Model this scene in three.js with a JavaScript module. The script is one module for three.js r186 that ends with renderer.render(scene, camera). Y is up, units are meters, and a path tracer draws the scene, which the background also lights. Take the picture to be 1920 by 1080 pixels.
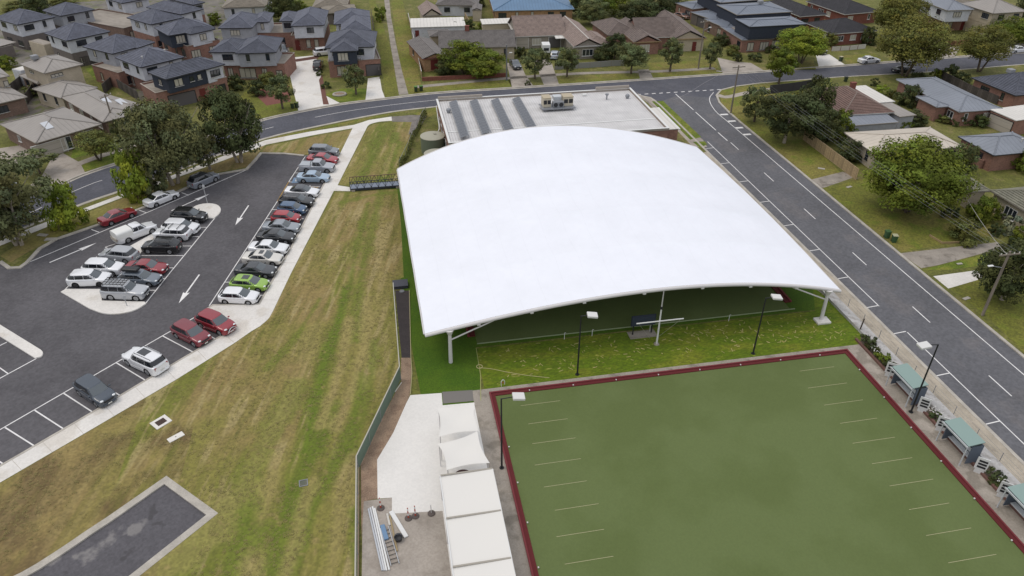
import * as THREE from 'three';
import { mergeGeometries, mergeVertices } from 'three/addons/utils/BufferGeometryUtils.js';
import { RoundedBoxGeometry } from 'three/addons/geometries/RoundedBoxGeometry.js';

// ---------- camera, sky, sun, exposure ----------
const scene = new THREE.Scene();
const camera = new THREE.PerspectiveCamera(42.752, 16 / 9, 0.5, 3000);
camera.rotation.order = 'YXZ';
camera.position.set(0, 46, 0);
camera.rotation.set(-0.585603, -0.181608, 0.002168);
const renderer = new THREE.WebGLRenderer({ antialias: true });
renderer.setSize(1024, 576);
renderer.toneMapping = THREE.LinearToneMapping;
renderer.toneMappingExposure = 0.9;
renderer.shadowMap.enabled = true;

let seed = 12345;
const rnd = () => { seed = (seed * 1664525 + 1013904223) >>> 0; return seed / 4294967296; };
const rr = (a, b) => a + (b - a) * rnd();
const lerp = (a, b, t) => a + (b - a) * t;
const clamp = (v, a = 0, b = 1) => Math.min(b, Math.max(a, v));
const hash2 = (x, y, s) => { let h = (x * 374761393 + y * 668265263 + s * 1442695041) | 0; h = Math.imul(h ^ (h >>> 13), 1274126177); return ((h ^ (h >>> 16)) >>> 0) / 4294967296; };
// value noise, tileable with the given period
function vnoise(x, y, per, s) {
  const xi = Math.floor(x), yi = Math.floor(y); let fx = x - xi, fy = y - yi; fx = fx * fx * (3 - 2 * fx); fy = fy * fy * (3 - 2 * fy);
  const w = (n) => ((n % per) + per) % per, a = w(xi), b = w(xi + 1), c = w(yi), d = w(yi + 1);
  return lerp(lerp(hash2(a, c, s), hash2(b, c, s), fx), lerp(hash2(a, d, s), hash2(b, d, s), fx), fy);
}
function fbm(u, v, per, oct, s) { let t = 0, a = 0.5, n = 0; for (let i = 0; i < oct; i++) { t += a * vnoise(u * per, v * per, per, s + i * 17); n += a; a *= 0.55; per *= 2; } return t / n; }

{ // overcast sky: pale grey-blue, brightest overhead, faint cloud structure
  const w = 256, h = 128, d = new Float32Array(w * h * 4);
  for (let j = 0; j < h; j++) for (let i = 0; i < w; i++) {
    const el = ((j + 0.5) / h - 0.5) * Math.PI, s = Math.max(0, Math.sin(el));
    const n = fbm(i / w, j / h, 6, 4, 3) - 0.5;
    const L = el > -0.02 ? (0.60 + 0.52 * s) * (1 + 0.28 * n) : 0.22;
    const k = (j * w + i) * 4; d[k] = L * 0.955; d[k + 1] = L * 0.985; d[k + 2] = L * 1.06; d[k + 3] = 1;
  }
  const sky = new THREE.DataTexture(d, w, h, THREE.RGBAFormat, THREE.FloatType);
  sky.mapping = THREE.EquirectangularReflectionMapping; sky.magFilter = THREE.LinearFilter; sky.minFilter = THREE.LinearFilter; sky.needsUpdate = true;
  scene.background = sky; scene.environment = sky;
}
const sun = new THREE.DirectionalLight(0xfff3e2, 0.95);
sun.position.set(-60, 150, -95); sun.target.position.set(10, 0, -75);
sun.castShadow = true; sun.shadow.radius = 44; sun.shadow.mapSize.set(2048, 2048);
Object.assign(sun.shadow.camera, { left: -170, right: 170, top: 170, bottom: -170, near: 1, far: 500 });
sun.name = 'sun';
scene.add(sun, sun.target);

// ---------- helpers ----------
const names = {};
function numbered(n) { const k = names[n] = (names[n] ?? -1) + 1; return k ? `${n}_${String(k).padStart(3, '0')}` : n; }
function shad(o) { o.traverse((m) => { if (m.isMesh) { m.castShadow = true; m.receiveShadow = true; } }); return o; }
function part(name, geo, mat, parent) { const m = new THREE.Mesh(geo, mat); m.name = name; m.castShadow = m.receiveShadow = true; parent.add(m); return m; }
function tag(o, label, category, group) { o.userData.label = label; o.userData.category = category; if (group) o.userData.group = group; return o; }
function thing(name, label, category, x = 0, z = 0, turn = 0, group, y = 0) {
  const g = new THREE.Group(); g.name = numbered(name); g.position.set(x, y, z); g.rotation.y = turn; scene.add(g); return tag(g, label, category, group);
}
function one(name, geo, mat, label, category, group) { return tag(part(numbered(name), geo, mat, scene), label, category, group); }
function struct(name, geo, mat, parent = scene) { const m = part(parent === scene ? numbered(name) : name, geo, mat, parent); if (parent === scene) m.userData.kind = 'structure'; return m; }
function copy(o, label, group) { const c = o.clone(); c.name = numbered(o.name.replace(/_\d{3}$/, '')); c.userData = { ...o.userData, label: label ?? o.userData.label }; if (group) c.userData.group = group; scene.add(c); return c; }

const texOf = (size, fn, rep, srgb = true) => {
  const [w, h] = Array.isArray(size) ? size : [size, size];
  const d = new Uint8Array(w * h * 4);
  for (let j = 0; j < h; j++) for (let i = 0; i < w; i++) { const c = fn((i + 0.5) / w, (j + 0.5) / h, i, j), k = (j * w + i) * 4; d[k] = clamp(c[0], 0, 255); d[k + 1] = clamp(c[1], 0, 255); d[k + 2] = clamp(c[2], 0, 255); d[k + 3] = 255; }
  const t = new THREE.DataTexture(d, w, h); t.wrapS = t.wrapT = THREE.RepeatWrapping; t.magFilter = THREE.LinearFilter; t.minFilter = THREE.LinearMipmapLinearFilter; t.generateMipmaps = true;
  if (srgb) t.colorSpace = THREE.SRGBColorSpace; if (rep) t.repeat.set(1 / rep, 1 / rep); t.needsUpdate = true; return t;
};
const mixc = (a, b, t) => [lerp(a[0], b[0], t), lerp(a[1], b[1], t), lerp(a[2], b[2], t)];
const mul = (a, k) => [a[0] * k, a[1] * k, a[2] * k];
const mats = {};
function mat(color, rough = 0.85, o = {}) { const k = color + '|' + rough + JSON.stringify(o); return mats[k] ??= new THREE.MeshStandardMaterial({ color, roughness: rough, ...o }); }
function tmat(map, rough = 0.92, o = {}) { return new THREE.MeshStandardMaterial({ map, roughness: rough, ...o }); }

// grey noise for bump and wear, shared
const grain = texOf(512, (u, v) => { const n = 255 * (0.55 * fbm(u, v, 64, 3, 5) + 0.45 * fbm(u, v, 8, 4, 9)); return [n, n, n]; }, 4, false);
function speckle(base, amp, coarse, rep, size = 512, s = 1, second, amt = 0) { // base colour with fine grain and coarse patches
  return texOf(size, (u, v) => {
    const f = fbm(u, v, 96, 3, s) - 0.5, c = fbm(u, v, 5, 5, s + 40) - 0.5, p = second ? clamp((fbm(u, v, 7, 5, s + 80) - 0.5) * 6 + amt) : 0;
    const b = second ? mixc(base, second, p) : base; return mul(b, 1 + f * amp + c * coarse);
  }, rep);
}

const boxG = (w, h, d, x = 0, y = 0, z = 0) => { const g = new THREE.BoxGeometry(w, h, d); g.translate(x, y, z); return g; };
const rboxG = (w, h, d, r, x = 0, y = 0, z = 0, seg = 2) => { const g = new RoundedBoxGeometry(w, h, d, seg, r); g.translate(x, y, z); return g; };
const cylG = (r0, r1, h, n = 12, x = 0, y = 0, z = 0) => { const g = new THREE.CylinderGeometry(r1, r0, h, n); g.translate(x, y + h / 2, z); return g; };
const V = (x, y, z) => new THREE.Vector3(x, y, z);
function barG(a, b, r, n = 8, r2) { // round bar from a to b
  const A = V(...a), B = V(...b), d = B.clone().sub(A), g = new THREE.CylinderGeometry(r2 ?? r, r, d.length(), n);
  g.applyQuaternion(new THREE.Quaternion().setFromUnitVectors(V(0, 1, 0), d.normalize())); g.translate((a[0] + b[0]) / 2, (a[1] + b[1]) / 2, (a[2] + b[2]) / 2); return g;
}
const tubeG = (pts, r, n = 24, k = 6) => new THREE.TubeGeometry(new THREE.CatmullRomCurve3(pts.map((p) => V(...p))), n, r, k);
const join = (list) => mergeGeometries(list.map((g) => { const q = g.index ? g.toNonIndexed() : g; for (const a of Object.keys(q.attributes)) if (!['position', 'normal', 'uv'].includes(a)) q.deleteAttribute(a); return q; }));
function geoOf(pos, uv, idx) { const g = new THREE.BufferGeometry(); g.setAttribute('position', new THREE.Float32BufferAttribute(pos, 3)); if (uv) g.setAttribute('uv', new THREE.Float32BufferAttribute(uv, 2)); else g.setAttribute('uv', new THREE.Float32BufferAttribute(new Array(pos.length / 3 * 2).fill(0), 2)); if (idx) g.setIndex(idx); g.computeVertexNormals(); return g; }
// flat sheet from a polygon in plan, uv in metres
function sheetG(pts, y, holes = []) {
  const P = (q) => q.map(([x, z]) => new THREE.Vector2(x, -z));
  const s = new THREE.Shape(P(pts)); for (const h of holes) s.holes.push(new THREE.Path(P(h)));
  const g = new THREE.ShapeGeometry(s); g.rotateX(-Math.PI / 2); g.translate(0, y, 0); return g;
}
// strip of rectangular section along a plan polyline (mitred); off shifts it sideways
function ribG(pts, w, y0, y1, closed = false, off = 0) {
  const n = pts.length, L = [], Rr = [];
  for (let i = 0; i < n; i++) {
    const a = pts[closed ? (i + n - 1) % n : Math.max(0, i - 1)], b = pts[i], c = pts[closed ? (i + 1) % n : Math.min(n - 1, i + 1)];
    let d1 = [b[0] - a[0], b[1] - a[1]], d2 = [c[0] - b[0], c[1] - b[1]];
    if (a === b || !Math.hypot(...d1)) d1 = d2; if (c === b || !Math.hypot(...d2)) d2 = d1;
    const l1 = Math.hypot(...d1), l2 = Math.hypot(...d2), t = [d1[0] / l1 + d2[0] / l2, d1[1] / l1 + d2[1] / l2], lt = Math.hypot(...t) || 1;
    const nx = -t[1] / lt, nz = t[0] / lt, k = 1 / Math.max(0.4, lt / 2);
    L.push([b[0] + nx * (off - w / 2) * k, b[1] + nz * (off - w / 2) * k]); Rr.push([b[0] + nx * (off + w / 2) * k, b[1] + nz * (off + w / 2) * k]);
  }
  const pos = [], uv = []; let run = 0;
  const quad = (a, b, c, d, u0, u1, v0, v1) => { pos.push(...a, ...b, ...c, ...a, ...c, ...d); uv.push(u0, v0, u1, v0, u1, v1, u0, v0, u1, v1, u0, v1); };
  const m = closed ? n : n - 1;
  for (let i = 0; i < m; i++) {
    const j = (i + 1) % n, len = Math.hypot(pts[j][0] - pts[i][0], pts[j][1] - pts[i][1]), u0 = run, u1 = run + len; run = u1;
    const p = (q, y) => [q[0], y, q[1]];
    quad(p(Rr[i], y1), p(Rr[j], y1), p(L[j], y1), p(L[i], y1), u0, u1, 0, w);
    if (y1 - y0 > 0.006) {
      quad(p(L[i], y1), p(L[j], y1), p(L[j], y0), p(L[i], y0), u0, u1, y1, y0); quad(p(Rr[j], y1), p(Rr[i], y1), p(Rr[i], y0), p(Rr[j], y0), u1, u0, y1, y0);
      if (!closed && i === 0) quad(p(Rr[0], y1), p(L[0], y1), p(L[0], y0), p(Rr[0], y0), 0, w, y1, y0);
      if (!closed && i === m - 1) quad(p(L[j], y1), p(Rr[j], y1), p(Rr[j], y0), p(L[j], y0), 0, w, y1, y0);
    }
  }
  return geoOf(pos, uv);
}
const segm = (p, q, t) => [lerp(p[0], q[0], t), lerp(p[1], q[1], t)];
const dist = (p, q) => Math.hypot(p[0] - q[0], p[1] - q[1]);
function smooth(pts, per = 6) { const c = new THREE.CatmullRomCurve3(pts.map((p) => V(p[0], 0, p[1])), false, 'centripetal'); return c.getPoints((pts.length - 1) * per).map((v) => [v.x, v.z]); }
function distSeg(px, pz, a, b) { const dx = b[0] - a[0], dz = b[1] - a[1], t = clamp(((px - a[0]) * dx + (pz - a[1]) * dz) / (dx * dx + dz * dz)); return Math.hypot(px - a[0] - dx * t, pz - a[1] - dz * t); }

// ---------- ground, roads, car park ----------
const asphaltTex = speckle([90, 88, 91], 0.24, 0.2, 22, 1024, 11, [84, 82, 85], -0.3);
const asphaltOld = speckle([97, 97, 101], 0.24, 0.2, 22, 1024, 23, [104, 102, 104], -0.2);
const bumpy = { bumpMap: grain, bumpScale: 0.01 };
const mStreet = tmat(speckle([82, 83, 91], 0.24, 0.2, 22, 1024, 29, [90, 90, 97], -0.2), 0.93, bumpy), mAsphalt = tmat(asphaltTex, 0.93, bumpy), mAsphaltOld = tmat(asphaltOld, 0.93, bumpy);
const concTex = speckle([219, 215, 209], 0.1, 0.09, 13, 1024, 31, [208, 202, 193], -0.4);
const mConc = tmat(concTex, 0.9), mKerb = tmat(speckle([176, 170, 160], 0.16, 0.22, 5, 512, 37), 0.92), mConcGrey = tmat(speckle([166, 157, 147], 0.14, 0.16, 11, 512, 41, [150, 141, 131], -0.3), 0.92);
const mConcOld = tmat(speckle([150, 142, 132], 0.18, 0.3, 6, 512, 43, [124, 116, 106], -0.1), 0.93);
const mPaint = tmat(speckle([226, 224, 222], 0.14, 0.14, 3, 256, 47), 0.8), mYellow = mat('#a9853c', 0.85), mBluePaint = mat('#7890ab', 0.85);
const grassMix = (rep, A, B, C, s) => texOf(1024, (u, v) => {
  const big = fbm(u, v, 4, 5, s), mid = fbm(u, v, 18, 4, s + 7), fine = fbm(u, v, 160, 2, s + 13);
  let c = mixc(A, B, clamp((big - 0.5) * 4 + 0.5)); c = mixc(c, C, clamp((mid - 0.55) * 4)); return mul(c, 0.62 + 0.42 * fine + 0.34 * mid);
}, rep);
const mVerge = tmat(grassMix(26, [108, 110, 40], [124, 116, 56], [92, 102, 30], 51), 0.97, { bumpMap: grain, bumpScale: 0.05 });
const mLawn = tmat(grassMix(17, [92, 110, 26], [106, 116, 34], [114, 114, 44], 61), 0.97, { bumpMap: grain, bumpScale: 0.05 });
const mYard = tmat(grassMix(31, [104, 104, 50], [100, 102, 44], [112, 104, 64], 71), 0.97, { bumpMap: grain, bumpScale: 0.05 });
const RY = -0.1; // road level

// main street (curving) with the side street; outline in plan
const mainFar = smooth([[-66.5,-87.03],[-59.26,-93.94],[-52.27,-100.49],[-46.61,-106.25],[-44.25,-109.31],[-40.17,-112.87],[-30.7,-119.95],[-20.01,-128.02],[-14.32,-130.74],[-7.58,-133.31],[0.62,-134.92],[9.14,-136.43],[25.03,-136.76]], 4).concat([[52, -137.3], [84, -138.3], [125, -140.4], [160, -141.2], [330, -146]]);
const mainNear = smooth([[-58.52,-80.98],[-53.53,-84.71],[-48.74,-90.67],[-46.03,-93.72],[-41.07,-99.14],[-36.45,-102.85],[-28.31,-110.35],[-19.13,-118.58],[-10.1,-122.95],[-1.07,-126.5],[3.36,-127.74],[9.9,-128.66]], 4).concat([[26, -129], [44, -129]]);
const sideWest = [[47.2, -128.6], [49.3, -126.6], [49.7, -122.5], [49.75, -8]];
const sideEast = [[60.4, -8], [60.4, -112], [60.5, -117], [60.9, -122], [62, -125.8], [64, -128.4], [67.4, -129.9], [73, -130.9]];
const eastNear = [[90, -131.7], [112, -131.5], [135, -132.8], [160, -133.4], [330, -139]];
const roadOutline = [...mainFar, ...eastNear.slice().reverse(), ...sideEast.slice().reverse(), ...sideWest.slice().reverse(), ...mainNear.slice().reverse()];
const carparkEdge = [[-46.59,-84.69],[-44.98,-82.93],[-43.79,-82.84],[-43.38,-83.86],[-42.99,-87.23],[-41.7,-89.41],[-37.49,-92.48],[-32.66,-96.83],[-28.07,-102.23],[-24.57,-105.8],[-20.74,-106.84],[-19.85,-110.05],[-19.23,-112.64],[-15.66,-111.9],[-12.55,-110.51],[-7.19,-109.97],[-12.73,-81.31],[-15.26,-69.99],[-20.22,-70.68],[-21.29,-69.34],[-17.19,-66.07],[-20.85,-62.46],[-24.49,-58.83],[-28.22,-55.04],[-30.39,-52.91],[-33.8,-49.63],[-37.83,-45.5]];
const carparkOutline = [[-75, -60], ...[[-52.46,-82.15],[-48.59,-83.82]], ...carparkEdge, [-64, -38]];
const padEdge = [...smooth([[-32.96,-36.47],[-30.84,-37.03],[-28.42,-37.97],[-26,-39.94],[-24.99,-40.91]], 3), ...[[-23.55,-42.2],[-20.19,-45.48],[-15.92,-41.23],[-20.52,-36.54],[-22.4,-34.64]]];
const padOutline = [...padEdge, ...[[-23.8,-33.03],[-30.11,-33.42]]];
struct('ground', sheetG([[-420, 40], [420, 40], [420, -620], [-420, -620]], 0, [roadOutline, carparkOutline, padOutline]), mYard);
const street = struct('street_road', sheetG(roadOutline, RY), mStreet);
const carpark = struct('car_park', sheetG(carparkOutline, RY), mAsphalt);
const pad = struct('asphalt_pad', sheetG(padOutline, RY), tmat(texOf(1024, (u, v) => { // pale cement splashes and oil marks on the pad
  const n = fbm(u, v, 96, 3, 611) - 0.5, c = fbm(u, v, 5, 5, 612) - 0.5, s = fbm(u, v, 9, 5, 613), o = fbm(u, v, 14, 4, 614); let b = mul([88, 86, 90], 1 + n * 0.24 + c * 0.14);
  if (s > 0.64) b = mixc(b, [148, 144, 140], clamp((s - 0.64) * 9) * 0.6); if (o > 0.7) b = mixc(b, [70, 68, 70], clamp((o - 0.7) * 10) * 0.7); return b; }, 16), 0.93, bumpy));
// the side street carries an older, paler surface
struct('side_street', sheetG([[49.75, -8], [60.4, -8], [60.4, -112], [61.5, -124.6], [54.8, -127], [49.6, -124]], RY + 0.004), mAsphaltOld);
const side = scene.children[scene.children.length - 1];
// dirt margins and stains of the pad: worn pale patches
// kerbs
function kerb(pts, w = 0.3, off = 0, m = mKerb) { struct('kerb', ribG(pts, w, RY - 0.02, 0.03, false, off), m); }
kerb(mainFar, 0.4); kerb(mainNear, 0.4); kerb([...sideWest], 0.35); kerb([...sideEast, ...eastNear], 0.35); kerb(carparkEdge.slice(0, 15), 0.45); kerb(carparkEdge.slice(15), 0.22); kerb(padEdge, 0.62);
struct('gutter', join([ribG(mainFar, 0.45, RY, RY + 0.004, false, 0.42), ribG(mainNear, 0.45, RY, RY + 0.004, false, -0.42)]), mKerb);

// painted markings
const LY = RY + 0.008;
const line = (parent, pts, w = 0.12, m = mPaint, name = 'lane_marking') => part(name, ribG(pts, w, LY, LY + 0.004), m, parent);
line(side, [[58.42, -8], [58.42, -112]]);
line(side, smooth([[58.42, -112], [58.5, -118.5], [60, -124.4], [62.2, -127.6]], 4));
for (let z = -104; z < -12; z += 11.75) line(side, [[55, z], [55, z + 3]]);
for (const [a, b] of [[-128, -119.3], [-118.2, -109.4], [-108.4, -104.8]]) line(side, [[54.75, a], [54.8, b]], 0.16);
line(side, [[51.45, -105], [51.45, -57.7]], 0.11); line(side, [[51.55, -52.9], [51.55, -12]], 0.11);
for (const z of [-102.3, -96.4, -89.9, -83.3, -76.5, -70, -63.6, -57.7, -52.9, -46.1, -39.4, -32.8, -26]) line(side, [[49.95, z], [51.5, z - 0.15]], 0.11);
for (let x = 47.5; x < 65; x += 1.45) line(street, [[x, -128.9], [x + 0.75, -128.95]], 0.28);
{ // centre line of the main street: dashes
  const c = smooth([[-55.24,-88.77],[-50.32,-95.08],[-47.39,-97.88],[-44.24,-103.03],[-41.7,-106.09],[-41.35,-106.39],[-38.73,-108.14],[-29.93,-115.4],[-19.56,-123.15],[-8.9,-128.42],[0.48,-131.03],[14.29,-133.09]], 8); let acc = 0;
  for (let i = 1; i < c.length; i++) { acc += dist(c[i], c[i - 1]); const on = c[i][0] > -24 ? (acc % 60 < 52) : (acc % 9 < 5.2); if (on) line(street, [c[i - 1], c[i]], 0.11); }
  for (let x = 15; x < 45; x += 12) line(street, [[x, -132.9], [x + 8.5, -132.9]], 0.12);
}
for (const q of [[59.08,-115.97],[59.05,-112.7],[58.94,-109.58],[58.91,-106.57]]) part('crossing_block', boxG(1.35, 0.1, 0.55, q[0] + 0.1, RY + 0.05, q[1]), mPaint, side);
struct('sealing_patch', ribG(smooth([[67.82,-137.58],[62.52,-133.06],[57.19,-127.93],[53.03,-124.75]], 4), 0.07, RY + 0.012, RY + 0.016), mat('#8f8d90'));
// car park: bay lines
const pl = (pts, w = 0.11, m = mPaint) => line(carpark, pts, w, m, 'bay_line');
pl([[-12.38,-110.27],[-14.26,-101.38]]); pl([[-15.36,-95.36],[-20.62,-70.75]]); pl([[-14.26,-101.38],[-15.36,-95.36]], 0.12, mYellow);
for (const q of [[[-12.94,-107.42],[-8.26,-106.78]], [[-13.7,-104.43],[-8.96,-103.3]], [[-14.26,-101.38],[-9.55,-100.17]], [[-14.54,-99.99],[-9.74,-98.96]], [[-14.8,-98.46],[-10.13,-97.63]], [[-15.36,-95.36],[-10.74,-94.53]], [[-16,-92.9],[-11.12,-91.94]], [[-16.4,-90.38],[-11.51,-89.47]], [[-16.9,-87.93],[-11.95,-86.97]], [[-17.43,-85.34],[-12.33,-84.36]], [[-17.91,-82.73],[-12.68,-81.73]], [[-18.44,-80.26],[-13.21,-79.26]], [[-19.05,-77.8],[-13.7,-76.78]], [[-19.6,-75.36],[-14.16,-74.36]], [[-20.04,-72.76],[-14.69,-71.74]], [[-20.35,-70.8],[-15.33,-70.11]]]) pl(q);
for (let i = 0; i < 9; i++) { const a = segm([-14.58,-98.42], [-10.58,-97.71], i / 9), b = segm([-13.78,-99.68], [-9.74,-98.96], i / 9 + 0.06); pl([a, b], 0.16, mYellow); }
part('disabled_bay_paint', sheetG([[-13.6,-102.73],[-12.45,-102.52],[-12.73,-100.74],[-13.86,-100.94]], LY + 0.004), mBluePaint, carpark);
part('wheelchair_symbol', join([ribG(smooth([[-13.19,-102.28],[-13.24,-101.74],[-12.99,-101.42],[-12.94,-101.87]], 3), 0.16, LY + 0.008, LY + 0.011), ribG([[-13.16,-102.37],[-13.29,-101.38]], 0.16, LY + 0.008, LY + 0.011)]), mPaint, carpark);
pl([[-21.29,-69.34],[-35.64,-54.21],[-39.2,-50.54]], 0.12);
for (const q of [[[-22.56,-67.9],[-18.98,-64.34]], [[-24.46,-65.9],[-20.8,-62.46]], [[-26.25,-63.96],[-22.77,-60.61]], [[-28.05,-62.16],[-24.55,-58.8]], [[-29.93,-60.17],[-26.38,-56.96]], [[-31.7,-58.29],[-28.21,-55.01]], [[-33.58,-56.33],[-30.13,-53.21]], [[-35.34,-54.4],[-31.89,-51.43]], [[-37.04,-52.49],[-33.8,-49.75]]]) pl(q, 0.12);
pl([[-23.07,-91.84],[-25.02,-83.51],[-26.14,-78.83],[-27.55,-72.51]], 0.12);
for (const q of [[[-26.6,-89.81],[-23.69,-89.29]], [[-27.67,-87.52],[-24.16,-86.89]], [[-28.43,-85.28],[-24.8,-84.63]], [[-30.36,-83.28],[-25.28,-82.37]], [[-30.51,-80.46],[-25.94,-79.64]], [[-30.86,-78.16],[-26.51,-77.38]], [[-31.31,-75.76],[-26.94,-74.98]], [[-36.98,-77],[-33.08,-76.3]], [[-36.72,-79.21],[-32.67,-78.48]], [[-36.49,-81.29],[-32.33,-80.66]], [[-35.98,-83.28],[-31.86,-82.67]], [[-35.23,-86.23],[-33.89,-87.06]], [[-35.22,-86.16],[-34.09,-85.11]], [[-30.1,-89.43],[-28.87,-88.08]]]) pl(q);
pl([[-37.19,-76.6],[-35.62,-83.97]], 0.12);
pl([[-43.38,-83.86],[-36.91,-90.29],[-32.26,-94.94],[-25.97,-101.33],[-20.73,-106.74]], 0.12);
for (const q of [[[-38.21,-91.31],[-36.9,-90.22]], [[-33.68,-96.06],[-32.24,-94.86]], [[-28.84,-100.45],[-27.66,-99.39]]]) pl(q);
pl([[-35.98,-64.25],[-38.33,-61.68],[-40.22,-59.38]], 0.12); pl([[-41.13,-65.43],[-37.88,-62.28]]); pl([[-39.85,-67.65],[-41.02,-66.44]]);
function arrow(a, b) { // pavement arrow, tail a to tip b
  const L = dist(a, b), u = [(b[0] - a[0]) / L, (b[1] - a[1]) / L], n = [-u[1], u[0]], p = (s, t) => [a[0] + u[0] * s + n[0] * t, a[1] + u[1] * s + n[1] * t], k = L * 0.66;
  part('direction_arrow', sheetG([p(0, -0.09), p(k, -0.09), p(k - 0.15, -0.38), p(L, 0), p(k - 0.15, 0.38), p(k, 0.09), p(0, 0.09)], LY + 0.004), mPaint, carpark);
}
arrow([-40.77,-83.52], [-36.57,-87.54]); arrow([-29.14,-94.93], [-24.9,-99.32]); arrow([-19.11,-94.73], [-20.17,-89.24]); arrow([-22.75,-77.57], [-23.99,-71.81]);
// raised islands
function slabG(pts, y0, y1) { const s = new THREE.Shape(pts.map(([x, z]) => new THREE.Vector2(x, -z))); const g = new THREE.ExtrudeGeometry(s, { depth: y1 - y0 - 0.03, bevelEnabled: true, bevelSize: 0.03, bevelThickness: 0.03, bevelSegments: 1, curveSegments: 4 }); g.rotateX(-Math.PI / 2); g.translate(0, y0, 0); return g; }
struct('traffic_island', slabG([...[[-37.33,-76.4],[-36.96,-76.88],[-33.15,-76.15],[-32.34,-73.69],[-27.71,-72.65]], ...smooth([[-27.47,-72.29],[-28.35,-71.22],[-29.9,-70.79],[-31.53,-71.18],[-33.28,-72.41]], 4)], RY, 0.04), mConc);
struct('traffic_island', slabG([...smooth([[-26.66,-94.8],[-25.87,-95.85],[-24.73,-96.12],[-23.47,-95.6],[-22.7,-94.25],[-22.67,-92.84],[-23.17,-91.59]], 4), ...[[-24.13,-91.76]]], RY, 0.04), mConc);
struct('traffic_island', slabG([[-29.46,-88.47],[-30.09,-88.72],[-32.78,-85],[-30.69,-82.83],[-30.46,-84.59]], RY, 0.03), mConc);
struct('traffic_island', slabG([...[[-46.41,-75.28],[-41.62,-70.84]], ...smooth([[-35.98,-65.54],[-35.63,-65.04],[-35.58,-64.43],[-36.06,-64.26]], 3), ...[[-40.86,-68.74],[-45.53,-73]]], RY, 0.04), mConc);

// footpaths (pale concrete), each a sheet a few millimetres above the ground
const walkGrey = mConc;
const fp = struct('footpath', sheetG([...[[-37.12,-43.84],[-33.26,-47.55],[-28.14,-52.3],[-21.75,-58.34],[-17,-63.27],[-15.62,-64.94]], ...smooth([[-14.79,-65.73],[-14.03,-66.95],[-13.66,-68.37]], 4), ...[[-12.29,-75.64],[-7.76,-97.03],[-5.24,-96.5],[-5.32,-97.73],[-7.27,-98.78]], ...smooth([[-2.64,-121.13],[-2.18,-122.05],[-0.72,-122.92],[1.46,-123.05]], 4), ...[[4.75,-123.11],[5.07,-125.15],[1.37,-125.01]], ...smooth([[-2.32,-124.1],[-3.42,-123.28],[-4.86,-122.27]], 3), ...[[-12.19,-120.39],[-19.07,-117.88],[-28.14,-109.33],[-36.2,-101.77],[-40.82,-97.49],[-45.82,-93.1],[-48.48,-89.94],[-53.03,-84.86],[-52.29,-83.76],[-48.02,-88.66],[-45.28,-91.44],[-40.5,-96.34],[-35.93,-100.61],[-27.88,-107.73],[-18.65,-116],[-10.42,-119.12],[-5.13,-120.71],[-7.11,-109.96],[-12.73,-81.31],[-15.26,-69.99],[-20.22,-70.68],[-21.29,-69.34],[-17.19,-66.07],[-20.85,-62.46],[-24.49,-58.83],[-28.22,-55.04],[-30.39,-52.91],[-33.8,-49.63],[-37.83,-45.5]]], 0.012), mConc);
// paving joints across the footpath
for (const q of [[[-17,-63.27],[-18.27,-64.95]], [[-19.32,-60.82],[-20.52,-62.67]], [[-21.75,-58.34],[-22.96,-60.07]], [[-24.06,-56.17],[-25.29,-57.89]], [[-26.23,-54.13],[-27.46,-55.76]], [[-28.23,-52.19],[-29.46,-53.75]], [[-30.21,-50.38],[-31.41,-51.79]], [[-32.06,-48.72],[-33.26,-50.07]], [[-13.37,-70.38],[-14.88,-70.76]], [[-12.6,-74.08],[-14.17,-74.47]], [[-11.76,-78.07],[-13.27,-78.46]], [[-10.91,-82.14],[-12.41,-82.54]], [[-9.98,-86.4],[-11.48,-86.81]], [[-9.11,-90.73],[-10.45,-91.12]], [[-8.23,-94.91],[-9.54,-95.31]], [[-6.77,-101.51],[-8.77,-102.05]], [[-5.63,-106.71],[-7.71,-107.29]], [[-4.56,-111.96],[-6.47,-112.52]], [[-3.4,-117.64],[-5.65,-118.28]]]) part('joint_line', ribG(q, 0.035, 0.014, 0.018), mat('#b6afa5'), fp);
// far-side footpath, crossovers and driveways
const drive = (pts, m = mConcGrey, y = 0.008, name = 'driveway') => struct(name, sheetG(pts, y), m);
drive([...[[-14.49,-130.5],[-7.4,-133.71],[-9.88,-137.97],[-11.07,-147.72],[-11.74,-158.54],[-13.31,-165.06],[-18.07,-164.3],[-18.18,-157.8],[-16.54,-145.39],[-15.27,-135.97]]], mConc);
drive([[-2.79,-134.05],[0.82,-134.88],[0.4,-139.84],[0.25,-147.76],[-2.07,-147.15],[-2.38,-141.28]], mConc);
drive([[-46.61,-106.25],[-43.98,-109.64],[-45.85,-113.68],[-49.56,-118.04],[-50.55,-115.52],[-49.61,-106.79]], mConcGrey); drive([[-60.51,-111.47],[-52.43,-116.68],[-57.09,-122.62],[-65.44,-120.24]], mConcGrey, 0.006);
const path2 = [...[[-53.08,-102.76],[-50.05,-105.98],[-45.79,-113.47],[-41.06,-117.81],[-33.82,-123.52]]];
struct('footpath', ribG(smooth(path2, 3), 1.5, 0.004, 0.01), mConcGrey);
drive([[25.03,-136.76],[29.26,-136.97],[29.08,-144.06],[29.52,-152.03],[26.76,-152.51],[25.92,-144.62]]); drive([[31.35,-136.93],[34.35,-137.05],[35.97,-150.13],[35.37,-154.1],[32.74,-153.78],[31.94,-143.56]]);
drive([[50.93,-137.45],[53.7,-137.47],[54.66,-143.12],[52.39,-143.16]], mConcOld); drive([[68.57,-137.98],[77.74,-137.79],[77.37,-143.6],[74.81,-144.82],[71.96,-148.46]], mConcGrey);
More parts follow.
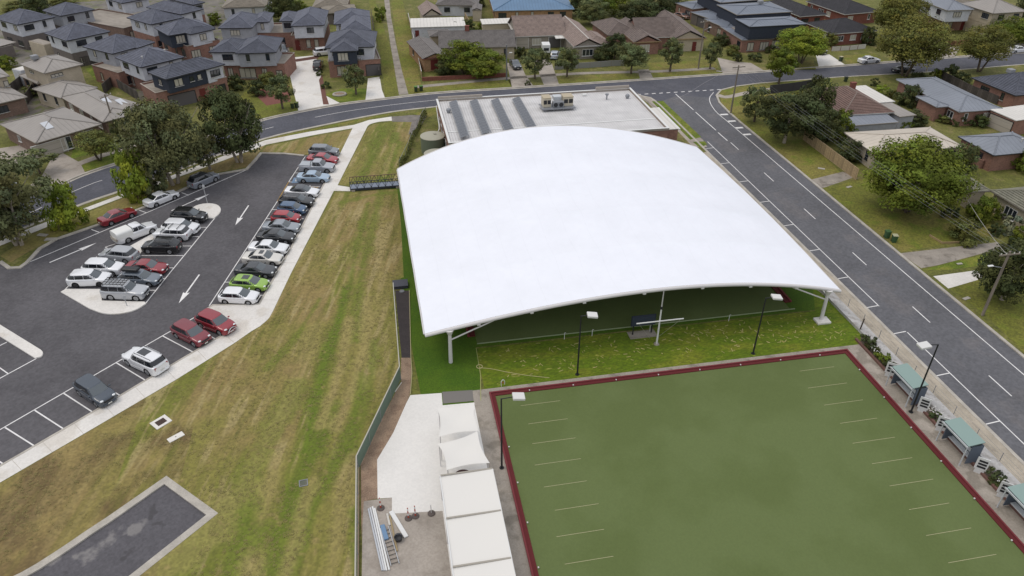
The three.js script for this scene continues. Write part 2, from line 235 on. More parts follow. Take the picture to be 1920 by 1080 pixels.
drive([[90.07,-138.72],[96.25,-138.95],[96.98,-146.48],[93.7,-146.24]], mConc); drive([[118.59,-140.25],[123.13,-140.66],[129.05,-146.74],[123.1,-148.66]], mConcGrey); drive([[137.48,-140.59],[148.37,-140.77],[150.71,-146.48],[141.62,-147.18]], mConcGrey);
drive([[60.65,-85.69],[66.98,-88.16],[67.29,-87.56],[67.81,-88.95],[66.56,-90.31],[60.45,-88.59]], mConcOld); drive([[60.45,-67.39],[60.83,-63.83],[63.36,-64.11],[73.78,-66.3],[74.17,-67.7],[68.1,-67.58]], mConcOld, 0.006); drive([[61.12,-62],[61.12,-59.38],[67.07,-60.7],[66.9,-62.26]], mConc);
struct('footpath', ribG(smooth([[6.91,-140.28],[26.08,-142.52],[41.51,-142.93],[55.69,-141.5],[68.34,-141.44]], 3), 1.5, 0.004, 0.008), mConcOld);
struct('footpath', ribG(smooth([[62.16,-125.83],[63.14,-124.45],[68.11,-126],[77.89,-128.06]], 3), 1.4, 0.004, 0.008), mConcGrey);
// green verges and front lawns
const lawn = (pts, m = mVerge, y = 0.004, name = 'grass_verge') => struct(name, sheetG(pts, y), m);
lawn([[-20.64,-128.13],[-14.35,-131.29],[-16.33,-142.18],[-17.81,-152.34],[-24.43,-146.78],[-26.69,-133.75]], mVerge); lawn([[-10.23,-133.07],[-7.11,-133.95],[-2.5,-134.58],[-2.18,-140.93],[-7.2,-141.82],[-9.92,-139.19]], mLawn);
lawn([[0.82,-134.88],[4.79,-135.68],[4.39,-140.73],[0.85,-222.98],[-0.64,-223.24],[0.98,-160.16]]); lawn([[5.11,-135.92],[7.9,-137.27],[8.57,-180.79],[8.57,-221.64],[5.6,-222.16],[4.67,-159.51]]); 
const lane = struct('lane_path', sheetG([[3.44,-136.22],[5.22,-136.21],[4.81,-151.91],[4.62,-172.12],[4.65,-197.26],[5.3,-229.36],[3.77,-229.62],[3.45,-197.47],[3.36,-167.96]], 0.008), mConcOld);
lawn([[6.11,-136.05],[25.14,-137.38],[25.96,-141.86],[6.87,-139.65]]); lawn([[33.53,-137.19],[51.56,-137.68],[51.19,-141.58],[33.91,-141.14]], mVerge); lawn([[53.76,-137.63],[68.32,-138.2],[70.77,-147.09],[56.02,-147.36]], mVerge); lawn([[25.03,-136.76],[24.98,-142.37],[26.02,-142.19],[25.87,-137.9]]);
lawn([[63.65,-128.03],[71.06,-129.91],[88.84,-131.44],[86.37,-127.21],[77.9,-123.96],[64.85,-114.81],[60.75,-116.34],[60.81,-121.06]], mVerge); lawn([[60.52,-115.85],[60.32,-98.48],[60.67,-85.16],[65.98,-88.9],[67.89,-105.45],[68.58,-118.26]], mVerge); lawn([[60.77,-85.32],[60.8,-67.58],[75.54,-69.38],[78.32,-74.78],[72.81,-84.04],[67.55,-87.69]], mVerge); lawn([[60.79,-63.47],[65.81,-64.53],[72.48,-65.62],[72.75,-63.28],[63.89,-62.92]], mLawn); lawn([[61.43,-59.44],[61.66,-53.93],[60.7,-46.75],[66.55,-48.5],[71.34,-59.93],[67.07,-60.7]], mVerge);
lawn([[47.27,-129.07],[49.54,-126.56],[50.1,-122.95],[50.93,-105.66],[50.39,-102.62],[48.21,-103.01],[48.25,-112.59],[47.65,-130.86]], mConcGrey, 0.003, 'footpath'); lawn([[48.86,-124.61],[50.98,-124.53],[51.12,-106.78],[48.88,-106.02]], mLawn, 0.007); lawn([[48.96,-105.1],[51,-104.96],[50.82,-103.65],[49.13,-102.62]], mLawn, 0.007);
lawn([[5.4,-125.89],[9.87,-128.38],[10.01,-125.88],[7.51,-123.14]], mVerge, 0.006); lawn([[-18.07,-118.85],[-4.76,-124.28],[3.36,-127.6],[2.93,-126.6],[-2.49,-124.39],[-11.35,-120.97],[-17.99,-117.91]], mVerge, 0.006);
lawn([[-44.47,-110.11],[-40.17,-112.87],[-32.86,-118.31],[-33.64,-122.55],[-40.9,-117.13],[-45.43,-112.22]], mLawn); lawn([[-47.71,-115.43],[-41.33,-118.94],[-43.9,-124.14],[-48.87,-121.6]], mLawn); lawn([[-52.33,-100.66],[-46.76,-106.28],[-49.61,-106.79],[-53.08,-102.76]], mLawn);
lawn([[88.59,-137.14],[84.26,-137.91],[85.34,-142.2],[91.51,-143.44]], mVerge); lawn([[96.91,-139.02],[105.75,-139.37],[107.2,-145.5],[99.41,-145.24]], mVerge); lawn([[106.3,-139.28],[118.36,-140.29],[120.86,-146.46],[110.65,-144.9]], mVerge); lawn([[123.7,-140.56],[136.9,-140.69],[140.38,-146.51],[128.47,-145.98]], mVerge);
struct('courtyard_paving', sheetG([[-92.08,-198.41],[-89.29,-225.49],[-71.41,-228.77],[-39.74,-223.27],[-28.8,-187.33],[-31.86,-165.15],[-28.92,-150.87],[-43.53,-140.97],[-55.46,-166.24],[-69.43,-165],[-83.18,-174.97]], 0.0025), tmat(speckle([112, 107, 100], 0.3, 0.4, 9, 512, 97, [96, 100, 66], -0.3), 0.96));
struct('courtyard_paving', sheetG([[-73.41,-149.21],[-64.85,-153.93],[-54.66,-138.71],[-58.44,-131.54],[-67.29,-133.11]], 0.0025), tmat(speckle([104, 98, 90], 0.3, 0.4, 9, 512, 98, [88, 92, 58], -0.1), 0.96));
struct('backyard_lawn', sheetG([[-58.96,-163.88],[-56.1,-167.11],[-52.71,-157.8],[-54.87,-155.46]], 0.0055), mLawn);

// ---------- the mown paddock: dry grass with greener wheel and mower tracks ----------
{
  const x0 = -62, x1 = 8, z0 = -128, z1 = -14, w = 1024, h = 1664;
  const tracks = [ // [polyline, width, strength, kind] kind 1 = green, 2 = straw
    [[[-5.98,-71.54],[-6.41,-67.37],[-7.17,-62.68],[-7.96,-58.44],[-8.27,-55.29],[-8.79,-50.29],[-9.29,-46.48]], 0.55, 0.95, 1], [[[-8.76,-69.87],[-10.01,-66.03],[-11.64,-61.68],[-13.44,-58.6]], 0.4, 0.55, 1],
    [[[-4.53,-56.19],[-4.91,-51.69],[-5.75,-47.1],[-7.43,-43.17],[-8.89,-38.64],[-9.61,-34.56]], 0.7, 0.8, 1], [[[-6.73,-52.02],[-8.43,-46.95],[-9.56,-43.56],[-10.44,-38.42],[-11.1,-34.83]], 0.8, 0.75, 1],
    [[[-0.62,-100.78],[-2.53,-86.23],[-4.03,-75.83],[-4.58,-69.12],[-4.86,-61.35]], 0.7, 0.55, 1], [[[-3.09,-92.51],[-4.75,-79.72],[-5.57,-71.47]], 0.5, 0.6, 1], [[[-10.25,-55.64],[-11.58,-50.79],[-12.83,-47.12],[-13.62,-42.62],[-13.89,-35.34]], 1.0, 0.7, 1],
    [[[-3.15,-61.04],[-3.47,-56],[-4.36,-50.18],[-5.52,-45.18]], 0.5, 0.5, 1], [[[-5.56,-65.23],[-6.32,-58.15],[-7.24,-53.58],[-8.07,-49.48]], 0.6, 0.7, 2], [[[-3.53,-68.93],[-4,-61.2],[-5.29,-53.98],[-6.68,-49.23]], 0.7, 0.7, 2], [[[-9.14,-64.9],[-9.92,-58.8],[-11.03,-52.8],[-12.83,-47.12],[-13.97,-42.14]], 0.8, 0.5, 2],
    [[[-5.3,-45.14],[-6.13,-40.72],[-6.81,-34.05]], 0.7, 0.6, 2], [[[-8.29,-43.33],[-9.29,-38.71],[-9.79,-34.59]], 0.6, 0.6, 2], [[[-1.16,-85.98],[-1.8,-75.43],[-2.39,-64.66]], 0.6, 0.5, 2], [[[-11.45,-46.26],[-12.22,-40.77],[-12.4,-35.07]], 0.7, 0.6, 2], [[[-6.06,-113.99],[-6.8,-103.78],[-6,-99.9]], 1.2, 0.3, 2],
    [[[2.16,-117.13],[0.31,-104.46],[-1.1,-98.13]], 0.8, 0.7, 1], [[[-0.36,-119.99],[-1.97,-108.94],[-3.72,-99.5]], 0.8, 0.45, 1], [[[1.51,-112.64],[-0.62,-100.78]], 0.35, 0.7, 2], [[[-6.68,-93.15],[-2.32,-94.69],[1.03,-95.12]], 0.6, 0.5, 1], [[[-17.62,-36.01],[-15.73,-39.13],[-14.25,-41.13],[-12.41,-38.78]], 1.4, 0.7, 1], [[[-15.06,-41.28],[-15.57,-39.35],[-18.74,-36.21]], 1.6, 0.6, 2],
    [[[-4.99,-39.46],[-4.87,-33.7]], 0.5, 0.6, 1],
  ].map(([p, a, b, c]) => [smooth(p, 3), a, b, c]);
  const boxes = tracks.map(([p, a]) => [Math.min(...p.map((q) => q[0])) - a * 3, Math.max(...p.map((q) => q[0])) + a * 3, Math.min(...p.map((q) => q[1])) - a * 3, Math.max(...p.map((q) => q[1])) + a * 3]);
  const t = texOf([w, h], (u, v) => {
    const x = lerp(x0, x1, u), z = lerp(z1, z0, v);   // image rows run away from the camera
    const X = (x - x0) / 114, Z = (z - z0) / 114;
    const big = fbm(X, Z, 9, 4, 201), mid = fbm(X, Z, 44, 3, 202), clump = fbm(X, Z, 190, 3, 204), fine = fbm(X, Z, 700, 2, 203);
    const grn = clamp((big - 0.5) * 3.6 + 0.38 + (mid - 0.5) * 1.6 + (z > -64 && x > -20 ? 0.15 : 0) - (x < -22 && z > -66 ? 0.34 : 0));
    let c = mixc([144, 126, 78], [134, 128, 64], grn);
    if (x < -19 && z > -66) c = mixc(c, [114, 96, 62], clamp((mid - 0.36) * 3));
    { const ac = (x * 0.978 + z * 0.208) / 114, al = (z * 0.978 - x * 0.208) / 114 / 9, k = fbm(ac + 1, al + 1, 190, 3, 207), k2 = fbm(ac + 1, al + 1, 60, 3, 208), wgt = x > -24 ? 1 : 0.25; c = mixc(c, [110, 118, 42], clamp((k2 - 0.52) * 6) * 0.75 * wgt); c = mixc(c, [166, 150, 104], clamp((k - 0.54) * 6) * 0.8 * wgt); c = mixc(c, [96, 100, 38], clamp((0.4 - k) * 5) * 0.5 * wgt); }
    for (let i = 0; i < tracks.length; i++) {
      const b = boxes[i]; if (x < b[0] || x > b[1] || z < b[2] || z > b[3]) continue;
      const [p, wd, st, k] = tracks[i]; let d = 1e9; for (let j = 1; j < p.length; j++) d = Math.min(d, distSeg(x, z, p[j - 1], p[j]));
      const f = clamp(1.4 - d / wd + (mid - 0.5) * 1.6 + (clump - 0.5) * 0.8) * st; if (f > 0) c = mixc(c, k === 1 ? [100, 116, 34] : [162, 146, 94], f);
    }
    c = mixc(c, [98, 92, 52], clamp((clump - 0.62) * 3.2) * 0.42);
    if (clump < 0.3) c = mixc(c, [166, 146, 96], clamp((0.3 - clump) * 6) * 0.6);
    return mul(c, 0.77 + 0.26 * fine + 0.16 * (clump - 0.2));
  });
  t.wrapS = t.wrapT = THREE.ClampToEdgeWrapping;
  const m = tmat(t, 0.98, {});
  const put = (pts, y, name = 'paddock_grass') => { const g = sheetG(pts, y), uv = g.attributes.uv; for (let i = 0; i < uv.count; i++) uv.setXY(i, (uv.getX(i) - x0) / (x1 - x0), (-uv.getY(i) - z1) / (z0 - z1)); g.attributes.uv.needsUpdate = true; return struct(name, g, m); };
  put([...[[-7.6,-96.49],[-5.24,-96.24],[1.08,-96.15],[1.02,-85.59],[0.61,-72.63],[-0.75,-72.18],[-0.81,-56.33],[-4.95,-45.39],[-5.09,-33.74],[-5.18,-30.43],[-5.2,-25.38],[-29.93,-29.87]], ...[[-30.11,-33.42],[-23.8,-33.03],[-22.4,-34.64],[-20.4,-36.47],[-15.8,-41.21],[-20.28,-45.89],[-25.04,-41.11]], ...[[-26.08,-40.19],[-28.5,-38.2],[-30.91,-37.21],[-33.05,-36.69],[-37.01,-37.41],[-39.99,-43.77],[-37.08,-43.73],[-33.23,-47.49],[-28.12,-52.24],[-21.74,-58.26],[-16.99,-63.18],[-15.61,-64.84],[-14.78,-65.63],[-14.02,-66.85],[-13.65,-68.27],[-12.28,-75.52]]], 0.005);
  put([[-2.56,-120.62],[-1.64,-121.95],[1.43,-122.41],[4.87,-122.06],[3.98,-114.01],[1.3,-100.44],[1.19,-98.26],[-5.17,-97.96],[-7.12,-99.02]], 0.005);
  put([[-19.15,-112.63],[-18.59,-115.33],[-10.39,-118.41],[-5.3,-120.13],[-7.11,-110.27],[-12.57,-110.82],[-15.73,-112.23]], 0.005);
  put([[-45.13,-90.99],[-35.87,-100.35],[-27.82,-107.33],[-18.88,-115.82],[-19.62,-112.5],[-20.23,-107.72],[-24.8,-106.41],[-32.81,-97.5],[-41.83,-89.85],[-43.44,-87.7],[-45.25,-84.2],[-47.07,-86.03]], 0.004);
  const gm = new THREE.MeshStandardMaterial({ roughness: 1, side: THREE.DoubleSide });
  // tufts of longer grass, real blades in clumps (nobody could count them)
  const tuft = (() => { const pos = []; for (let i = 0; i < 7; i++) { const a = i * 2.4 + 0.3, r = 0.05 + 0.02 * (i % 3), hgt = 0.07 + 0.05 * ((i * 7) % 4) / 4, l = 0.07; const x = Math.cos(a) * r, z = Math.sin(a) * r; pos.push(x - Math.sin(a) * 0.03, 0, z + Math.cos(a) * 0.03, x + Math.sin(a) * 0.03, 0, z - Math.cos(a) * 0.03, x + Math.cos(a) * l, hgt, z + Math.sin(a) * l); } return geoOf(pos); })();
  const N = 9000, im = new THREE.InstancedMesh(tuft, gm, N), M = new THREE.Matrix4(), Q = new THREE.Quaternion(), col = new THREE.Color();
  const inside = (p, poly) => { let c = false; for (let i = 0, j = poly.length - 1; i < poly.length; j = i++) if ((poly[i][1] > p[1]) !== (poly[j][1] > p[1]) && p[0] < (poly[j][0] - poly[i][0]) * (p[1] - poly[i][1]) / (poly[j][1] - poly[i][1]) + poly[i][0]) c = !c; return c; };
  const field = [[-7.44,-95.61],[0.65,-94.84],[0.22,-73.28],[-0.95,-71.76],[-1.06,-56.37],[-5.22,-45.43],[-5.32,-32.92],[-17.09,-35.05],[-15.43,-41.09],[-20.28,-46.36],[-30.25,-39.19],[-33.1,-47.13],[-21.66,-57.86],[-15.56,-64.37],[-13.43,-67.63]], field2 = [[-2.4,-119.86],[1.4,-121.66],[4.13,-120.43],[1.35,-101.37],[0.83,-98.68],[-5.09,-98.84],[-6.75,-99.67]];
  for (let i = 0; i < N;) {
    const p = i % 9 ? [rr(-46, 3), rr(-98, -22)] : [rr(-9, 5), rr(-126, -96)];
    if (!inside(p, field) && !inside(p, field2)) continue;
    if (fbm((p[0] + 62) / 114, (p[1] + 128) / 114, 44, 3, 202) < rr(0.3, 0.6)) continue;
    const s = rr(0.5, 1.15); M.compose(V(p[0], 0.004, p[1]), Q.setFromAxisAngle(V(0, 1, 0), rr(0, 6.3)), V(s, s * rr(0.4, 0.7), s)); im.setMatrixAt(i, M);
    const g = rnd(); col.setRGB(lerp(0.17, 0.30, g), lerp(0.16, 0.24, g), lerp(0.055, 0.10, g)); im.setColorAt(i, col); i++;
  }
  im.name = 'grass_tufts'; im.userData.kind = 'stuff'; tag(im, 'short dry tufts scattered over the mown paddock', 'grass'); im.receiveShadow = true; scene.add(im);
}

// ---------- bowling greens and the white canopy ----------
const mMembrane = new THREE.MeshStandardMaterial({ color: '#eef0f4', roughness: 0.55, side: THREE.DoubleSide });
const mSteel = mat('#d2cfcd', 0.5), mRed = mat('#5e1a1d', 0.85), mRedTop = mat('#743034', 0.85);
const turfTex = texOf(1024, (u, v) => { const a = fbm(u, v, 5, 4, 301), b = fbm(u, v, 200, 2, 302); return mul(mixc([91, 104, 57], [97, 110, 64], clamp((a - 0.5) * 4 + 0.5)), 0.97 + 0.06 * b); }, 23);
const mTurf = tmat(turfTex, 0.96);
const mBright = tmat(texOf(512, (u, v) => { const a = fbm(u, v, 4, 4, 311), b = fbm(u, v, 128, 2, 312); return mul(mixc([64, 93, 4], [72, 98, 8], clamp((a - 0.5) * 4 + 0.5)), 0.8 + 0.4 * b); }, 9), 0.97);
{
  // front green: x 7.75..43.1, z beyond -27 .. -50.6
  const gx0 = 7.55, gx1 = 43.3, gz0 = -50.85, gz1 = -12;
  const gr = struct('bowling_green', sheetG([[gx0 + 0.15, gz1 - 0.5], [gx1 - 0.15, gz1 - 0.5], [gx1 - 0.15, gz0 + 0.15], [gx0 + 0.15, gz0 + 0.15]], 0.03), mTurf);
  for (let i = 0; i < 13; i++) { const z = -48.95 + i * 2.42; for (const [a, b] of [[9.9, 13.6], [37.1, 41]]) part('rink_line', ribG([[a + rr(-0.3, 0.3), z], [b + rr(-0.2, 0.2), z - 0.02]], 0.035, 0.034, 0.038), mat('#b0aa86'), gr); }
  for (const [n, p] of [['', [[gx0, gz1], [gx0, gz0], [gx1, gz0], [gx1, gz1]]]]) {
    const b = thing('green_surround', 'dark red ditch edging around the front bowling green', 'edging');
    part('ditch_face', ribG(p, 0.36, 0.0, 0.10, false, 0.02), mRed, b); part('plinth_top', ribG(p, 0.14, 0.0, 0.2, false, -0.232), mRedTop, b);
    for (let i = 0; i < 9; i++) { part('rink_peg', boxG(0.1, 0.08, 0.1, gx0 + 0.3, 0.15, -48 + i * 4), mSteel, b); part('rink_peg', boxG(0.1, 0.08, 0.1, gx1 - 0.3, 0.15, -48 + i * 4), mSteel, b); }
    for (let i = 0; i < 8; i++) part('rink_peg', boxG(0.1, 0.08, 0.1, 11 + i * 4.2, 0.15, gz0 + 0.1), mSteel, b);
  }
  struct('surround_path', sheetG([[5.7, -8], [gx0 - 0.2, -8], [gx0 - 0.2, gz0 - 0.25], [gx1 + 0.2, gz0 - 0.25], [gx1 + 0.2, -8], [45.4, -8], [45.4, -51.8], [5.7, -51.8]], 0.012), tmat(speckle([160, 151, 140], 0.16, 0.24, 8, 512, 45, [134, 126, 115], -0.2), 0.93));
  // strip of lawn between the greens, synthetic turf to its left
  const lawnTex = texOf([1024, 512], (u, v) => { // clumps of dry stalks
    const a = fbm(u, v, 8, 4, 331), b = fbm(u, v, 90, 3, 332), st = fbm(u, v, 40, 3, 336); let c = mixc([90, 110, 10], [112, 120, 28], clamp((a - 0.5) * 4 + 0.4)); if (st > 0.72) c = mixc(c, [150, 144, 80], clamp((st - 0.72) * 8)); return mul(c, 0.75 + 0.45 * b);
  });
  lawnTex.repeat.set(1 / 22, 1 / 11);
  const mStrip = tmat(lawnTex, 0.97, { bumpMap: grain, bumpScale: 0.04 });
  const ls = struct('lawn_strip', sheetG([[6.9, -51.7], [45.4, -51.7], [46.6, -53.4], [46.9, -58.5], [46.2, -62.5], [44, -58], [7.0, -58]], 0.008), mStrip);
  // scattered pale clippings lying on the lawn strip
  const clip = []; for (let i = 0; i < 260; i++) { const x = rr(9, 45), z = rr(-57.6, -53), a = rr(0, 3.1), L = rr(0.15, 0.55), b = new THREE.BoxGeometry(L, 0.015, rr(0.04, 0.1)); b.rotateY(a); b.translate(x, 0.02, z); if (rnd() < 0.35 + 0.5 * (x > 30) || i < 60) clip.push(b); }
  const cl = part('dry_clippings', join(clip), mat('#a89d68', 0.95), scene); cl.userData.kind = 'stuff'; tag(cl, 'pale dry clippings lying on the lawn strip', 'clippings');
  struct('synthetic_turf', sheetG([[1.1, -49.9], [6.3, -50.3], [6.8, -54], [7.0, -58.2], [46.4, -58.2], [47.2, -66], [47.4, -97], [0.1, -97], [0.3, -66]], 0.004), mBright);
  part('turf_joint', ribG([[6.35, -50.3], [6.85, -54], [7.0, -58.1]], 0.06, 0.012, 0.018), mat('#9c9f62'), ls);
  // covered green
  struct('bowling_green', sheetG([[7.2, -58.9], [41.5, -58.9], [41.5, -93], [7.2, -93]], 0.012), mTurf);
  const b2 = thing('green_surround', 'dark red ditch edging of the green under the canopy', 'edging');
  part('ditch_face', ribG([[41.8, -60], [41.8, -93.3], [6.9, -93.3], [6.9, -60]], 0.6, 0.01, 0.12), mRed, b2);
  part('plinth_top', ribG([[42.2, -60], [42.2, -93.7], [6.5, -93.7], [6.5, -60]], 0.2, 0.01, 0.2), mRedTop, b2);
  part('edge_board', ribG([[7.2, -58.72], [42, -58.72]], 0.09, 0.01, 0.1), mat('#8f9a78'), b2);

  // membrane
  const Z0 = -56.45, Z1 = -95.1, bays = 5, NU = 64, NT = 100;
  const H = (u, t) => { const s = t * t * (3 - 2 * t), k = lerp(0.42, -0.3, t), p = 4 * u * (1 - u) * (1 + k * (u - 0.5)), sag = Math.pow(Math.abs(Math.sin(Math.PI * bays * t)), 1.15); return lerp(3.72, 3.45, t) + lerp(2.5, 4.75, t * 0.65 + s * 0.35) * p - 0.5 * sag * Math.pow(p, 0.9); };
  const X = (u, t) => { const s = Math.sin(Math.PI * bays * t) ** 2, xl = lerp(1.95, 1.35, t) + 0.02 * s, xr = lerp(44.95, 45.1, t) - 0.02 * s + 0.5 * Math.sin(Math.PI * t); return lerp(xl, xr, u); };
  const P = (u, t) => [X(u, t), H(u, t), lerp(Z0, Z1, t)];
  const pos = [], uv = [], idx = [];
  for (let j = 0; j <= NT; j++) for (let i = 0; i <= NU; i++) { pos.push(...P(i / NU, j / NT)); uv.push(i / NU * 45, j / NT * 39); }
  for (let j = 0; j < NT; j++) for (let i = 0; i < NU; i++) { const a = j * (NU + 1) + i, b = a + NU + 1; idx.push(a, a + 1, b, a + 1, b + 1, b); }
  const cp = thing('canopy', 'huge white curved fabric canopy roof over the rear bowling green', 'canopy', 23, -75);
  const at = (g) => { g.translate(-23, 0, 75); return g; };
  mMembrane.map = texOf(512, (u, v) => { const n = fbm(u, v, 6, 4, 341), s = fbm(u, v, 40, 3, 342); const w = ((u * 8) % 1) < 0.03 ? 0.987 : 1; return mul([238, 240, 247], w * (0.965 + 0.035 * n + 0.014 * s)); }, 20); mMembrane.color.set('#ffffff');
  part('membrane', at(geoOf(pos, uv, idx)), mMembrane, cp);
  for (let k = 0; k <= bays; k++) { const t = k / bays, pts = []; for (let i = 0; i <= 24; i++) { const q = P(i / 24, t); pts.push([q[0], q[1] - (k === 0 || k === bays ? 0.12 : 0.28), q[2] + (k === 0 ? 0.16 : k === bays ? -0.16 : 0)]); } part('arch_tube', at(tubeG(pts, k === 0 ? 0.19 : 0.16, 64, 10)), mSteel, cp); }
  for (const u of [0, 1]) { const pts = []; for (let i = 0; i <= 20; i++) { const q = P(u, i / 20); pts.push([q[0] + (u ? 0.06 : -0.06), q[1] - 0.1, q[2]]); } part('eave_pipe', at(tubeG(pts, 0.09, 40, 8)), mSteel, cp); }
  const crown = [[0, 0.35], [0, 0.5], [0, 0.65]];
  for (let k = 0; k <= bays; k++) for (const s of [-1, 1]) { // columns with a knee brace
    const t = k / bays, z = lerp(Z0, Z1, t) + (k === 0 ? 0.15 : 0), xb = s < 0 ? 4.25 : 43.7, u = (xb - X(0, t)) / (X(1, t) - X(0, t)), top = H(clamp(u, 0.02, 0.98), t) - 0.2, xt = s < 0 ? xb + 0.05 : xb - 0.1;
    const c = part('column', at(join([barG([xb, 0, z], [xt, top, z], 0.2, 14, 0.17), barG([xt, top - 0.55, z], [xt, top + 0.05, z], 0.19, 12, 0.42)])), mSteel, cp);
    const xe = xb - s * 4.3, ue = (xe - X(0, t)) / (X(1, t) - X(0, t));
    part('brace', at(barG([xb - s * 0.15, top - 1.15, z], [xe, H(ue, t) - 0.3, z], 0.08, 8)), mSteel, cp);
    if (s > 0) part('footing', at(rboxG(1.5, 0.25, 1.1, 0.04, xb, 0.1, z + 0.2)), mConc, cp);
  }
  for (const u of [0.12, 0.24, 0.36, 0.5, 0.64, 0.76, 0.88]) part('bracket', at(rboxG(0.34, 0.22, 0.24, 0.05, P(u, 0)[0], P(u, 0)[1] - 0.3, Z0 + 0.22)), mSteel, cp);
}

// ---------- vehicles ----------
const mGlass = new THREE.MeshPhysicalMaterial({ color: '#1b1f24', roughness: 0.08, metalness: 0, clearcoat: 1, clearcoatRoughness: 0.03, specularIntensity: 1 });
const mScreen = new THREE.MeshPhysicalMaterial({ color: '#4a5257', roughness: 0.06, clearcoat: 1, clearcoatRoughness: 0.03, specularIntensity: 1 });
const mTyre = mat('#1c1c1d', 0.9), mRim = mat('#a4a6a9', 0.35, { metalness: 0.6 }), mRimDark = mat('#3a3b3e', 0.4, { metalness: 0.5 }), mTrim = mat('#222326', 0.6), mPlate = mat('#d9d8cf', 0.6);
const mHead = new THREE.MeshPhysicalMaterial({ color: '#d5d9db', roughness: 0.15, clearcoat: 1 }), mTail = new THREE.MeshPhysicalMaterial({ color: '#8e1518', roughness: 0.25, clearcoat: 1 });
const paints = {};
const paint = (c, metal = 0.2) => paints[c] ??= new THREE.MeshPhysicalMaterial({ color: c, roughness: 0.38, metalness: metal, clearcoat: 1, clearcoatRoughness: 0.06 });
// forms: x forward; L,W overall; H roof; wb wheelbase; fo front overhang; r wheel; hood/deck heights; a,b,c,d = windscreen foot, roof front, roof rear, rear screen foot (from front bumper, fraction of L)
const FORMS = {
  hatch: { L: 4.3, W: 1.78, H: 1.47, wb: 2.6, fo: 0.86, r: 0.32, hood: 0.92, belt: 0.96, deck: 0.98, a: 0.215, b: 0.42, c: 0.84, d: 0.975, win: [0.3, 0.58, 0.86] },
  small: { L: 3.75, W: 1.7, H: 1.46, wb: 2.44, fo: 0.72, r: 0.3, hood: 0.93, belt: 0.98, deck: 1.0, a: 0.2, b: 0.4, c: 0.87, d: 0.98, win: [0.28, 0.6, 0.88] },
  sedan: { L: 4.75, W: 1.82, H: 1.45, wb: 2.75, fo: 0.92, r: 0.32, hood: 0.9, belt: 0.96, deck: 1.02, a: 0.245, b: 0.415, c: 0.665, d: 0.86, win: [0.32, 0.54, 0.76] },
  suv: { L: 4.6, W: 1.85, H: 1.68, wb: 2.68, fo: 0.9, r: 0.36, hood: 1.05, belt: 1.1, deck: 1.12, a: 0.205, b: 0.385, c: 0.86, d: 0.98, win: [0.29, 0.54, 0.75, 0.9] },
  big: { L: 4.95, W: 1.94, H: 1.88, wb: 2.85, fo: 0.9, r: 0.39, hood: 1.14, belt: 1.2, deck: 1.22, a: 0.265, b: 0.375, c: 0.92, d: 0.985, win: [0.32, 0.54, 0.75, 0.93] },
  wagon: { L: 4.75, W: 1.82, H: 1.5, wb: 2.75, fo: 0.92, r: 0.33, hood: 0.92, belt: 0.98, deck: 1.02, a: 0.235, b: 0.405, c: 0.84, d: 0.98, win: [0.31, 0.54, 0.75, 0.89] },
  ute: { L: 5.25, W: 1.86, H: 1.78, wb: 3.1, fo: 0.88, r: 0.37, hood: 1.08, belt: 1.13, deck: 1.1, a: 0.25, b: 0.36, c: 0.575, d: 0.6, win: [0.32, 0.46, 0.58], tray: 1 },
};
const formCache = {};
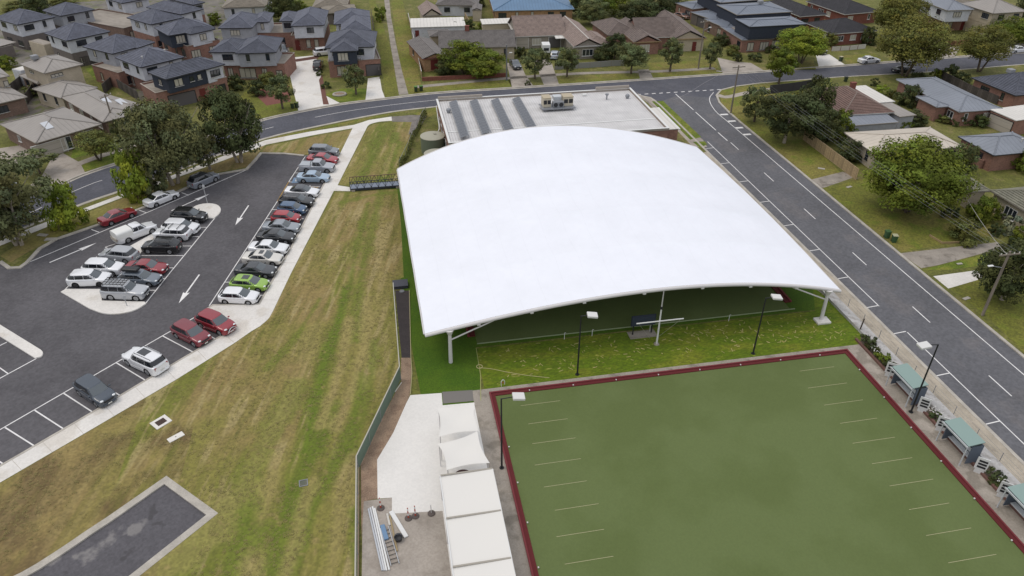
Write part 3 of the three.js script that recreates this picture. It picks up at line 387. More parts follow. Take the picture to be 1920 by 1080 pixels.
function form(kind) {
  if (formCache[kind]) return formCache[kind];
  const f = FORMS[kind], { L, W, H, wb, fo, r } = f, hw = W / 2, X = (s) => L / 2 - s * L, xf = L / 2 - fo, xr = xf - wb, sill = 0.24;
  // lower body loft
  const NS = 56, pos = [], idx = [], NP = 15;
  const topY = (s) => {
    const pts = [[0, f.hood - 0.34], [0.015, f.hood - 0.2], [0.05, f.hood - 0.11], [0.13, f.hood - 0.035], [f.a, f.hood + 0.035], [f.a + 0.06, f.belt], [f.d - 0.05, f.belt + 0.02], [f.d, f.deck], [0.965, f.deck - 0.02], [0.99, f.deck - 0.1], [1, f.deck - 0.22]];
    pts.sort((p, q) => p[0] - q[0]);
    for (let i = 1; i < pts.length; i++) if (s <= pts[i][0]) return lerp(pts[i - 1][1], pts[i][1], (s - pts[i - 1][0]) / (pts[i][0] - pts[i - 1][0] || 1)); return pts[pts.length - 1][1];
  };
  for (let i = 0; i <= NS; i++) {
    let s = i / NS; s = s < 0.5 ? 0.5 * Math.pow(s * 2, 1.15) : 1 - 0.5 * Math.pow((1 - s) * 2, 1.15);
    const x = X(s), e = Math.min(s, 1 - s) * L, nose = clamp(e / 0.8), wid = hw * (0.72 + 0.28 * Math.sqrt(1 - (1 - nose) ** 2)), ty = topY(s);
    let by = sill + 0.1 * (1 - clamp(e / 0.35)); const R = r + 0.07; for (const xw of [xf, xr]) { const dx = Math.abs(x - xw); if (dx < R) by = Math.max(by, r + Math.sqrt(R * R - dx * dx) - 0.02); }
    const my = Math.max(lerp(by, ty, 0.5), by + 0.05), sh = [[0, ty + 0.035], [wid * 0.5, ty + 0.03], [wid * 0.8, ty + 0.008], [wid * 0.93, ty - 0.035], [wid * 0.985, ty - 0.12], [wid, my], [wid * 0.985, lerp(by, my, 0.35)], [wid * 0.96, by]];
    const ring = [...sh.slice().reverse().map(([z, y]) => [-z, y]), ...sh.slice(1)];
    for (const [z, y] of ring) pos.push(x - (i === 0 ? 0 : 0) + (s < 0.02 ? -0.10 * (z / hw) ** 2 : s > 0.98 ? 0.08 * (z / hw) ** 2 : 0), y, z);
  }
  for (let i = 0; i < NS; i++) for (let j = 0; j < NP - 1; j++) { const a = i * NP + j, b = a + NP; idx.push(a, a + 1, b, a + 1, b + 1, b); }
  for (const [i, fl] of [[0, 1], [NS, 0]]) for (let j = 1; j < NP - 1; j++) { const a = i * NP; fl ? idx.push(a, a + j + 1, a + j) : idx.push(a, a + j, a + j + 1); }
  const body = geoOf(pos, null, idx);
  // cabin: superellipse rings
  const n = 5.5, ring = (t) => ({ x0: lerp(X(f.a), X(f.b), t), x1: lerp(X(f.d), X(f.c), t), hz: lerp(hw * 0.93, hw * 0.77, Math.pow(t, 1.15)), y: lerp(f.belt - 0.02, H - 0.06, t) });
  const pc = [], ic = [], NA = 48, lev = [0, 0.2, 0.4, 0.6, 0.8, 0.93, 1];
  const rings = lev.map(ring); const top = ring(1);
  for (const k of [0.97, 0.9, 0.75, 0.5, 0.2]) { const cx = (top.x0 + top.x1) / 2; rings.push({ x0: cx + (top.x0 - cx) * k, x1: cx + (top.x1 - cx) * k, hz: top.hz * k, y: H - 0.06 + 0.062 * Math.pow(1 - k, 0.5) * 1.06 }); }
  for (const q of rings) for (let j = 0; j < NA; j++) { const th = j / NA * Math.PI * 2, c = Math.cos(th), s = Math.sin(th), cx = (q.x0 + q.x1) / 2, ax = (q.x0 - q.x1) / 2; pc.push(cx + ax * Math.sign(c) * Math.pow(Math.abs(c), 2 / n), q.y, q.hz * Math.sign(s) * Math.pow(Math.abs(s), 2 / n)); }
  for (let i = 0; i < rings.length - 1; i++) for (let j = 0; j < NA; j++) { const a = i * NA + j, b = i * NA + (j + 1) % NA, c = a + NA, d = b + NA; ic.push(a, c, b, b, c, d); }
  const last = (rings.length - 1) * NA; for (let j = 1; j < NA - 1; j++) ic.push(last, last + j + 1, last + j);
  const cabin = geoOf(pc, null, ic);
  // glass patches just proud of the cabin
  const patch = (fn, nu, nv) => { const p = [], id = []; for (let i = 0; i <= nu; i++) for (let j = 0; j <= nv; j++) p.push(...fn(i / nu, j / nv)); for (let i = 0; i < nu; i++) for (let j = 0; j < nv; j++) { const a = i * (nv + 1) + j, b = a + nv + 1; id.push(a, b, a + 1, a + 1, b, b + 1); } return geoOf(p, null, id); };
  const se = (v) => Math.pow(Math.max(0, 1 - Math.pow(Math.abs(v), n)), 1 / n);
  const front = (sgn, t0, t1, m = 0.86) => patch((u, v) => { const t = lerp(t0, t1, v), q = ring(t), z = lerp(-m, m, u), cx = (q.x0 + q.x1) / 2, ax = (q.x0 - q.x1) / 2; return [cx + sgn * (ax * se(z) + 0.014), q.y + 0.012, z * q.hz]; }, 8, 4);
  const sideW = (s0, s1, sg) => patch((u, v) => { const t = lerp(0.1, 0.86, v), q = ring(t), cx = (q.x0 + q.x1) / 2, ax = (q.x0 - q.x1) / 2; let x = lerp(X(s0), X(s1), u); x = Math.min(Math.max(x, cx - ax * 0.95), cx + ax * 0.95); return [x, q.y, sg * (q.hz * se((x - cx) / ax) + 0.012)]; }, 6, 3);
  const side = []; for (let i = 0; i < f.win.length - 1; i++) for (const sg of [-1, 1]) side.push(sideW(f.win[i] + (i ? 0.005 : -0.03), f.win[i + 1] - 0.005 + (i === f.win.length - 2 ? 0.03 : 0), sg));
  const wheelT = (() => { const g = new THREE.TorusGeometry(r - 0.075, 0.078, 8, 22); g.scale(1, 1, 1.3); return g; })();
  const rim = (() => { const c = new THREE.CylinderGeometry(r - 0.12, r - 0.11, 0.16, 18); c.rotateX(Math.PI / 2); const sp = []; for (let i = 0; i < 5; i++) { const b = boxG(0.05, (r - 0.12) * 0.9, 0.03, 0, (r - 0.12) / 2, 0.09); b.rotateZ(i * Math.PI * 0.4); sp.push(b); const b2 = b.clone(); b2.translate(0, 0, -0.18); sp.push(b2); } return join([c, ...sp]); })();
  const under = boxG(L * 0.9, 0.3, W * 0.8, 0, 0.34, 0);
  const fy = f.hood - 0.2, lamp = (x, y, z, sx) => { const g = new THREE.SphereGeometry(0.5, 12, 8); g.scale(sx, 0.13, 0.36); g.translate(x, y, z); return g; };
  const head = [-1, 1].map((s) => lamp(L / 2 - 0.17, fy + 0.03, s * hw * 0.62, 0.34)), tail = [-1, 1].map((s) => { const g = rboxG(0.16, f.d > 0.9 ? 0.36 : 0.17, 0.26, 0.05, -L / 2 + 0.13, f.deck - 0.26, s * hw * 0.64); return g; });
  const grille = rboxG(0.09, 0.2, W * 0.5, 0.04, L / 2 - 0.03, fy - 0.14, 0), bumper = rboxG(0.12, 0.16, W * 0.66, 0.05, L / 2 - 0.04, 0.36, 0), rbump = rboxG(0.12, 0.2, W * 0.66, 0.05, -L / 2 + 0.04, 0.42, 0);
  const mirror = [-1, 1].map((s) => rboxG(0.12, 0.14, 0.22, 0.04, X(f.a) - 0.35, f.belt + 0.06, s * (hw + 0.06)));
  
  return formCache[kind] = { f, body, cabin, ws: front(1, 0.06, 0.93), rw: f.tray ? front(-1, 0.3, 0.85, 0.75) : front(-1, 0.22, 0.9, 0.82), side, wheelT, rim, under, head, tail, grille, bumper, rbump, mirror, xf, xr, plateF: boxG(0.02, 0.11, 0.36, L / 2 + 0.025, 0.42, 0), plateR: boxG(0.02, 0.11, 0.36, -L / 2 - 0.015, 0.62, 0) };
}
function car(kind, place, color, label, o = {}) {
  const F = form(kind), { f } = F, [x, z, th] = place, hw = f.W / 2, c = thing(o.name ?? (kind === 'ute' ? 'pickup_truck' : 'parked_car'), label, o.cat ?? (kind === 'ute' ? 'pickup' : 'car'), x, z, th, o.group ?? 'cars in the car park', o.y ?? RY + 0.004);
  const P = paint(color, o.metal); part('body', F.body, P, c);
  const cab = part('cabin', F.cabin, o.roof ? paint(o.roof) : P, c);
  part('windscreen', F.ws, mScreen, c); part('rear_window', F.rw, mGlass, c); for (const g of F.side) part('side_window', g, mGlass, c);
  for (const [wx, s] of [[F.xf, -1], [F.xf, 1], [F.xr, -1], [F.xr, 1]]) { const w = new THREE.Group(); w.name = 'wheel'; w.position.set(wx, f.r, s * (hw - 0.13)); c.add(w); part('tyre', F.wheelT, mTyre, w); part('rim', F.rim, o.rimDark ? mRimDark : mRim, w); }
  part('underbody', F.under, mTrim, c); for (const g of F.head) part('headlight', g, mHead, c); for (const g of F.tail) part('tail_light', g, mTail, c); for (const g of F.mirror) part('door_mirror', g, o.dark ? mTrim : P, c);
  part('grille', F.grille, mTrim, c); part('front_bumper', F.bumper, o.trim ? mTrim : P, c); part('rear_bumper', F.rbump, o.trim ? mTrim : P, c); part('number_plate', F.plateF, mPlate, c); part('number_plate', F.plateR, mPlate, c);
  const rx = (s) => f.L / 2 - s * f.L, rb = lerp(rx(f.b), rx(f.c), 0.5), rl = (f.c - f.b) * f.L;
  if (o.rails) for (const s of [-1, 1]) part('roof_rail', join([barG([rb - rl * 0.45, f.H + 0.045, s * hw * 0.62], [rb + rl * 0.42, f.H + 0.035, s * hw * 0.62], 0.025, 6), boxG(0.06, 0.1, 0.04, rb - rl * 0.43, f.H - 0.01, s * hw * 0.62), boxG(0.06, 0.1, 0.04, rb + rl * 0.4, f.H - 0.01, s * hw * 0.62)]), o.rails === 2 ? mRim : mTrim, c);
  if (o.rack) { const g = []; for (let i = 0; i < 7; i++) g.push(boxG(0.05, 0.04, hw * 1.5, rb - rl * 0.45 + i * rl * 0.15, f.H + 0.12, 0)); for (const s of [-1, -0.33, 0.33, 1]) g.push(boxG(rl * 0.95, 0.05, 0.05, rb, f.H + 0.14, s * hw * 0.72)); for (const s of [-1, 1]) for (const q of [-0.4, 0.4]) g.push(boxG(0.06, 0.2, 0.06, rb + q * rl, f.H + 0.04, s * hw * 0.7)); part('roof_rack', join(g), mTrim, c); }
  if (o.bars) for (const q of [-0.25, 0.25]) part('roof_bar', join([boxG(0.06, 0.035, hw * 1.5, rb + q * rl, f.H + 0.08, 0), boxG(0.06, 0.1, 0.06, rb + q * rl, f.H + 0.03, hw * 0.66), boxG(0.06, 0.1, 0.06, rb + q * rl, f.H + 0.03, -hw * 0.66)]), mTrim, c);
  if (o.box) { part('roof_box', rboxG(1.9, 0.36, 0.85, 0.15, rb - 0.15, f.H + 0.3, 0.05, 3), mat('#232427', 0.35), c); }
  if (o.sunroof) part('sunroof', rboxG(rl * 0.42, 0.02, hw * 0.85, 0.009, rb + rl * 0.16, f.H + 0.006, 0), mGlass, c);
  if (o.bull) part('bull_bar', join([tubeG([[f.L / 2 + 0.02, 0.4, -0.55], [f.L / 2 + 0.14, 0.62, -0.5], [f.L / 2 + 0.14, 0.86, -0.2], [f.L / 2 + 0.14, 0.86, 0.2], [f.L / 2 + 0.14, 0.62, 0.5], [f.L / 2 + 0.02, 0.4, 0.55]], 0.035, 24, 8), barG([f.L / 2 + 0.12, 0.55, -0.5], [f.L / 2 + 0.12, 0.55, 0.5], 0.03)]), mat('#d6d8da', 0.3, { metalness: 0.6 }), c);
  if (f.tray) {
    const t0 = rx(f.d) - 0.05, t1 = -f.L / 2 + 0.1, tl = t0 - t1, tc = (t0 + t1) / 2;
    if (o.canopy) { part('tray_canopy', (() => { const s = new THREE.Shape(); s.moveTo(-0.9, 0); s.lineTo(0.9, 0); s.lineTo(0.9, 0.5); s.quadraticCurveTo(0.86, 0.74, 0.5, 0.78); s.lineTo(-0.5, 0.78); s.quadraticCurveTo(-0.86, 0.74, -0.9, 0.5); const g = new THREE.ExtrudeGeometry(s, { depth: tl, bevelEnabled: true, bevelSize: 0.03, bevelThickness: 0.03, bevelSegments: 2 }); g.rotateY(Math.PI / 2); g.translate(t1, f.deck - 0.14, 0); return g; })(), o.canopy === 2 ? mat('#e3e3df', 0.7) : P, c); part('tailgate', rboxG(0.06, 0.45, 1.5, 0.02, t1 - 0.16, f.deck - 0.28, 0), mat('#b9b2a4', 0.7), c); }
    else { part('tray_floor', boxG(tl - 0.2, 0.03, f.W * 0.8, tc, f.deck + 0.045, 0), o.cover ? mat('#aeb4ba', 0.6) : mTrim, c); for (const s of [-1, 1]) part('tray_rail', boxG(tl, 0.08, 0.08, tc, f.deck + 0.06, s * hw * 0.88), P, c); part('sports_bar', tubeG([[t0 - 0.15, f.deck, -0.72], [t0 - 0.1, f.deck + 0.45, -0.6], [t0 - 0.1, f.deck + 0.45, 0.6], [t0 - 0.15, f.deck, 0.72]], 0.035, 16, 6), mTrim, c); }
  }
  if (o.scale) c.scale.setScalar(o.scale);
  return c;
}
const white = '#e9eaec', silver = '#a9acb0', black = '#17181b', charcoal = '#33363b', red = '#8f1f2c';
// east row, nearest first
car('hatch', [-17.43,-71.16,-0.251,2.66], white, 'white hatchback nearest the concrete wedge, next to the lime green car');
car('hatch', [-16.59,-73.6,-0.294,2.51], '#8fb548', 'lime green hatchback with a black sunroof', { sunroof: 1 });
car('sedan', [-16.23,-76.45,-0.263,3.34], charcoal, 'charcoal sedan parked beside the lime green hatchback');
car('sedan', [-15.67,-79.08,-0.257,3.18], '#d8d4cc', 'cream white sedan with a dark sunroof in the long row', { sunroof: 1 });
car('sedan', [-15.17,-81.43,-0.265,3.45], white, 'white sedan between a black sedan and the cream sunroof sedan');
car('sedan', [-14.53,-84.13,-0.252,3.53], '#222428', 'black sedan parked between a silver grey sedan and a white sedan');
car('sedan', [-14.07,-86.56,-0.236,3.56], '#8f959c', 'silver grey sedan parked beside the small red hatchback');
car('small', [-13.67,-89,-0.264,2.49], '#a3242f', 'small red hatchback in the long row, beside a blue car');
car('small', [-13.03,-91.46,-0.296,2.55], '#3f5c7c', 'small blue hatchback between the red hatchback and a black wagon');
car('wagon', [-12.6,-93.76,-0.283,3.55], black, 'black station wagon with silver roof rails beside the blue hatchback', { rails: 2 });
car('sedan', [-12.02,-96.55,-0.285,3.79], white, 'white sedan with dark roof next to the yellow hatched bay', { roof: '#3b3f45' });
car('sedan', [-10.66,-101.09,-0.213,2.9], '#9db2c6', 'pale blue sedan in the blue painted disabled bay');
car('ute', [-10.28,-104.55,-0.263,4.1], '#a7abb2', 'silver dual cab pickup with flat tray cover', { cover: 1, group: null });
car('sedan', [-9.54,-107.43,-0.332,3.8], '#a3303c', 'red sedan second from the far end of the long row');
car('suv', [-9.46,-110.25,-0.236,3.42], '#7c8187', 'grey hatch-backed car at the far end of the long row');
// lower row
car('suv', [-19.22,-66.43,-0.681,2.71], red, 'red wagon with a chrome bull bar beside the concrete wedge', { bull: 1 });
car('suv', [-21.41,-64.95,-0.738,3.38], '#7c2430', 'dark red four wheel drive next to the bull bar wagon', { trim: 1 });
car('big', [-24.96,-61.09,2.454,2.87], white, 'large white four wheel drive reversed in beside empty bays, dark sunroof', { sunroof: 1, rails: 1 });
car('suv', [-28.53,-57.29,-0.768,2.59], '#39434f', 'dark slate blue compact wagon nearest the camera in the lower row');
// middle island
car('suv', [-34.55,-77.74,-0.116,2.3], white, 'white compact wagon at the corner of the concrete island tip', { rimDark: 1, trim: 1 });
car('suv', [-33.64,-79.99,-0.218,2.83], white, 'white wagon between the silver hatch and the island tip wagon');
car('suv', [-32.58,-82.73,2.787,2.75], silver, 'silver grey wagon facing left behind the white wagon');
car('ute', [-32.06,-88.27,0.693,2.95], white, 'white dual cab pickup with white covered tray', { canopy: 2, group: null });
car('big', [-29.91,-74.26,-0.238,2.92], '#b3b6ba', 'silver four wheel drive with a black roof rack', { rack: 1, trim: 1 });
car('wagon', [-28.98,-76.98,-0.282,3.18], '#6d7680', 'steel grey wagon carrying a black roof box', { box: 1 });
car('sedan', [-28.76,-79.29,-0.253,3.07], '#8c1e2b', 'dark red sedan on the middle island beside the roof box wagon');
car('suv', [-28.05,-84.06,2.926,3.29], black, 'black wagon facing left beside the pale island strip', { rails: 1 });
car('suv', [-27.35,-87.1,2.877,3.08], white, 'white wagon facing left with roof bars', { bars: 1, trim: 1 });
car('suv', [-26.65,-88.6,-0.281,3.31], white, 'white wagon between the black wagon and the roof bar wagon');
car('suv', [-26.16,-91.67,-0.283,3.45], black, 'black four wheel drive beside the rounded island nose', { rails: 1 });
// kerbside bays by the trees
car('suv', [-26.15,-102.83,0.810,2.63], '#868b93', 'silver four wheel drive parallel parked under the dark trees', { rails: 1, roof: '#3a3d42' });
car('sedan', [-30.89,-97.87,0.755,2.73], white, 'white sedan parallel parked by the bright green bush');
car('sedan', [-35.43,-93.37,0.719,2.81], '#8a1f2b', 'red sedan parallel parked on the tree side');
const street_ = { group: 'cars at the houses', y: 0.012 };
car('big', [...[-19.88,-167.85], -1.35], '#4a4e54', 'dark grey wagon under the townhouse carport', street_);
car('suv', [...[-11.06,-165.07], 0.25], white, 'white wagon beside the corner townhouse driveway', street_);
car('suv', [...[-11.96,-155.6], 1.5], '#1d1e20', 'black car parked on the pale shared driveway', street_);
car('sedan', [...[27.99,-149.29], -1.5], '#3c4148', 'dark car on the driveway beside the round street tree', street_);
car('hatch', [...[37.56,-154.51], 1.2], '#a9b0ba', 'silver hatchback in the driveway before the pink tiled house', street_);
car('suv', [...[94.75,-148.11], -1.2], '#191a1d', 'black wagon in the drive of the red brick house', street_);
car('sedan', [...[101.96,-139.65], 0.09], white, 'white sedan parked on the far kerb under the large plane tree', { ...street_, y: RY });
car('sedan', [...[105.03,-132.44], 0.09], '#26282c', 'black sedan parked on the near kerb below the large plane tree', { ...street_, y: RY });
car('sedan', [...[138.9,-141.18], 0.05], white, 'white sedan at the right edge of the far street', { ...street_, y: RY });
car('sedan', [...[76.78,-182.43], -1.0], '#8c6a5c', 'dusty brown car between the brick units at the back', street_);
car('suv', [...[-53.79,-106.29], -0.6], '#1c1d20', 'black car in the drive at the left edge of the view', street_);

// ---------- houses ----------
const tileMat = (c, s) => tmat(texOf(256, (u, v) => { const n = fbm(u, v, 24, 3, s), m = fbm(u, v, 4, 3, s + 5); return mul(c, 0.72 + 0.3 * n + 0.26 * m); }, 3), 0.8);
const ribMat = (c, s, pitch = 0.76, rough = 0.55) => { const t = texOf(512, (u, v) => { const n = fbm(u, v, 5, 5, s), k = (u * 16) % 1, r = k < 0.12 ? 0.93 : 1; return mul(c, r * (0.93 + 0.14 * n)); }, pitch * 16); const b = texOf(128, (u) => { const k = (u * 4) % 1, h = k < 0.16 ? 255 : 60; return [h, h, h]; }, pitch * 4, false); return tmat(t, rough, { bumpMap: b, bumpScale: 0.04 }); };
const wallMat = (c, amp, s, rep = 2.4) => tmat(texOf(256, (u, v) => { const n = fbm(u, v, 40, 2, s), m = fbm(u, v, 4, 3, s + 3), row = (Math.floor(v * 28) % 2) * 0.5, q = hash2(Math.floor(u * 10 + row), Math.floor(v * 28), s); return mul(c, 1 - amp / 2 + amp * (0.4 * n + 0.4 * q) + 0.14 * (m - 0.5)); }, rep), 0.93);
const RM = { slate: tileMat([96, 99, 111], 1), slate2: tileMat([86, 89, 100], 2), dark: tileMat([58, 57, 61], 3), grey: tileMat([112, 107, 104], 4), brown: tileMat([112, 100, 94], 5), pink: tileMat([138, 122, 114], 6), rust: tileMat([114, 92, 84], 7), moss: tileMat([120, 118, 104], 8), tan: ribMat([150, 144, 138], 9), tanT: tileMat([132, 124, 112], 10), blue: ribMat([96, 126, 156], 11), cream: ribMat([196, 186, 172], 12, 0.9), zinc: ribMat([128, 133, 142], 13), white: ribMat([214, 210, 203], 14), navyMetal: ribMat([112, 119, 131], 15) };
const WM = { white: wallMat([196, 198, 204], 0.05, 21), render: wallMat([158, 160, 166], 0.06, 22), navy: wallMat([52, 58, 70], 0.1, 23, 1.2), brick: wallMat([148, 112, 99], 0.36, 24), redbrick: wallMat([132, 82, 70], 0.4, 25), orange: wallMat([168, 134, 100], 0.4, 26), taupe: wallMat([112, 104, 100], 0.14, 27), cream: wallMat([184, 172, 152], 0.12, 28), brownbrick: wallMat([128, 106, 94], 0.36, 29), stone: wallMat([150, 142, 132], 0.2, 30) };
const mFascia = mat('#3a3b40', 0.6), mFasciaW = mat('#c8c6c2', 0.6), mFasciaT = mat('#8d867d', 0.7), mFrameD = mat('#26272b', 0.5), mFrameW = mat('#d6d5d2', 0.6), mDoor = mat('#6b2a26', 0.6), mGarage = tmat(texOf(128, (u, v) => mul([176, 168, 158], (v * 6) % 1 < 0.08 ? 0.8 : 1), 2.4), 0.7), mGarageD = mat('#5f5b5c', 0.7);
const mPane = new THREE.MeshPhysicalMaterial({ color: '#2c323a', roughness: 0.08, clearcoat: 1, clearcoatRoughness: 0.05 }), mBlind = new THREE.MeshPhysicalMaterial({ color: '#b9b4a8', roughness: 0.35, clearcoat: 0.8, clearcoatRoughness: 0.06 });
const winCache = {};
function winGeo(w, h, n) {
  const k = [w, h, n].join();
  return winCache[k] ??= (() => { const s = new THREE.Shape([[-w / 2, 0], [w / 2, 0], [w / 2, h], [-w / 2, h]].map((p) => new THREE.Vector2(...p))); const f = 0.07, pw = (w - f * (n + 1)) / n, panes = [];
    for (let i = 0; i < n; i++) { const x0 = -w / 2 + f + i * (pw + f); s.holes.push(new THREE.Path([[x0, f], [x0, h - f], [x0 + pw, h - f], [x0 + pw, f]].map((p) => new THREE.Vector2(...p)))); panes.push(boxG(pw, h - 2 * f, 0.02, x0 + pw / 2, h / 2, 0.02)); }
    return { frame: new THREE.ExtrudeGeometry(s, { depth: 0.08, bevelEnabled: false }), panes, sill: boxG(w + 0.16, 0.06, 0.18, 0, -0.04, 0.07) }; })();
}
// plane of a roof between eave edge a-b and top edge d-c, laid in courses when tile is set
function roofPlane(a, b, c, d, tile, out) {
  const A = V(...a), B = V(...b), C = V(...c), D = V(...d), L = A.clone().lerp(B, 0.5).distanceTo(C.clone().lerp(D, 0.5)), n = tile ? Math.max(2, Math.round(L / 0.36)) : 1;
  const nor = B.clone().sub(A).cross(D.clone().lerp(C, 0.5).sub(A)).normalize(); if (nor.y < 0) nor.negate();
  const ax = B.clone().sub(A).normalize();
  const q = (p1, p2, p3, p4, v0, v1) => { for (const [p, v] of [[p1, v0], [p2, v0], [p3, v1], [p1, v0], [p3, v1], [p4, v1]]) { out.pos.push(p.x, p.y, p.z); out.uv.push(p.clone().sub(A).dot(ax), v); } };
  for (let i = 0; i < n; i++) {
    const f0 = i / n, f1 = (i + 1) / n, l0 = A.clone().lerp(D, f0), r0 = B.clone().lerp(C, f0), l1 = A.clone().lerp(D, f1), r1 = B.clone().lerp(C, f1), up = nor.clone().multiplyScalar(tile ? 0.07 : 0);
    q(l0.clone().add(up), r0.clone().add(up), r1, l1, f0 * L, f1 * L); if (tile) q(l0, r0, r0.clone().add(up), l0.clone().add(up), f0 * L, f0 * L + 0.04);
  }
}
function house(name, label, wings, o = {}) {
  const [bx, bz] = wings[0].r, H = thing(name, label, o.cat ?? 'house', bx, bz, 0, o.group);
  for (const w of wings) {
    const [cx, cz, W, D, ang] = w.r, ov = w.ov ?? 0.4, b = w.b ?? 0, e = w.e, rm = w.rm, tile = rm && !rm.bumpMap, wm = w.wm ?? WM.brick;
    const T = (g) => { g.rotateY(ang); g.translate(cx - bx, 0, cz - bz); return g; };
    const ww = W - 2 * ov, wd = D - 2 * ov, top = w.roof === 'flat' ? e : e - 0.16, pit = Math.tan((w.p ?? 22) * Math.PI / 180);
    const X = W / 2, Z = D / 2, rp = { pos: [], uv: [] }, caps = [], wallG = [];
    if (!w.open) { const g = new THREE.BoxGeometry(ww, top - b, wd), uv = g.attributes.uv; for (let i = 0; i < uv.count; i++) uv.setXY(i, uv.getX(i) * (i < 8 ? wd : ww), uv.getY(i) * (top - b)); g.translate(0, (top + b) / 2, 0); wallG.push(g); }
    const P = (x, y, z) => [x, y, z]; let fas = w.fm ?? (tile ? mFascia : mFasciaT);
    if (w.roof === 'hip') {
      const s = Math.min(W, D) / 2, h = s * pit, lx = W > D ? (W - D) / 2 : 0, lz = D > W ? (D - W) / 2 : 0, r1 = P(-lx, e + h, -lz), r2 = P(lx, e + h, lz), c = [P(-X, e, Z), P(X, e, Z), P(X, e, -Z), P(-X, e, -Z)];
      if (W >= D) { roofPlane(c[0], c[1], r2, r1, tile, rp); roofPlane(c[1], c[2], r2, r2, tile, rp); roofPlane(c[2], c[3], r1, r2, tile, rp); roofPlane(c[3], c[0], r1, r1, tile, rp); caps.push([r1, r2], [c[0], r1], [c[3], r1], [c[1], r2], [c[2], r2]); }
      else { roofPlane(c[0], c[1], r2, r2, tile, rp); roofPlane(c[1], c[2], r1, r2, tile, rp); roofPlane(c[2], c[3], r1, r1, tile, rp); roofPlane(c[3], c[0], r2, r1, tile, rp); caps.push([r1, r2], [c[0], r2], [c[1], r2], [c[2], r1], [c[3], r1]); }
    } else if (w.roof === 'gx' || w.roof === 'gz') {
      const gx = w.roof === 'gx', h = (gx ? Z : X) * pit, r1 = gx ? P(-X, e + h, 0) : P(0, e + h, Z), r2 = gx ? P(X, e + h, 0) : P(0, e + h, -Z);
      if (gx) { roofPlane(P(-X, e, Z), P(X, e, Z), r2, r1, tile, rp); roofPlane(P(X, e, -Z), P(-X, e, -Z), r1, r2, tile, rp); } else { roofPlane(P(X, e, Z), P(X, e, -Z), r2, r1, tile, rp); roofPlane(P(-X, e, -Z), P(-X, e, Z), r1, r2, tile, rp); }
      caps.push([r1, r2]);
      const hw = (gx ? wd : ww) / 2, hh = hw * pit, s = new THREE.Shape([new THREE.Vector2(-hw, 0), new THREE.Vector2(hw, 0), new THREE.Vector2(0, hh)]);
      const g = new THREE.ExtrudeGeometry(s, { depth: gx ? ww : wd, bevelEnabled: false }); g.translate(0, e - 0.17, -(gx ? ww : wd) / 2); if (gx) g.rotateY(Math.PI / 2); if (!w.open) wallG.push(g);
    } else if (w.roof === 'flat') { if (w.parapet !== 0) { const k = 0.14; wallG.push(boxG(ww, 0.3, k, 0, e + 0.14, wd / 2 - k / 2), boxG(ww, 0.3, k, 0, e + 0.14, -wd / 2 + k / 2), boxG(k, 0.3, wd - 2 * k, ww / 2 - k / 2, e + 0.14, 0), boxG(k, 0.3, wd - 2 * k, -ww / 2 + k / 2, e + 0.14, 0)); } }
    else if (w.roof === 'sk') { const h = D * pit; roofPlane(P(-X, e, Z), P(X, e, Z), P(X, e + h, -Z), P(-X, e + h, -Z), tile, rp); }
    let wall = null;
    if (wallG.length) wall = part('wall', T(join(wallG)), wm, H);
    if (w.roof === 'flat') { part('roof_deck', T(boxG(ww - 0.3, 0.04, wd - 0.3, 0, e + 0.025, 0)), rm ?? mConcOld, H); if (w.parapet !== 0) part('coping', T(ribG([[-ww / 2, -wd / 2], [ww / 2, -wd / 2], [ww / 2, wd / 2], [-ww / 2, wd / 2]], 0.2, e + 0.29, e + 0.34, true)), w.cm ?? mFasciaT, H); }
    else if (rm) {
      const roof = part('roof', T(geoOf(rp.pos, rp.uv)), rm, H); if (w.roof !== 'sk') part('fascia', T(boxG(W - 0.02, 0.16, D - 0.02, 0, e - 0.088, 0)), fas, H); else part('fascia', T((() => { const g = boxG(W - 0.02, 0.1, D / Math.cos(Math.atan(pit)) - 0.05, 0, 0, 0); g.rotateX(Math.atan(pit)); g.translate(0, e + D * pit / 2 - 0.07, 0); return g; })()), fas, H);
      part('gutter', T(ribG([[-X, -Z], [X, -Z], [X, Z], [-X, Z]], 0.1, e - 0.1, e + 0.01, w.roof === 'hip', w.roof === 'hip' ? 0 : 0)), fas, H);
      if (caps.length && w.cap !== 0) for (const [p, q] of caps) if (V(...p).distanceTo(V(...q)) > 0.3) part('ridge_cap', T(barG([p[0], p[1] + 0.02, p[2]], [q[0], q[1] + 0.02, q[2]], 0.1, 6)), w.capm ?? rm, roof);
      for (const [x, z, kind] of w.ex ?? []) { // things fixed to the roof: v vent, s skylight, c chimney, a cooler
        const hy = w.roof === 'hip' ? e + Math.min(Z - Math.abs(z), X - Math.abs(x)) * pit : w.roof === 'gx' ? e + (Z - Math.abs(z)) * pit : w.roof === 'gz' ? e + (X - Math.abs(x)) * pit : e;
        if (kind === 'v') part('roof_vent', T(join([cylG(0.08, 0.08, 0.6, 8, x, hy - 0.2, z), cylG(0.16, 0.16, 0.12, 10, x, hy + 0.4, z)])), mFasciaW, roof);
        if (kind === 'c') part('chimney', T(join([boxG(0.9, 1.4, 0.6, x, hy + 0.3, z), boxG(1, 0.1, 0.7, x, hy + 1.03, z)])), WM.redbrick, roof);
        if (kind === 'a') part('evaporative_cooler', T(join([rboxG(1.1, 0.7, 1.1, 0.08, x, hy + 0.55, z), cylG(0.3, 0.3, 0.5, 10, x, hy - 0.2, z)])), mat('#8d8f92'), roof);
        if (kind === 's') { const g = boxG(1.1, 0.1, 2, 0, 0, 0); if (w.roof === 'hip' || w.roof === 'gx') g.rotateX(Math.atan(pit)); g.translate(x, hy + 0.05, z); part('skylight', T(g), mat('#c3c6cb', 0.3), roof); }
      }
    }
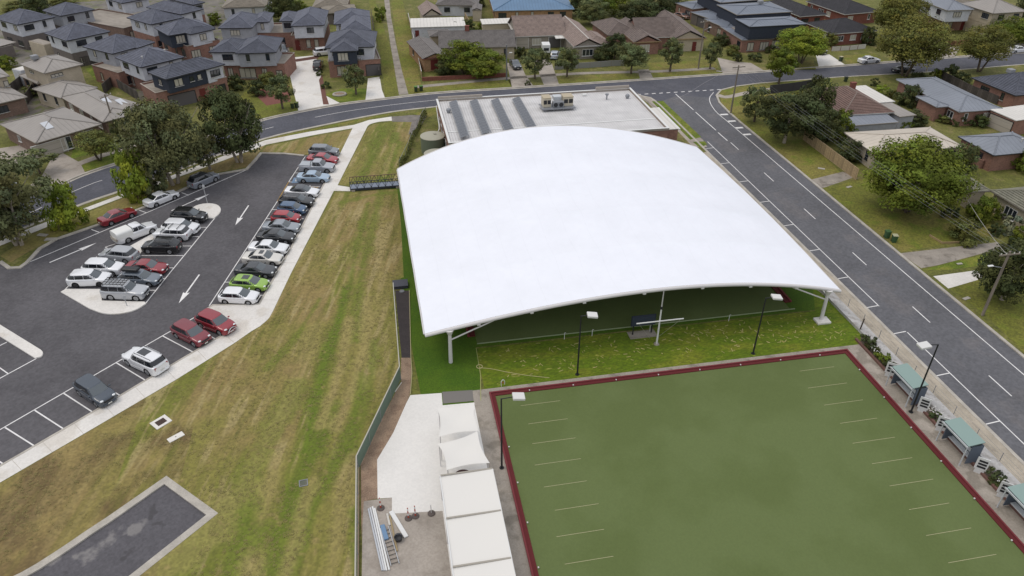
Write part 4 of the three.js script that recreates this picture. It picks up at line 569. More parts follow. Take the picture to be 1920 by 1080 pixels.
    // windows, doors and garage doors: [face, u, sill, width, height, kind]
    const F = (f) => [[ww, 0, wd / 2, 0], [wd, ww / 2, 0, Math.PI / 2], [ww, 0, -wd / 2, Math.PI], [wd, -ww / 2, 0, -Math.PI / 2]][f];
    let list = w.w ?? [];
    if (w.auto) for (const f of w.faces ?? [0, 3]) { const len = F(f)[0], n = Math.max(1, Math.floor(len / 3.4)); for (let i = 0; i < n; i++) { if (rnd() < 0.12 && n > 1) continue; const wd_ = rnd() < 0.35 ? 0.7 : rnd() < 0.6 ? 1.5 : 2; list = list.concat([[f, (i + 0.5 + rr(-0.12, 0.12)) / n, (w.sy ?? b + 0.95), Math.min(wd_, len * 0.7), w.wh ?? (wd_ < 1 ? 1.3 : 1.15), 'w']]); } }
    for (const [f, u, y, w0, h0, kind] of list) {
      const [len, fx, fz, ry] = F(f), g = new THREE.Group(), along = (u - 0.5) * len, lx = fx + Math.cos(ry) * along, lz = fz - Math.sin(ry) * along;
      g.position.set(cx - bx + lx * Math.cos(ang) + lz * Math.sin(ang), y, cz - bz - lx * Math.sin(ang) + lz * Math.cos(ang)); g.rotation.y = ang + ry; H.add(g);
      if (kind === 'g' || kind === 'G') { g.name = 'garage_door'; part('panel', boxG(w0, h0, 0.06, 0, h0 / 2, 0.02), kind === 'G' ? mGarageD : mGarage, g); part('frame', join([boxG(0.1, h0, 0.12, -w0 / 2 - 0.05, h0 / 2, 0.03), boxG(0.1, h0, 0.12, w0 / 2 + 0.05, h0 / 2, 0.03), boxG(w0 + 0.2, 0.1, 0.12, 0, h0 + 0.05, 0.03)]), w.wf ?? mFrameD, g); }
      else if (kind === 'd') { g.name = 'door'; part('leaf', boxG(w0, h0, 0.06, 0, h0 / 2, 0.03), w.dm ?? mDoor, g); part('handle', boxG(0.05, 0.14, 0.08, w0 * 0.36, h0 * 0.48, 0.08), mRim, g); }
      else { g.name = 'window'; const G = winGeo(Math.round(w0 * 20) / 20, h0, w0 > 1.7 ? 3 : w0 > 0.9 ? 2 : 1); part('frame', G.frame, w.wf ?? mFrameD, g); part('sill', G.sill, w.wf ?? mFasciaW, g); const pm = kind === 'b' || (kind === 'w' && rnd() < 0.4) ? mBlind : mPane; for (const q of G.panes) part('pane', q, pm, g); }
    }
  }
  return H;
}
const town = 'slate roofed townhouses', tanG = 'single storey grey roofed houses';
// upper storey U(rect), brick ground storey B(rect)
const U = (r, wm = WM.white, o = {}) => ({ r, e: 5.6, b: 2.9, roof: 'hip', p: 23, rm: RM.slate, wm, auto: 1, sy: 3.95, ...o });
const B = (r, wm = WM.brick, o = {}) => ({ r, e: 2.95, roof: 'flat', ov: 0.02, wm, auto: 1, sy: 0.7, wh: 1.5, ...o });
const N = (r, o = {}) => { const q = r.slice(); q[2] = r[2] - 0.9; q[3] = r[3] - 0.9; return { r: q, e: 2.9, ov: 0, roof: 'flat', parapet: 0, wm: WM.brick, auto: 1, sy: 0.7, ...o }; };
const hrect = {
  a: [-75.95,-185.72,8.16,10.17,0.791], b: [-60.62,-170.36,9.11,9.3,0.734], c: [-68.55,-191.62,7.76,8.35,0.738], d: [-58.61,-202.57,7.26,9.12,0.721], e: [-47.43,-180.8,7.96,9.64,0.739], f: [-44.98,-189.35,6.06,12.57,0.822], g: [-39.45,-170.47,9.79,8.27,0.534], h: [-49.81,-159.26,9.33,9.33,0.846], i: [-41.91,-149.04,8.49,9.48,0.695], j: [-33.89,-140.76,11.4,6.19,0.701],
};
house('townhouse', 'white and grey slate roofed townhouse at the upper left edge', [U(hrect.a, WM.white, { wm: WM.white }), N(hrect.a, { wm: WM.taupe })], { group: town });
house('townhouse', 'taupe based townhouse with broad white upper band near the grey rooftops', [U(hrect.b, WM.white), N(hrect.b, { wm: WM.taupe }), B([-69.86,-174.7,5.96,2.21,-0.753], WM.cream, { auto: 0, parapet: 0 })], { group: town });
house('townhouse', 'grey townhouse with dark balcony beside the green paddock corner', [U(hrect.c, WM.render), N(hrect.c, { wm: WM.taupe })], { group: town });
house('townhouse', 'white topped townhouse over a long brown brick wall', [U(hrect.d, WM.white), B([-60.34,-192.77,9.84,21.18,0.896], WM.brownbrick, { faces: [0] })], { group: town });
house('townhouse', 'pale townhouse behind the navy fronted one', [U(hrect.e, WM.white), N(hrect.e)], { group: town });
house('townhouse', 'townhouse with a wide slate roof at the back of the row', [U(hrect.f, WM.white), N(hrect.f)], { group: town });
house('townhouse', 'slate roof townhouse just visible at the top edge', [U([-44.35,-197.75,3.13,12.33,0.737], WM.render), N([-44.35,-197.75,3.13,12.33,0.737])], { group: town });
house('townhouse', 'navy fronted townhouse with white corner room and square window', [U(hrect.g, WM.navy, { w: [[0, 0.22, 3.7, 1.9, 1.5, 'b']], auto: 0, capm: RM.slate2 }), U([-36.35,-168.02,5.78,3.82,0.704], WM.white, { rm: RM.slate2, p: 20, w: [[0, 0.5, 3.8, 1.5, 1.3, 'w']], auto: 0 }), B([-39.22,-171.71,7.22,12.19,0.646], WM.brick)], { group: town });
house('townhouse', 'pale grey townhouse above the small green backyard', [U(hrect.h, WM.render), U([-45.64,-158.67,4.48,2.77,1.016], WM.white, { p: 18 }), B([-47.97,-154.57,8.99,8.87,0.794], WM.brick, { faces: [0, 3] })], { group: town });
house('townhouse', 'white walled townhouse with a pale valley line in its roof', [U(hrect.i, WM.white, { ex: [[-2.5, 2.5, 'v'], [2.2, 2, 'v']] }), B([-41.28,-149.38,7.86,8.4,0.646], WM.brick)], { group: town });
house('townhouse', 'brick townhouse with navy upper front beside the large dark trees', [U(hrect.j, WM.navy, { rm: RM.slate2, auto: 0, w: [[0, 0.18, 3.8, 1.6, 1.3, 'b'], [0, 0.42, 4, 0.8, 0.9, 'w'], [0, 0.56, 4, 0.8, 0.9, 'w'], [3, 0.5, 3.9, 1, 1, 'w']] }), U([-29.8,-141.67,4.08,2.48,0.752], WM.white, { rm: RM.slate2, p: 19, auto: 0, w: [[0, 0.5, 3.8, 2, 1.2, 'w']] }), B([-35.01,-141.48,13.02,6.99,0.575], WM.brick, { auto: 0, w: [[0, 0.33, 0, 4.8, 2.2, 'G'], [0, 0.62, 0, 1.1, 2.2, 'd'], [0, 0.9, 0.8, 1.6, 1.4, 'w']], cm: mConcGrey })], { group: town });
house('townhouse', 'wide townhouse with white blinds facing the shared driveway', [U([-27.93,-154.22,5.95,8.28,-0.162], WM.white, { rm: RM.slate2, faces: [0] }), U([-22.34,-153.68,7.64,10.19,-0.057], WM.render, { rm: RM.slate2, faces: [0, 1] }), B([-22.93,-153.77,12.02,7.54,-0.203], WM.brick, { auto: 0, w: [[0, 0.1, 0.5, 1, 1.8, 'b'], [0, 0.38, 0.4, 3.2, 1.9, 'b'], [0, 0.66, 0.5, 1, 1.8, 'b'], [0, 0.9, 0.9, 1.2, 1, 'w']] })], { group: town });
house('townhouse', 'grey townhouse with three windows behind the wide driveway townhouse', [U([-28.27,-173.78,7.1,10.77,-0.111], WM.render, { faces: [0], p: 25 }), U([-23.86,-176.56,3.61,7.92,-0.045], WM.white, { faces: [0] }), B([-22.02,-177.02,8.98,8.86,-0.100], WM.brick), N([-28.27,-173.78,7.1,10.77,-0.111])], { group: town });
house('townhouse', 'white fronted townhouse above the brick carport with parked car', [U([-13.57,-174.36,6.98,13.07,-0.045], WM.white, { faces: [0], p: 26 }), U([-18.4,-176.52,3.18,7.87,-0.026], WM.render, { faces: [0] }), B([-13.92,-174.96,6.97,11.14,-0.080], WM.brick, { auto: 0, w: [[0, 0.16, 0, 1, 2.2, 'd'], [0, 0.5, 0.6, 0.9, 1.7, 'b'], [0, 0.75, 0.6, 0.9, 1.7, 'b']] })], { group: town });
house('townhouse', 'slate roofed townhouse backing onto the grassy lane', [U([-4.45,-173.33,7.83,11.07,0.002], WM.white, { faces: [0, 3] }), U([-3.65,-167.43,6.23,11.43,-0.001], WM.render, { faces: [0], auto: 0 }), N([-3.65,-167.43,6.23,11.43,-0.001], { faces: [0] })], { group: town });
house('townhouse', 'corner townhouse with brown garage door beside the grassy lane', [U([-4.55,-154.94,9.58,11.16,-0.076], WM.white, { rm: RM.slate2, faces: [0] }), U([-5.87,-151.67,5.25,9.62,-0.036], WM.navy, { rm: RM.slate2, auto: 0, w: [[0, 0.42, 3.7, 2, 1.5, 'b'], [1, 0.8, 4, 0.7, 1, 'w']] }), B([-6.28,-154.51,6.24,11.43,-0.003], WM.brick, { auto: 0, w: [[0, 0.42, 0.5, 2.2, 1.7, 'w']] }), B([-1.88,-154.01,4.29,10.74,0.078], WM.brick, { auto: 0, w: [[0, 0.65, 0, 2.8, 2.2, 'G']] })], { group: town });
// grey-roofed brick and rendered houses on the left
const S = (r, wm, o = {}) => ({ r, e: 2.75, roof: 'hip', p: 18, rm: RM.tan, wm, auto: 1, fm: mFasciaT, ...o });
house('house', 'cream two storey house with a pale grey roof and cooler', [{ ...S([-59.07,-148.64,6.99,9.65,0.748], WM.cream), e: 5.4, b: 0, auto: 0, w: [[0, 0.28, 4.2, 2.1, 0.6, 'w'], [3, 0.35, 4.2, 1.4, 0.5, 'w']], ex: [[-1.5, -2.2, 'a']] }, S([-62.38,-150.01,3.98,7.96,0.712], WM.brownbrick), B([-66.96,-155.51,2.74,2.67,0.896], WM.white, { auto: 0, parapet: 0, rm: RM.white })], { group: tanG });
house('house', 'low grey roofed house wedged in front of the cream two storey one', [S([-55.54,-142.15,6.76,9.03,0.825], WM.cream)], { group: tanG });
house('house', 'long grey roofed brick house with skylight beside the big trees', [S([-47.1,-131.98,5.97,17.49,0.642], WM.brownbrick, { ex: [[1, 1, 's']], wf: mFrameW, p: 16 }), S([-44.1,-131.58,4.44,12.51,0.843], WM.brownbrick, { ex: [[0, 1.4, 's']], p: 16 })], { group: tanG });
house('house', 'grey roofed brick house with cream garage door and roof skylight', [S([-52.21,-123.72,10.06,12.59,0.726], WM.brownbrick, { ex: [[-1.6, 3, 's']], auto: 0, w: [[0, 0.14, 0, 4.8, 2.2, 'g'], [0, 0.42, 0.3, 1.6, 2, 'w'], [0, 0.8, 0.3, 1.8, 2, 'w'], [3, 0.4, 1, 1, 1, 'w']], wf: mFrameW, p: 16 })], { group: tanG });
house('house', 'brown brick house with grey roof at the left edge, lower one', [S([-66.04,-139.51,7.09,8.64,0.678], WM.brownbrick)], { group: tanG });
house('house', 'cream rendered house at the left edge behind the brown brick one', [S([-68.43,-144.98,5.18,6.37,0.582], WM.cream, { e: 5, auto: 0, w: [[0, 0.9, 3.2, 0.8, 1, 'b']] })], { group: tanG });
house('carport', 'open carport with pale flat roof at the left edge', [{ r: [-81.65,-176.51,7.3,9.87,0.951], e: 2.7, roof: 'sk', p: 2, rm: RM.tan, open: 1, fm: mFasciaT }, { r: [-79.85,-175.52,5.46,6.96,0.894], e: 2.4, roof: 'flat', parapet: 0, ov: 0.3, wm: WM.taupe }], { cat: 'carport' });
// across the main street, behind
house('house', 'olive tan roofed white house behind the townhouses', [S([-31.28,-208.32,10.8,14.62,-0.013], WM.white, { rm: RM.tanT, p: 20 })]);
house('house', 'beige roofed house at the top beside the grassy lane', [S([-9.87,-204.22,8.59,14.06,-0.073], WM.brownbrick, { rm: RM.tanT }), S([-7.97,-194.83,8.19,7.68,0.094], WM.taupe, { rm: RM.tanT, p: 14 })]);
house('house', 'white weatherboard house with grey roof and back veranda', [S([22.5,-199.89,10.69,12.25,-0.227], WM.white, { rm: RM.grey }), { r: [24.3,-194.76,4.6,2.91,-0.047], e: 2.4, roof: 'sk', p: 4, rm: RM.tan, open: 1 }]);
house('garden_hut', 'small cream hut with an old tiled gable roof', [S([13.96,-189.08,4.78,9.38,0.049], WM.cream, { roof: 'gz', p: 32, rm: RM.pink, auto: 0 })], { cat: 'hut' });
house('garden_shed', 'little cream shed with grey gable roof', [S([25.99,-190.75,2.38,5.63,-0.173], WM.cream, { roof: 'gz', rm: RM.grey, auto: 0, ov: 0.15 })], { cat: 'shed' });
house('garden_shed', 'long white flat roofed shed beside the grassy lane fence', [S([14.77,-177.04,12.58,6.9,-0.059], WM.white, { roof: 'sk', p: 3, rm: RM.white, fm: mFasciaW, auto: 0, ov: 0.2, w: [[0, 0.1, 0, 0.9, 2, 'd']] })], { cat: 'shed' });
house('garage', 'cream rendered garage with white roof edge behind the long tiled house', [S([29.59,-175.91,9.52,3.99,-0.018], WM.cream, { roof: 'sk', p: 3, rm: RM.white, fm: mFasciaW, auto: 0, ov: 0.15 })], { cat: 'garage' });
house('house', 'wide house with a bright blue metal roof', [S([40.7,-199.23,20.17,27.27,-0.089], WM.orange, { rm: RM.blue, p: 16, fm: mat('#8fa2b4'), auto: 1, faces: [0, 3], wf: mFrameD, ex: [[5, 3, 's'], [2, 3, 's']] })]);
house('house', 'long grey tiled house with orange brick gable behind round shrubs', [S([21.7,-161.18,16.33,11.86,-0.113], WM.cream, { roof: 'gx', rm: RM.grey, faces: [0], ex: [[-2, 0, 'c']], cap: 1, wf: mFrameD }), S([10.5,-156.04,5.43,13.77,0.171], WM.orange, { roof: 'gz', rm: RM.grey, auto: 0, w: [[0, 0.45, 0.3, 1.5, 2, 'd'], [3, 0.3, 1, 1, 1, 'w']], fm: mat('#7b4f44') }), S([14.25,-168.09,4.7,5.36,0.013], WM.cream, { rm: RM.grey, auto: 0, p: 12 })]);
house('house', 'pink tiled house with cream front gable and three part window', [S([36.3,-168.01,11.44,12.43,-0.039], WM.stone, { roof: 'gx', p: 25, rm: RM.pink, faces: [0], wf: mFrameW, auto: 0, w: [[0, 0.12, 0, 2.6, 2.3, 'g'], [0, 0.42, 0.7, 2, 1.4, 'w'], [0, 0.8, 0, 2.6, 2.3, 'G']], fm: mFasciaW }), S([44.08,-162.06,6.47,19.86,0.015], WM.stone, { roof: 'gz', p: 25, rm: RM.pink, auto: 0, w: [[0, 0.5, 0.6, 2.4, 1.4, 'w']], wf: mFrameW, fm: mFasciaW, capm: RM.white }), S([46.77,-157.69,5.16,9.29,0.067], WM.stone, { p: 24, rm: RM.pink, auto: 0, fm: mFasciaW }), { r: [39.97,-161.26,1.89,3.11,-0.059], e: 2.6, roof: 'sk', p: 2, rm: RM.white, open: 1, fm: mFasciaW }]);
house('house', 'brown tiled twin gabled brick house facing the street corner', [S([57.62,-161.08,6.16,16.14,-0.003], WM.brick, { roof: 'gz', p: 24, rm: RM.brown, auto: 0, w: [[0, 0.42, 0.6, 2.2, 1.5, 'b']], wf: mFrameW, fm: mat('#a08868') }), S([61.31,-162.3,8.61,12.18,-0.072], WM.brick, { roof: 'gx', p: 24, rm: RM.brown, auto: 0, fm: mFasciaW }), S([68,-163.4,7.67,19.31,-0.061], WM.cream, { roof: 'gz', p: 24, rm: RM.brown, auto: 0, w: [[0, 0.2, 0.7, 1.6, 1.3, 'w'], [0, 0.7, 0, 0.9, 2, 'd']], fm: mat('#a08868') }), S([54.17,-165.79,7.56,11.57,0.065], WM.brick, { rm: RM.brown, auto: 0, p: 24 })]);
const navyG = 'dark navy two storey units';
house('unit', 'navy clad two storey unit with brick ground floor nearest the street', [{ ...U([85.96,-154.09,13.45,7.12,0.013], WM.navy), p: 7, rm: RM.navyMetal, auto: 0, fm: mFascia, ov: 0.2 }, { ...S([82,-156.66,7.45,11.62,-0.000], WM.brick), rm: RM.navyMetal, p: 6, auto: 1, sy: 0.4, wh: 1.7, ov: 0.2 }, B([86.84,-156.37,13.59,9.69,0.020], WM.brownbrick, { parapet: 0 })], { cat: 'unit', group: navyG });
house('unit', 'navy clad unit with a rooftop cooler behind the street front unit', [{ ...U([87.86,-166.29,13.84,10.22,0.048], WM.navy), p: 7, rm: RM.navyMetal, auto: 0, ov: 0.2, ex: [[2, -1, 'a']] }, { ...S([81.05,-165.73,5.71,9.21,0.166], WM.brownbrick), rm: RM.navyMetal, p: 6, sy: 0.4, wh: 1.6, ov: 0.2 }, { ...S([81.01,-173,6.01,9.63,0.264], WM.taupe), rm: RM.navyMetal, p: 6, ov: 0.2, auto: 0, w: [[3, 0.5, 0, 4, 2.2, 'G']] }], { cat: 'unit', group: navyG });
house('unit', 'navy clad unit at the top edge beside the parked brown car', [{ ...U([87.56,-179.25,11.52,11.29,0.128], WM.navy), p: 7, rm: RM.navyMetal, auto: 0, ov: 0.2 }, { ...S([81.62,-184.22,8.34,7.45,0.250], WM.brick), rm: RM.navyMetal, p: 6, sy: 0.4, wh: 1.6, ov: 0.2 }], { cat: 'unit', group: navyG });
house('house', 'low brick house with a broad black hip roof and white gutters', [S([104.06,-176.3,7.68,15.99,0.106], WM.redbrick, { rm: RM.dark, p: 20, fm: mFasciaW })]);
house('house', 'red brick house with black hip roof and white front railings', [S([105.62,-157.68,11.64,10.22,0.084], WM.redbrick, { rm: RM.dark, p: 20, fm: mFasciaW, wf: mFrameW, faces: [0, 3] })]);
house('house', 'red brick house with black roof directly behind the railings house', [S([116.95,-176.16,10.43,14.89,0.145], WM.redbrick, { rm: RM.dark, p: 20, fm: mFasciaW, wf: mFrameW })]);
house('house', 'two storey white and brick house with grey metal roof', [{ ...U([134.63,-161.63,6.66,10.69,-0.055], WM.white), rm: RM.zinc, fm: mFasciaT, faces: [0, 3] }, B([137.32,-163.73,9.78,8.09,0.013], WM.brick, { cm: mFasciaW, auto: 0, w: [[0, 0.25, 0.5, 2.6, 1.9, 'w'], [0, 0.72, 0, 1.6, 2.2, 'd']] })]);
house('house', 'beige rendered house at the top right corner', [{ ...U([143.78,-157.57,9.15,10.54,0.051], WM.cream), rm: RM.tan, fm: mFasciaT }, N([143.78,-157.57,9.15,10.54,0.051], { wm: WM.cream })]);
house('house', 'brick house with tan roof between the beige and grey roofed houses', [S([150.38,-173.82,4.56,8.26,0.085], WM.redbrick, { rm: RM.tanT })]);
// right-hand block
house('house', 'weathered rust tiled house with white flat extension and red chimney', [S([79.57,-111.41,9.2,12.58,-0.026], WM.stone, { rm: RM.rust, p: 24, ex: [[2.2, -3.2, 'c']], fm: mFasciaW, capm: RM.pink }), { r: [85.58,-113.98,3.22,8.42,0.035], e: 2.75, roof: 'sk', p: 1, rm: RM.white, wm: WM.white, fm: mFasciaW, ov: 0.2 }, { r: [85.39,-106.95,3.26,6.56,0.093], e: 2.5, roof: 'sk', p: 1, rm: RM.tan, wm: WM.render, fm: mFasciaT, ov: 0.2 }, { r: [78.37,-103.9,8.82,4.22,0.013], e: 2.3, roof: 'sk', p: 4, rm: RM.zinc, wm: WM.render, fm: mFasciaT, ov: 0.15 }]);
house('house', 'long house with cream ribbed metal roof behind the big round tree', [S([78.1,-94.02,14.76,8.15,-0.020], WM.cream, { rm: RM.cream, p: 14, fm: mFasciaT, faces: [3, 0], wf: mFrameD })]);
house('house', 'brick house with smooth grey metal roof and bay windows', [S([98.96,-112.01,8.15,17.4,-0.003], WM.brick, { rm: RM.zinc, p: 17, faces: [0, 3], wf: mFrameW, fm: mat('#9a9da3') }), S([93.96,-108.8,2.67,5.44,0.021], WM.brick, { rm: RM.zinc, p: 15, faces: [0], auto: 0, fm: mat('#9a9da3') })]);
house('garage', 'brick garage with white flat roof and cream door', [{ r: [105.49,-101.37,9.05,5.23,0.125], e: 2.7, roof: 'sk', p: 1, rm: RM.white, wm: WM.brick, ov: 0.12, fm: mFasciaW, w: [[3, 0.5, 0, 4.5, 2.2, 'g']] }], { cat: 'garage' });
house('house', 'brick house with dark slate tiled roof and cooler at the right edge', [S([115.11,-114.23,10.76,10.3,0.066], WM.brick, { rm: RM.slate2, p: 23, ex: [[-1, -1.5, 'a'], [3, 2, 'v']], fm: mFascia, faces: [3, 0], capm: RM.slate2 })]);
house('house', 'brick house with blue grey metal roof at the right edge', [S([92.29,-90.05,9.72,7.45,0.028], WM.brick, { rm: RM.zinc, p: 18, ex: [[1.5, 1.5, 'v']], fm: mFascia, faces: [3] })]);
house('house', 'white weatherboard house with mossy grey tiles at the right edge', [S([77.46,-78.46,2.8,4.94,-0.034], WM.cream, { rm: RM.moss, p: 22, fm: mFasciaT, auto: 0, w: [[3, 0.45, 0.6, 1.8, 1.5, 'w']] }), S([83.38,-69.99,12.21,9.03,-1.554], WM.cream, { rm: RM.moss, p: 22, fm: mFasciaT, auto: 0, w: [[0, 0.3, 0.5, 2, 1.5, 'w'], [0, 0.62, 0.6, 1.5, 1.3, 'w']], wf: mFrameW })]);

// ---------- trees and shrubs ----------
const LEAF = { gum: '#676c4b', dark: '#4b5334', street: '#646d49', lime: '#66732c', bright: '#7d8c34', plane: '#6a6c38', olive: '#666b3c', grey: '#7d8672', rose: '#4e5a36' };
const leafMats = {}, barkMat = tmat(texOf(128, (u, v) => { const n = fbm(u, v, 12, 3, 401); return mul([104, 92, 80], 0.6 + 0.7 * n); }, 1.5), 0.95), barkPale = tmat(texOf(128, (u, v) => { const n = fbm(u, v, 9, 3, 405); return mul([164, 154, 140], 0.55 + 0.7 * n); }, 1.5), 0.95);
const leafMat = (k) => leafMats[k] ??= new THREE.MeshPhysicalMaterial({ color: LEAF[k], roughness: 0.85, vertexColors: true, side: THREE.DoubleSide, transmission: 0.12, thickness: 0, specularIntensity: 0.3 });
const crownCache = {};
// crown of leaf-sized faces in clumps; metres; r radius, h height (centre at 0), s leaf size
function crownG(key, r, hh, nClump, leaves, s, shape) {
  return crownCache[key] ??= (() => {
    const pos = [], col = [], nor = [], c = V(0, 0, 0), t1 = V(0, 0, 0), t2 = V(0, 0, 0);
    const lobes = []; for (let i = 0; i < 7; i++) lobes.push([rr(0, 6.283), rr(-0.6, 0.9), rr(0.75, 1.12)]);
    for (let k = 0; k < nClump; k++) {
      let d; do d = V(rr(-1, 1), rr(-1, 1), rr(-1, 1)); while (d.lengthSq() > 1 || d.lengthSq() < 0.02); d.normalize();
      const inner = k % 4 === 0, f = inner ? rr(0.3, 0.7) : rr(0.74, 1.0);
      let bump = 1; for (const [a, e, m] of lobes) { const dot = d.x * Math.cos(a) * Math.cos(e) + d.y * Math.sin(e) + d.z * Math.sin(a) * Math.cos(e); if (dot > 0.72) bump = lerp(bump, m, (dot - 0.72) / 0.28); }
      let wx = r * f * bump; if (shape === 'cone') wx *= lerp(1.15, 0.25, (d.y + 1) / 2); if (shape === 'spread') wx *= d.y < 0 ? 1.0 + 0.1 * d.y : 1;
      const cy = d.y * hh * f * bump * (d.y < 0 ? 0.85 : 1), cx = d.x * wx, cz = d.z * wx, rc = r * rr(0.17, 0.3), tone = rr(0.62, 1.4), warm = rr(-0.12, 0.14), m = Math.round(leaves / nClump);
      for (let i = 0; i < m; i++) {
        c.set(rr(-1, 1), rr(-1, 1), rr(-1, 1)); if (c.lengthSq() > 1) c.normalize(); const q = c.clone(); c.multiplyScalar(rc); c.y *= 0.7; c.add(V(cx, cy, cz));
        const n = q.multiplyScalar(0.8).add(V(d.x * 0.4, 0.55, d.z * 0.4)).add(V(rr(-0.6, 0.6), rr(-0.6, 0.6), rr(-0.6, 0.6))).normalize();
        t1.set(rr(-1, 1), rr(-1, 1), rr(-1, 1)).cross(n).normalize(); t2.crossVectors(n, t1);
        const a = s * rr(0.6, 1.25), b = a * rr(0.5, 0.85), fold = a * 0.16, p = (u, v, w) => [c.x + t1.x * u * a + t2.x * v * b - n.x * w, c.y + t1.y * u * a + t2.y * v * b - n.y * w, c.z + t1.z * u * a + t2.z * v * b - n.z * w];
        const A = p(-0.6, 0, 0), Bp = p(0, 0.55, fold), Cp = p(0.65, 0, 0), Dp = p(0, -0.55, fold); pos.push(...A, ...Bp, ...Cp, ...A, ...Cp, ...Dp);
        const g = tone * rr(0.8, 1.2), rgb = [g * (1 + warm + 0.03), g, g * (0.92 - warm)]; for (let j = 0; j < 6; j++) col.push(...rgb);
      }
    }
    const g = geoOf(pos); g.setAttribute('color', new THREE.Float32BufferAttribute(col, 3)); return g;
  })();
}
function trunkG(h, r0, spread, multi, n = 5) {
  const g = [], lean = rr(-0.25, 0.25), top = h * rr(0.48, 0.6), k = multi ? 3 : 1;
  for (let t = 0; t < k; t++) { const a = t * 2.1 + rr(0, 1), ox = multi ? Math.cos(a) * r0 * 1.3 : 0, oz = multi ? Math.sin(a) * r0 * 1.3 : 0, ex = ox + (multi ? Math.cos(a) * spread * 0.35 : lean), ez = oz + (multi ? Math.sin(a) * spread * 0.35 : 0); const rr0 = multi ? r0 * 0.7 : r0;
    g.push(barG([ox, -0.05, oz], [lerp(ox, ex, 0.4), top * 0.45, lerp(oz, ez, 0.4)], rr0 * 1.2, 8, rr0 * 0.9), barG([lerp(ox, ex, 0.4), top * 0.44, lerp(oz, ez, 0.4)], [ex, top, ez], rr0 * 0.9, 8, rr0 * 0.62));
    for (let i = 0; i < n; i++) { const b = i * 6.283 / n + rr(-0.4, 0.4), L = spread * rr(0.55, 0.8); g.push(barG([lerp(ox, ex, 0.8), top * rr(0.78, 0.95), lerp(oz, ez, 0.8)], [ex + Math.cos(b) * L, h * rr(0.62, 0.85), ez + Math.sin(b) * L], rr0 * 0.45, 6, rr0 * 0.14)); } }
  return join(g);
}
let treeN = 0;
function tree(name, label, x, z, h, r, kind, o = {}) {
  const T = thing(name, label, o.cat ?? 'tree', x, z, rr(0, 6.28), o.group);
  const cls = r > 5 ? 3 : r > 2.9 ? 2 : r > 1.6 ? 1 : 0, shape = o.shape ?? 'round', v = treeN++ % 2, R0 = [1.2, 2.2, 3.8, 6.2][cls], low = o.low ?? 0.22, hh = o.bush ? h * 0.64 : h * (1 - low) / 2, H0 = R0 * (o.asp ?? 0.92);
  const g = crownG([cls, shape, v, o.loose ?? 0].join(), R0, H0, [20, 48, 96, 180][cls], [1300, 3800, 9000, 21000][cls] * (o.loose ? 0.6 : 1), [0.2, 0.25, 0.3, 0.36][cls], shape);
  if (!o.bush) part('trunk', trunkG(h, o.tr ?? 0.05 + 0.022 * h, r * 0.9, o.multi, 5), o.pale ? barkPale : barkMat, T);
  const c = part('crown', g, leafMat(kind), T); c.position.y = h - hh; c.scale.set(r / R0, hh / H0, r / R0);
  if (o.bush) part('stem', cylG(0.08, 0.05, h * 0.5, 6, 0, -0.02, 0), barkMat, T);
  return T;
}
const gG = 'dark trees beside the car park', sG = 'street trees on the far verge', bG = 'garden shrubs';
tree('gum_tree', 'large dark gum tree with pale trunks beside the silver four wheel drive', -30.23,-103.33,12.48,5.15, 'gum', { pale: 1, multi: 1, low: 0.1 });
tree('gum_tree', 'tall dense dark tree at the road end of the car park', -22.02,-109.83,11.33,4.24, 'dark', { pale: 1, multi: 1, low: 0.08 });
tree('gum_tree', 'rounded gum tree between the two largest car park trees', -26.04,-107.59,7.15,2.8, 'gum', { pale: 1, low: 0.12 });
tree('gum_tree', 'broad dark gum tree at the left edge by the footpath', -45.7,-88.64,11.24,4.95, 'gum', { pale: 1, multi: 1, low: 0.12 });
tree('gum_tree', 'dark leaning tree at the left edge behind the broad gum', -49.93,-93.98,7.84,4.15, 'dark', { low: 0.1 });
tree('leafy_shrub', 'bright yellow green shrub beside the footpath near the red sedan', -41.32,-92.59,6.05,2.43, 'bright', { cat: 'shrub', low: 0.02, bush: 1 });
tree('leafy_shrub', 'tall bright green shrub beside the parked white sedan', -34.4,-99.42,7.24,2.52, 'bright', { cat: 'shrub', low: 0.02, bush: 1 });
tree('leafy_shrub', 'dull green shrub behind the tall bright shrub', -32.23,-100.37,4.82,1.91, 'gum', { cat: 'shrub', low: 0.05, bush: 1 });
tree('garden_tree', 'sparse olive tree on the left nature strip', -43.18,-114.21,4.8,3.22, 'olive', { loose: 1, multi: 1, low: 0.2 });
tree('garden_tree', 'small grey green tree by the left concrete crossover', -50.34,-110.4,3.85,2.79, 'street', { loose: 1, low: 0.3 });
tree('garden_shrub', 'round dark shrub beside the grey roofed brick house', -41.5,-121.64,3.59,1.71, 'dark', { cat: 'shrub', bush: 1, low: 0 });
tree('street_tree', 'round street tree left of the pale shared driveway', -17.37,-132.38,6.13,2.34, 'street', { group: sG });
tree('street_tree', 'small street tree beside the pale driveway and lawn bed', -4.41,-137.91,5.49,2.17, 'street', { group: sG });
tree('street_tree', 'street tree in front of the cream garage and silver hatchback', 30.43,-141.07,6.04,2.81, 'street', { group: sG });
tree('street_tree', 'street tree between the two driveways of the pink tiled house', 36.99,-141.28,5.67,2.42, 'street', { group: sG });
tree('street_tree', 'widest grey green street tree beside the low front fence', 50.22,-141.04,5.93,3.29, 'street', { group: sG });
tree('street_tree', 'street tree before the cream gabled brick house', 58.47,-141.01,6.59,2.35, 'street', { group: sG });
tree('street_tree', 'smallest street tree beside the wooden power pole', 67.22,-141.27,5.39,1.84, 'street', { group: sG });
tree('garden_tree', 'broad bushy lime tree covering the long tiled house', 17.04,-146.89,6.34,4.45, 'lime', { low: 0.05, multi: 1 });
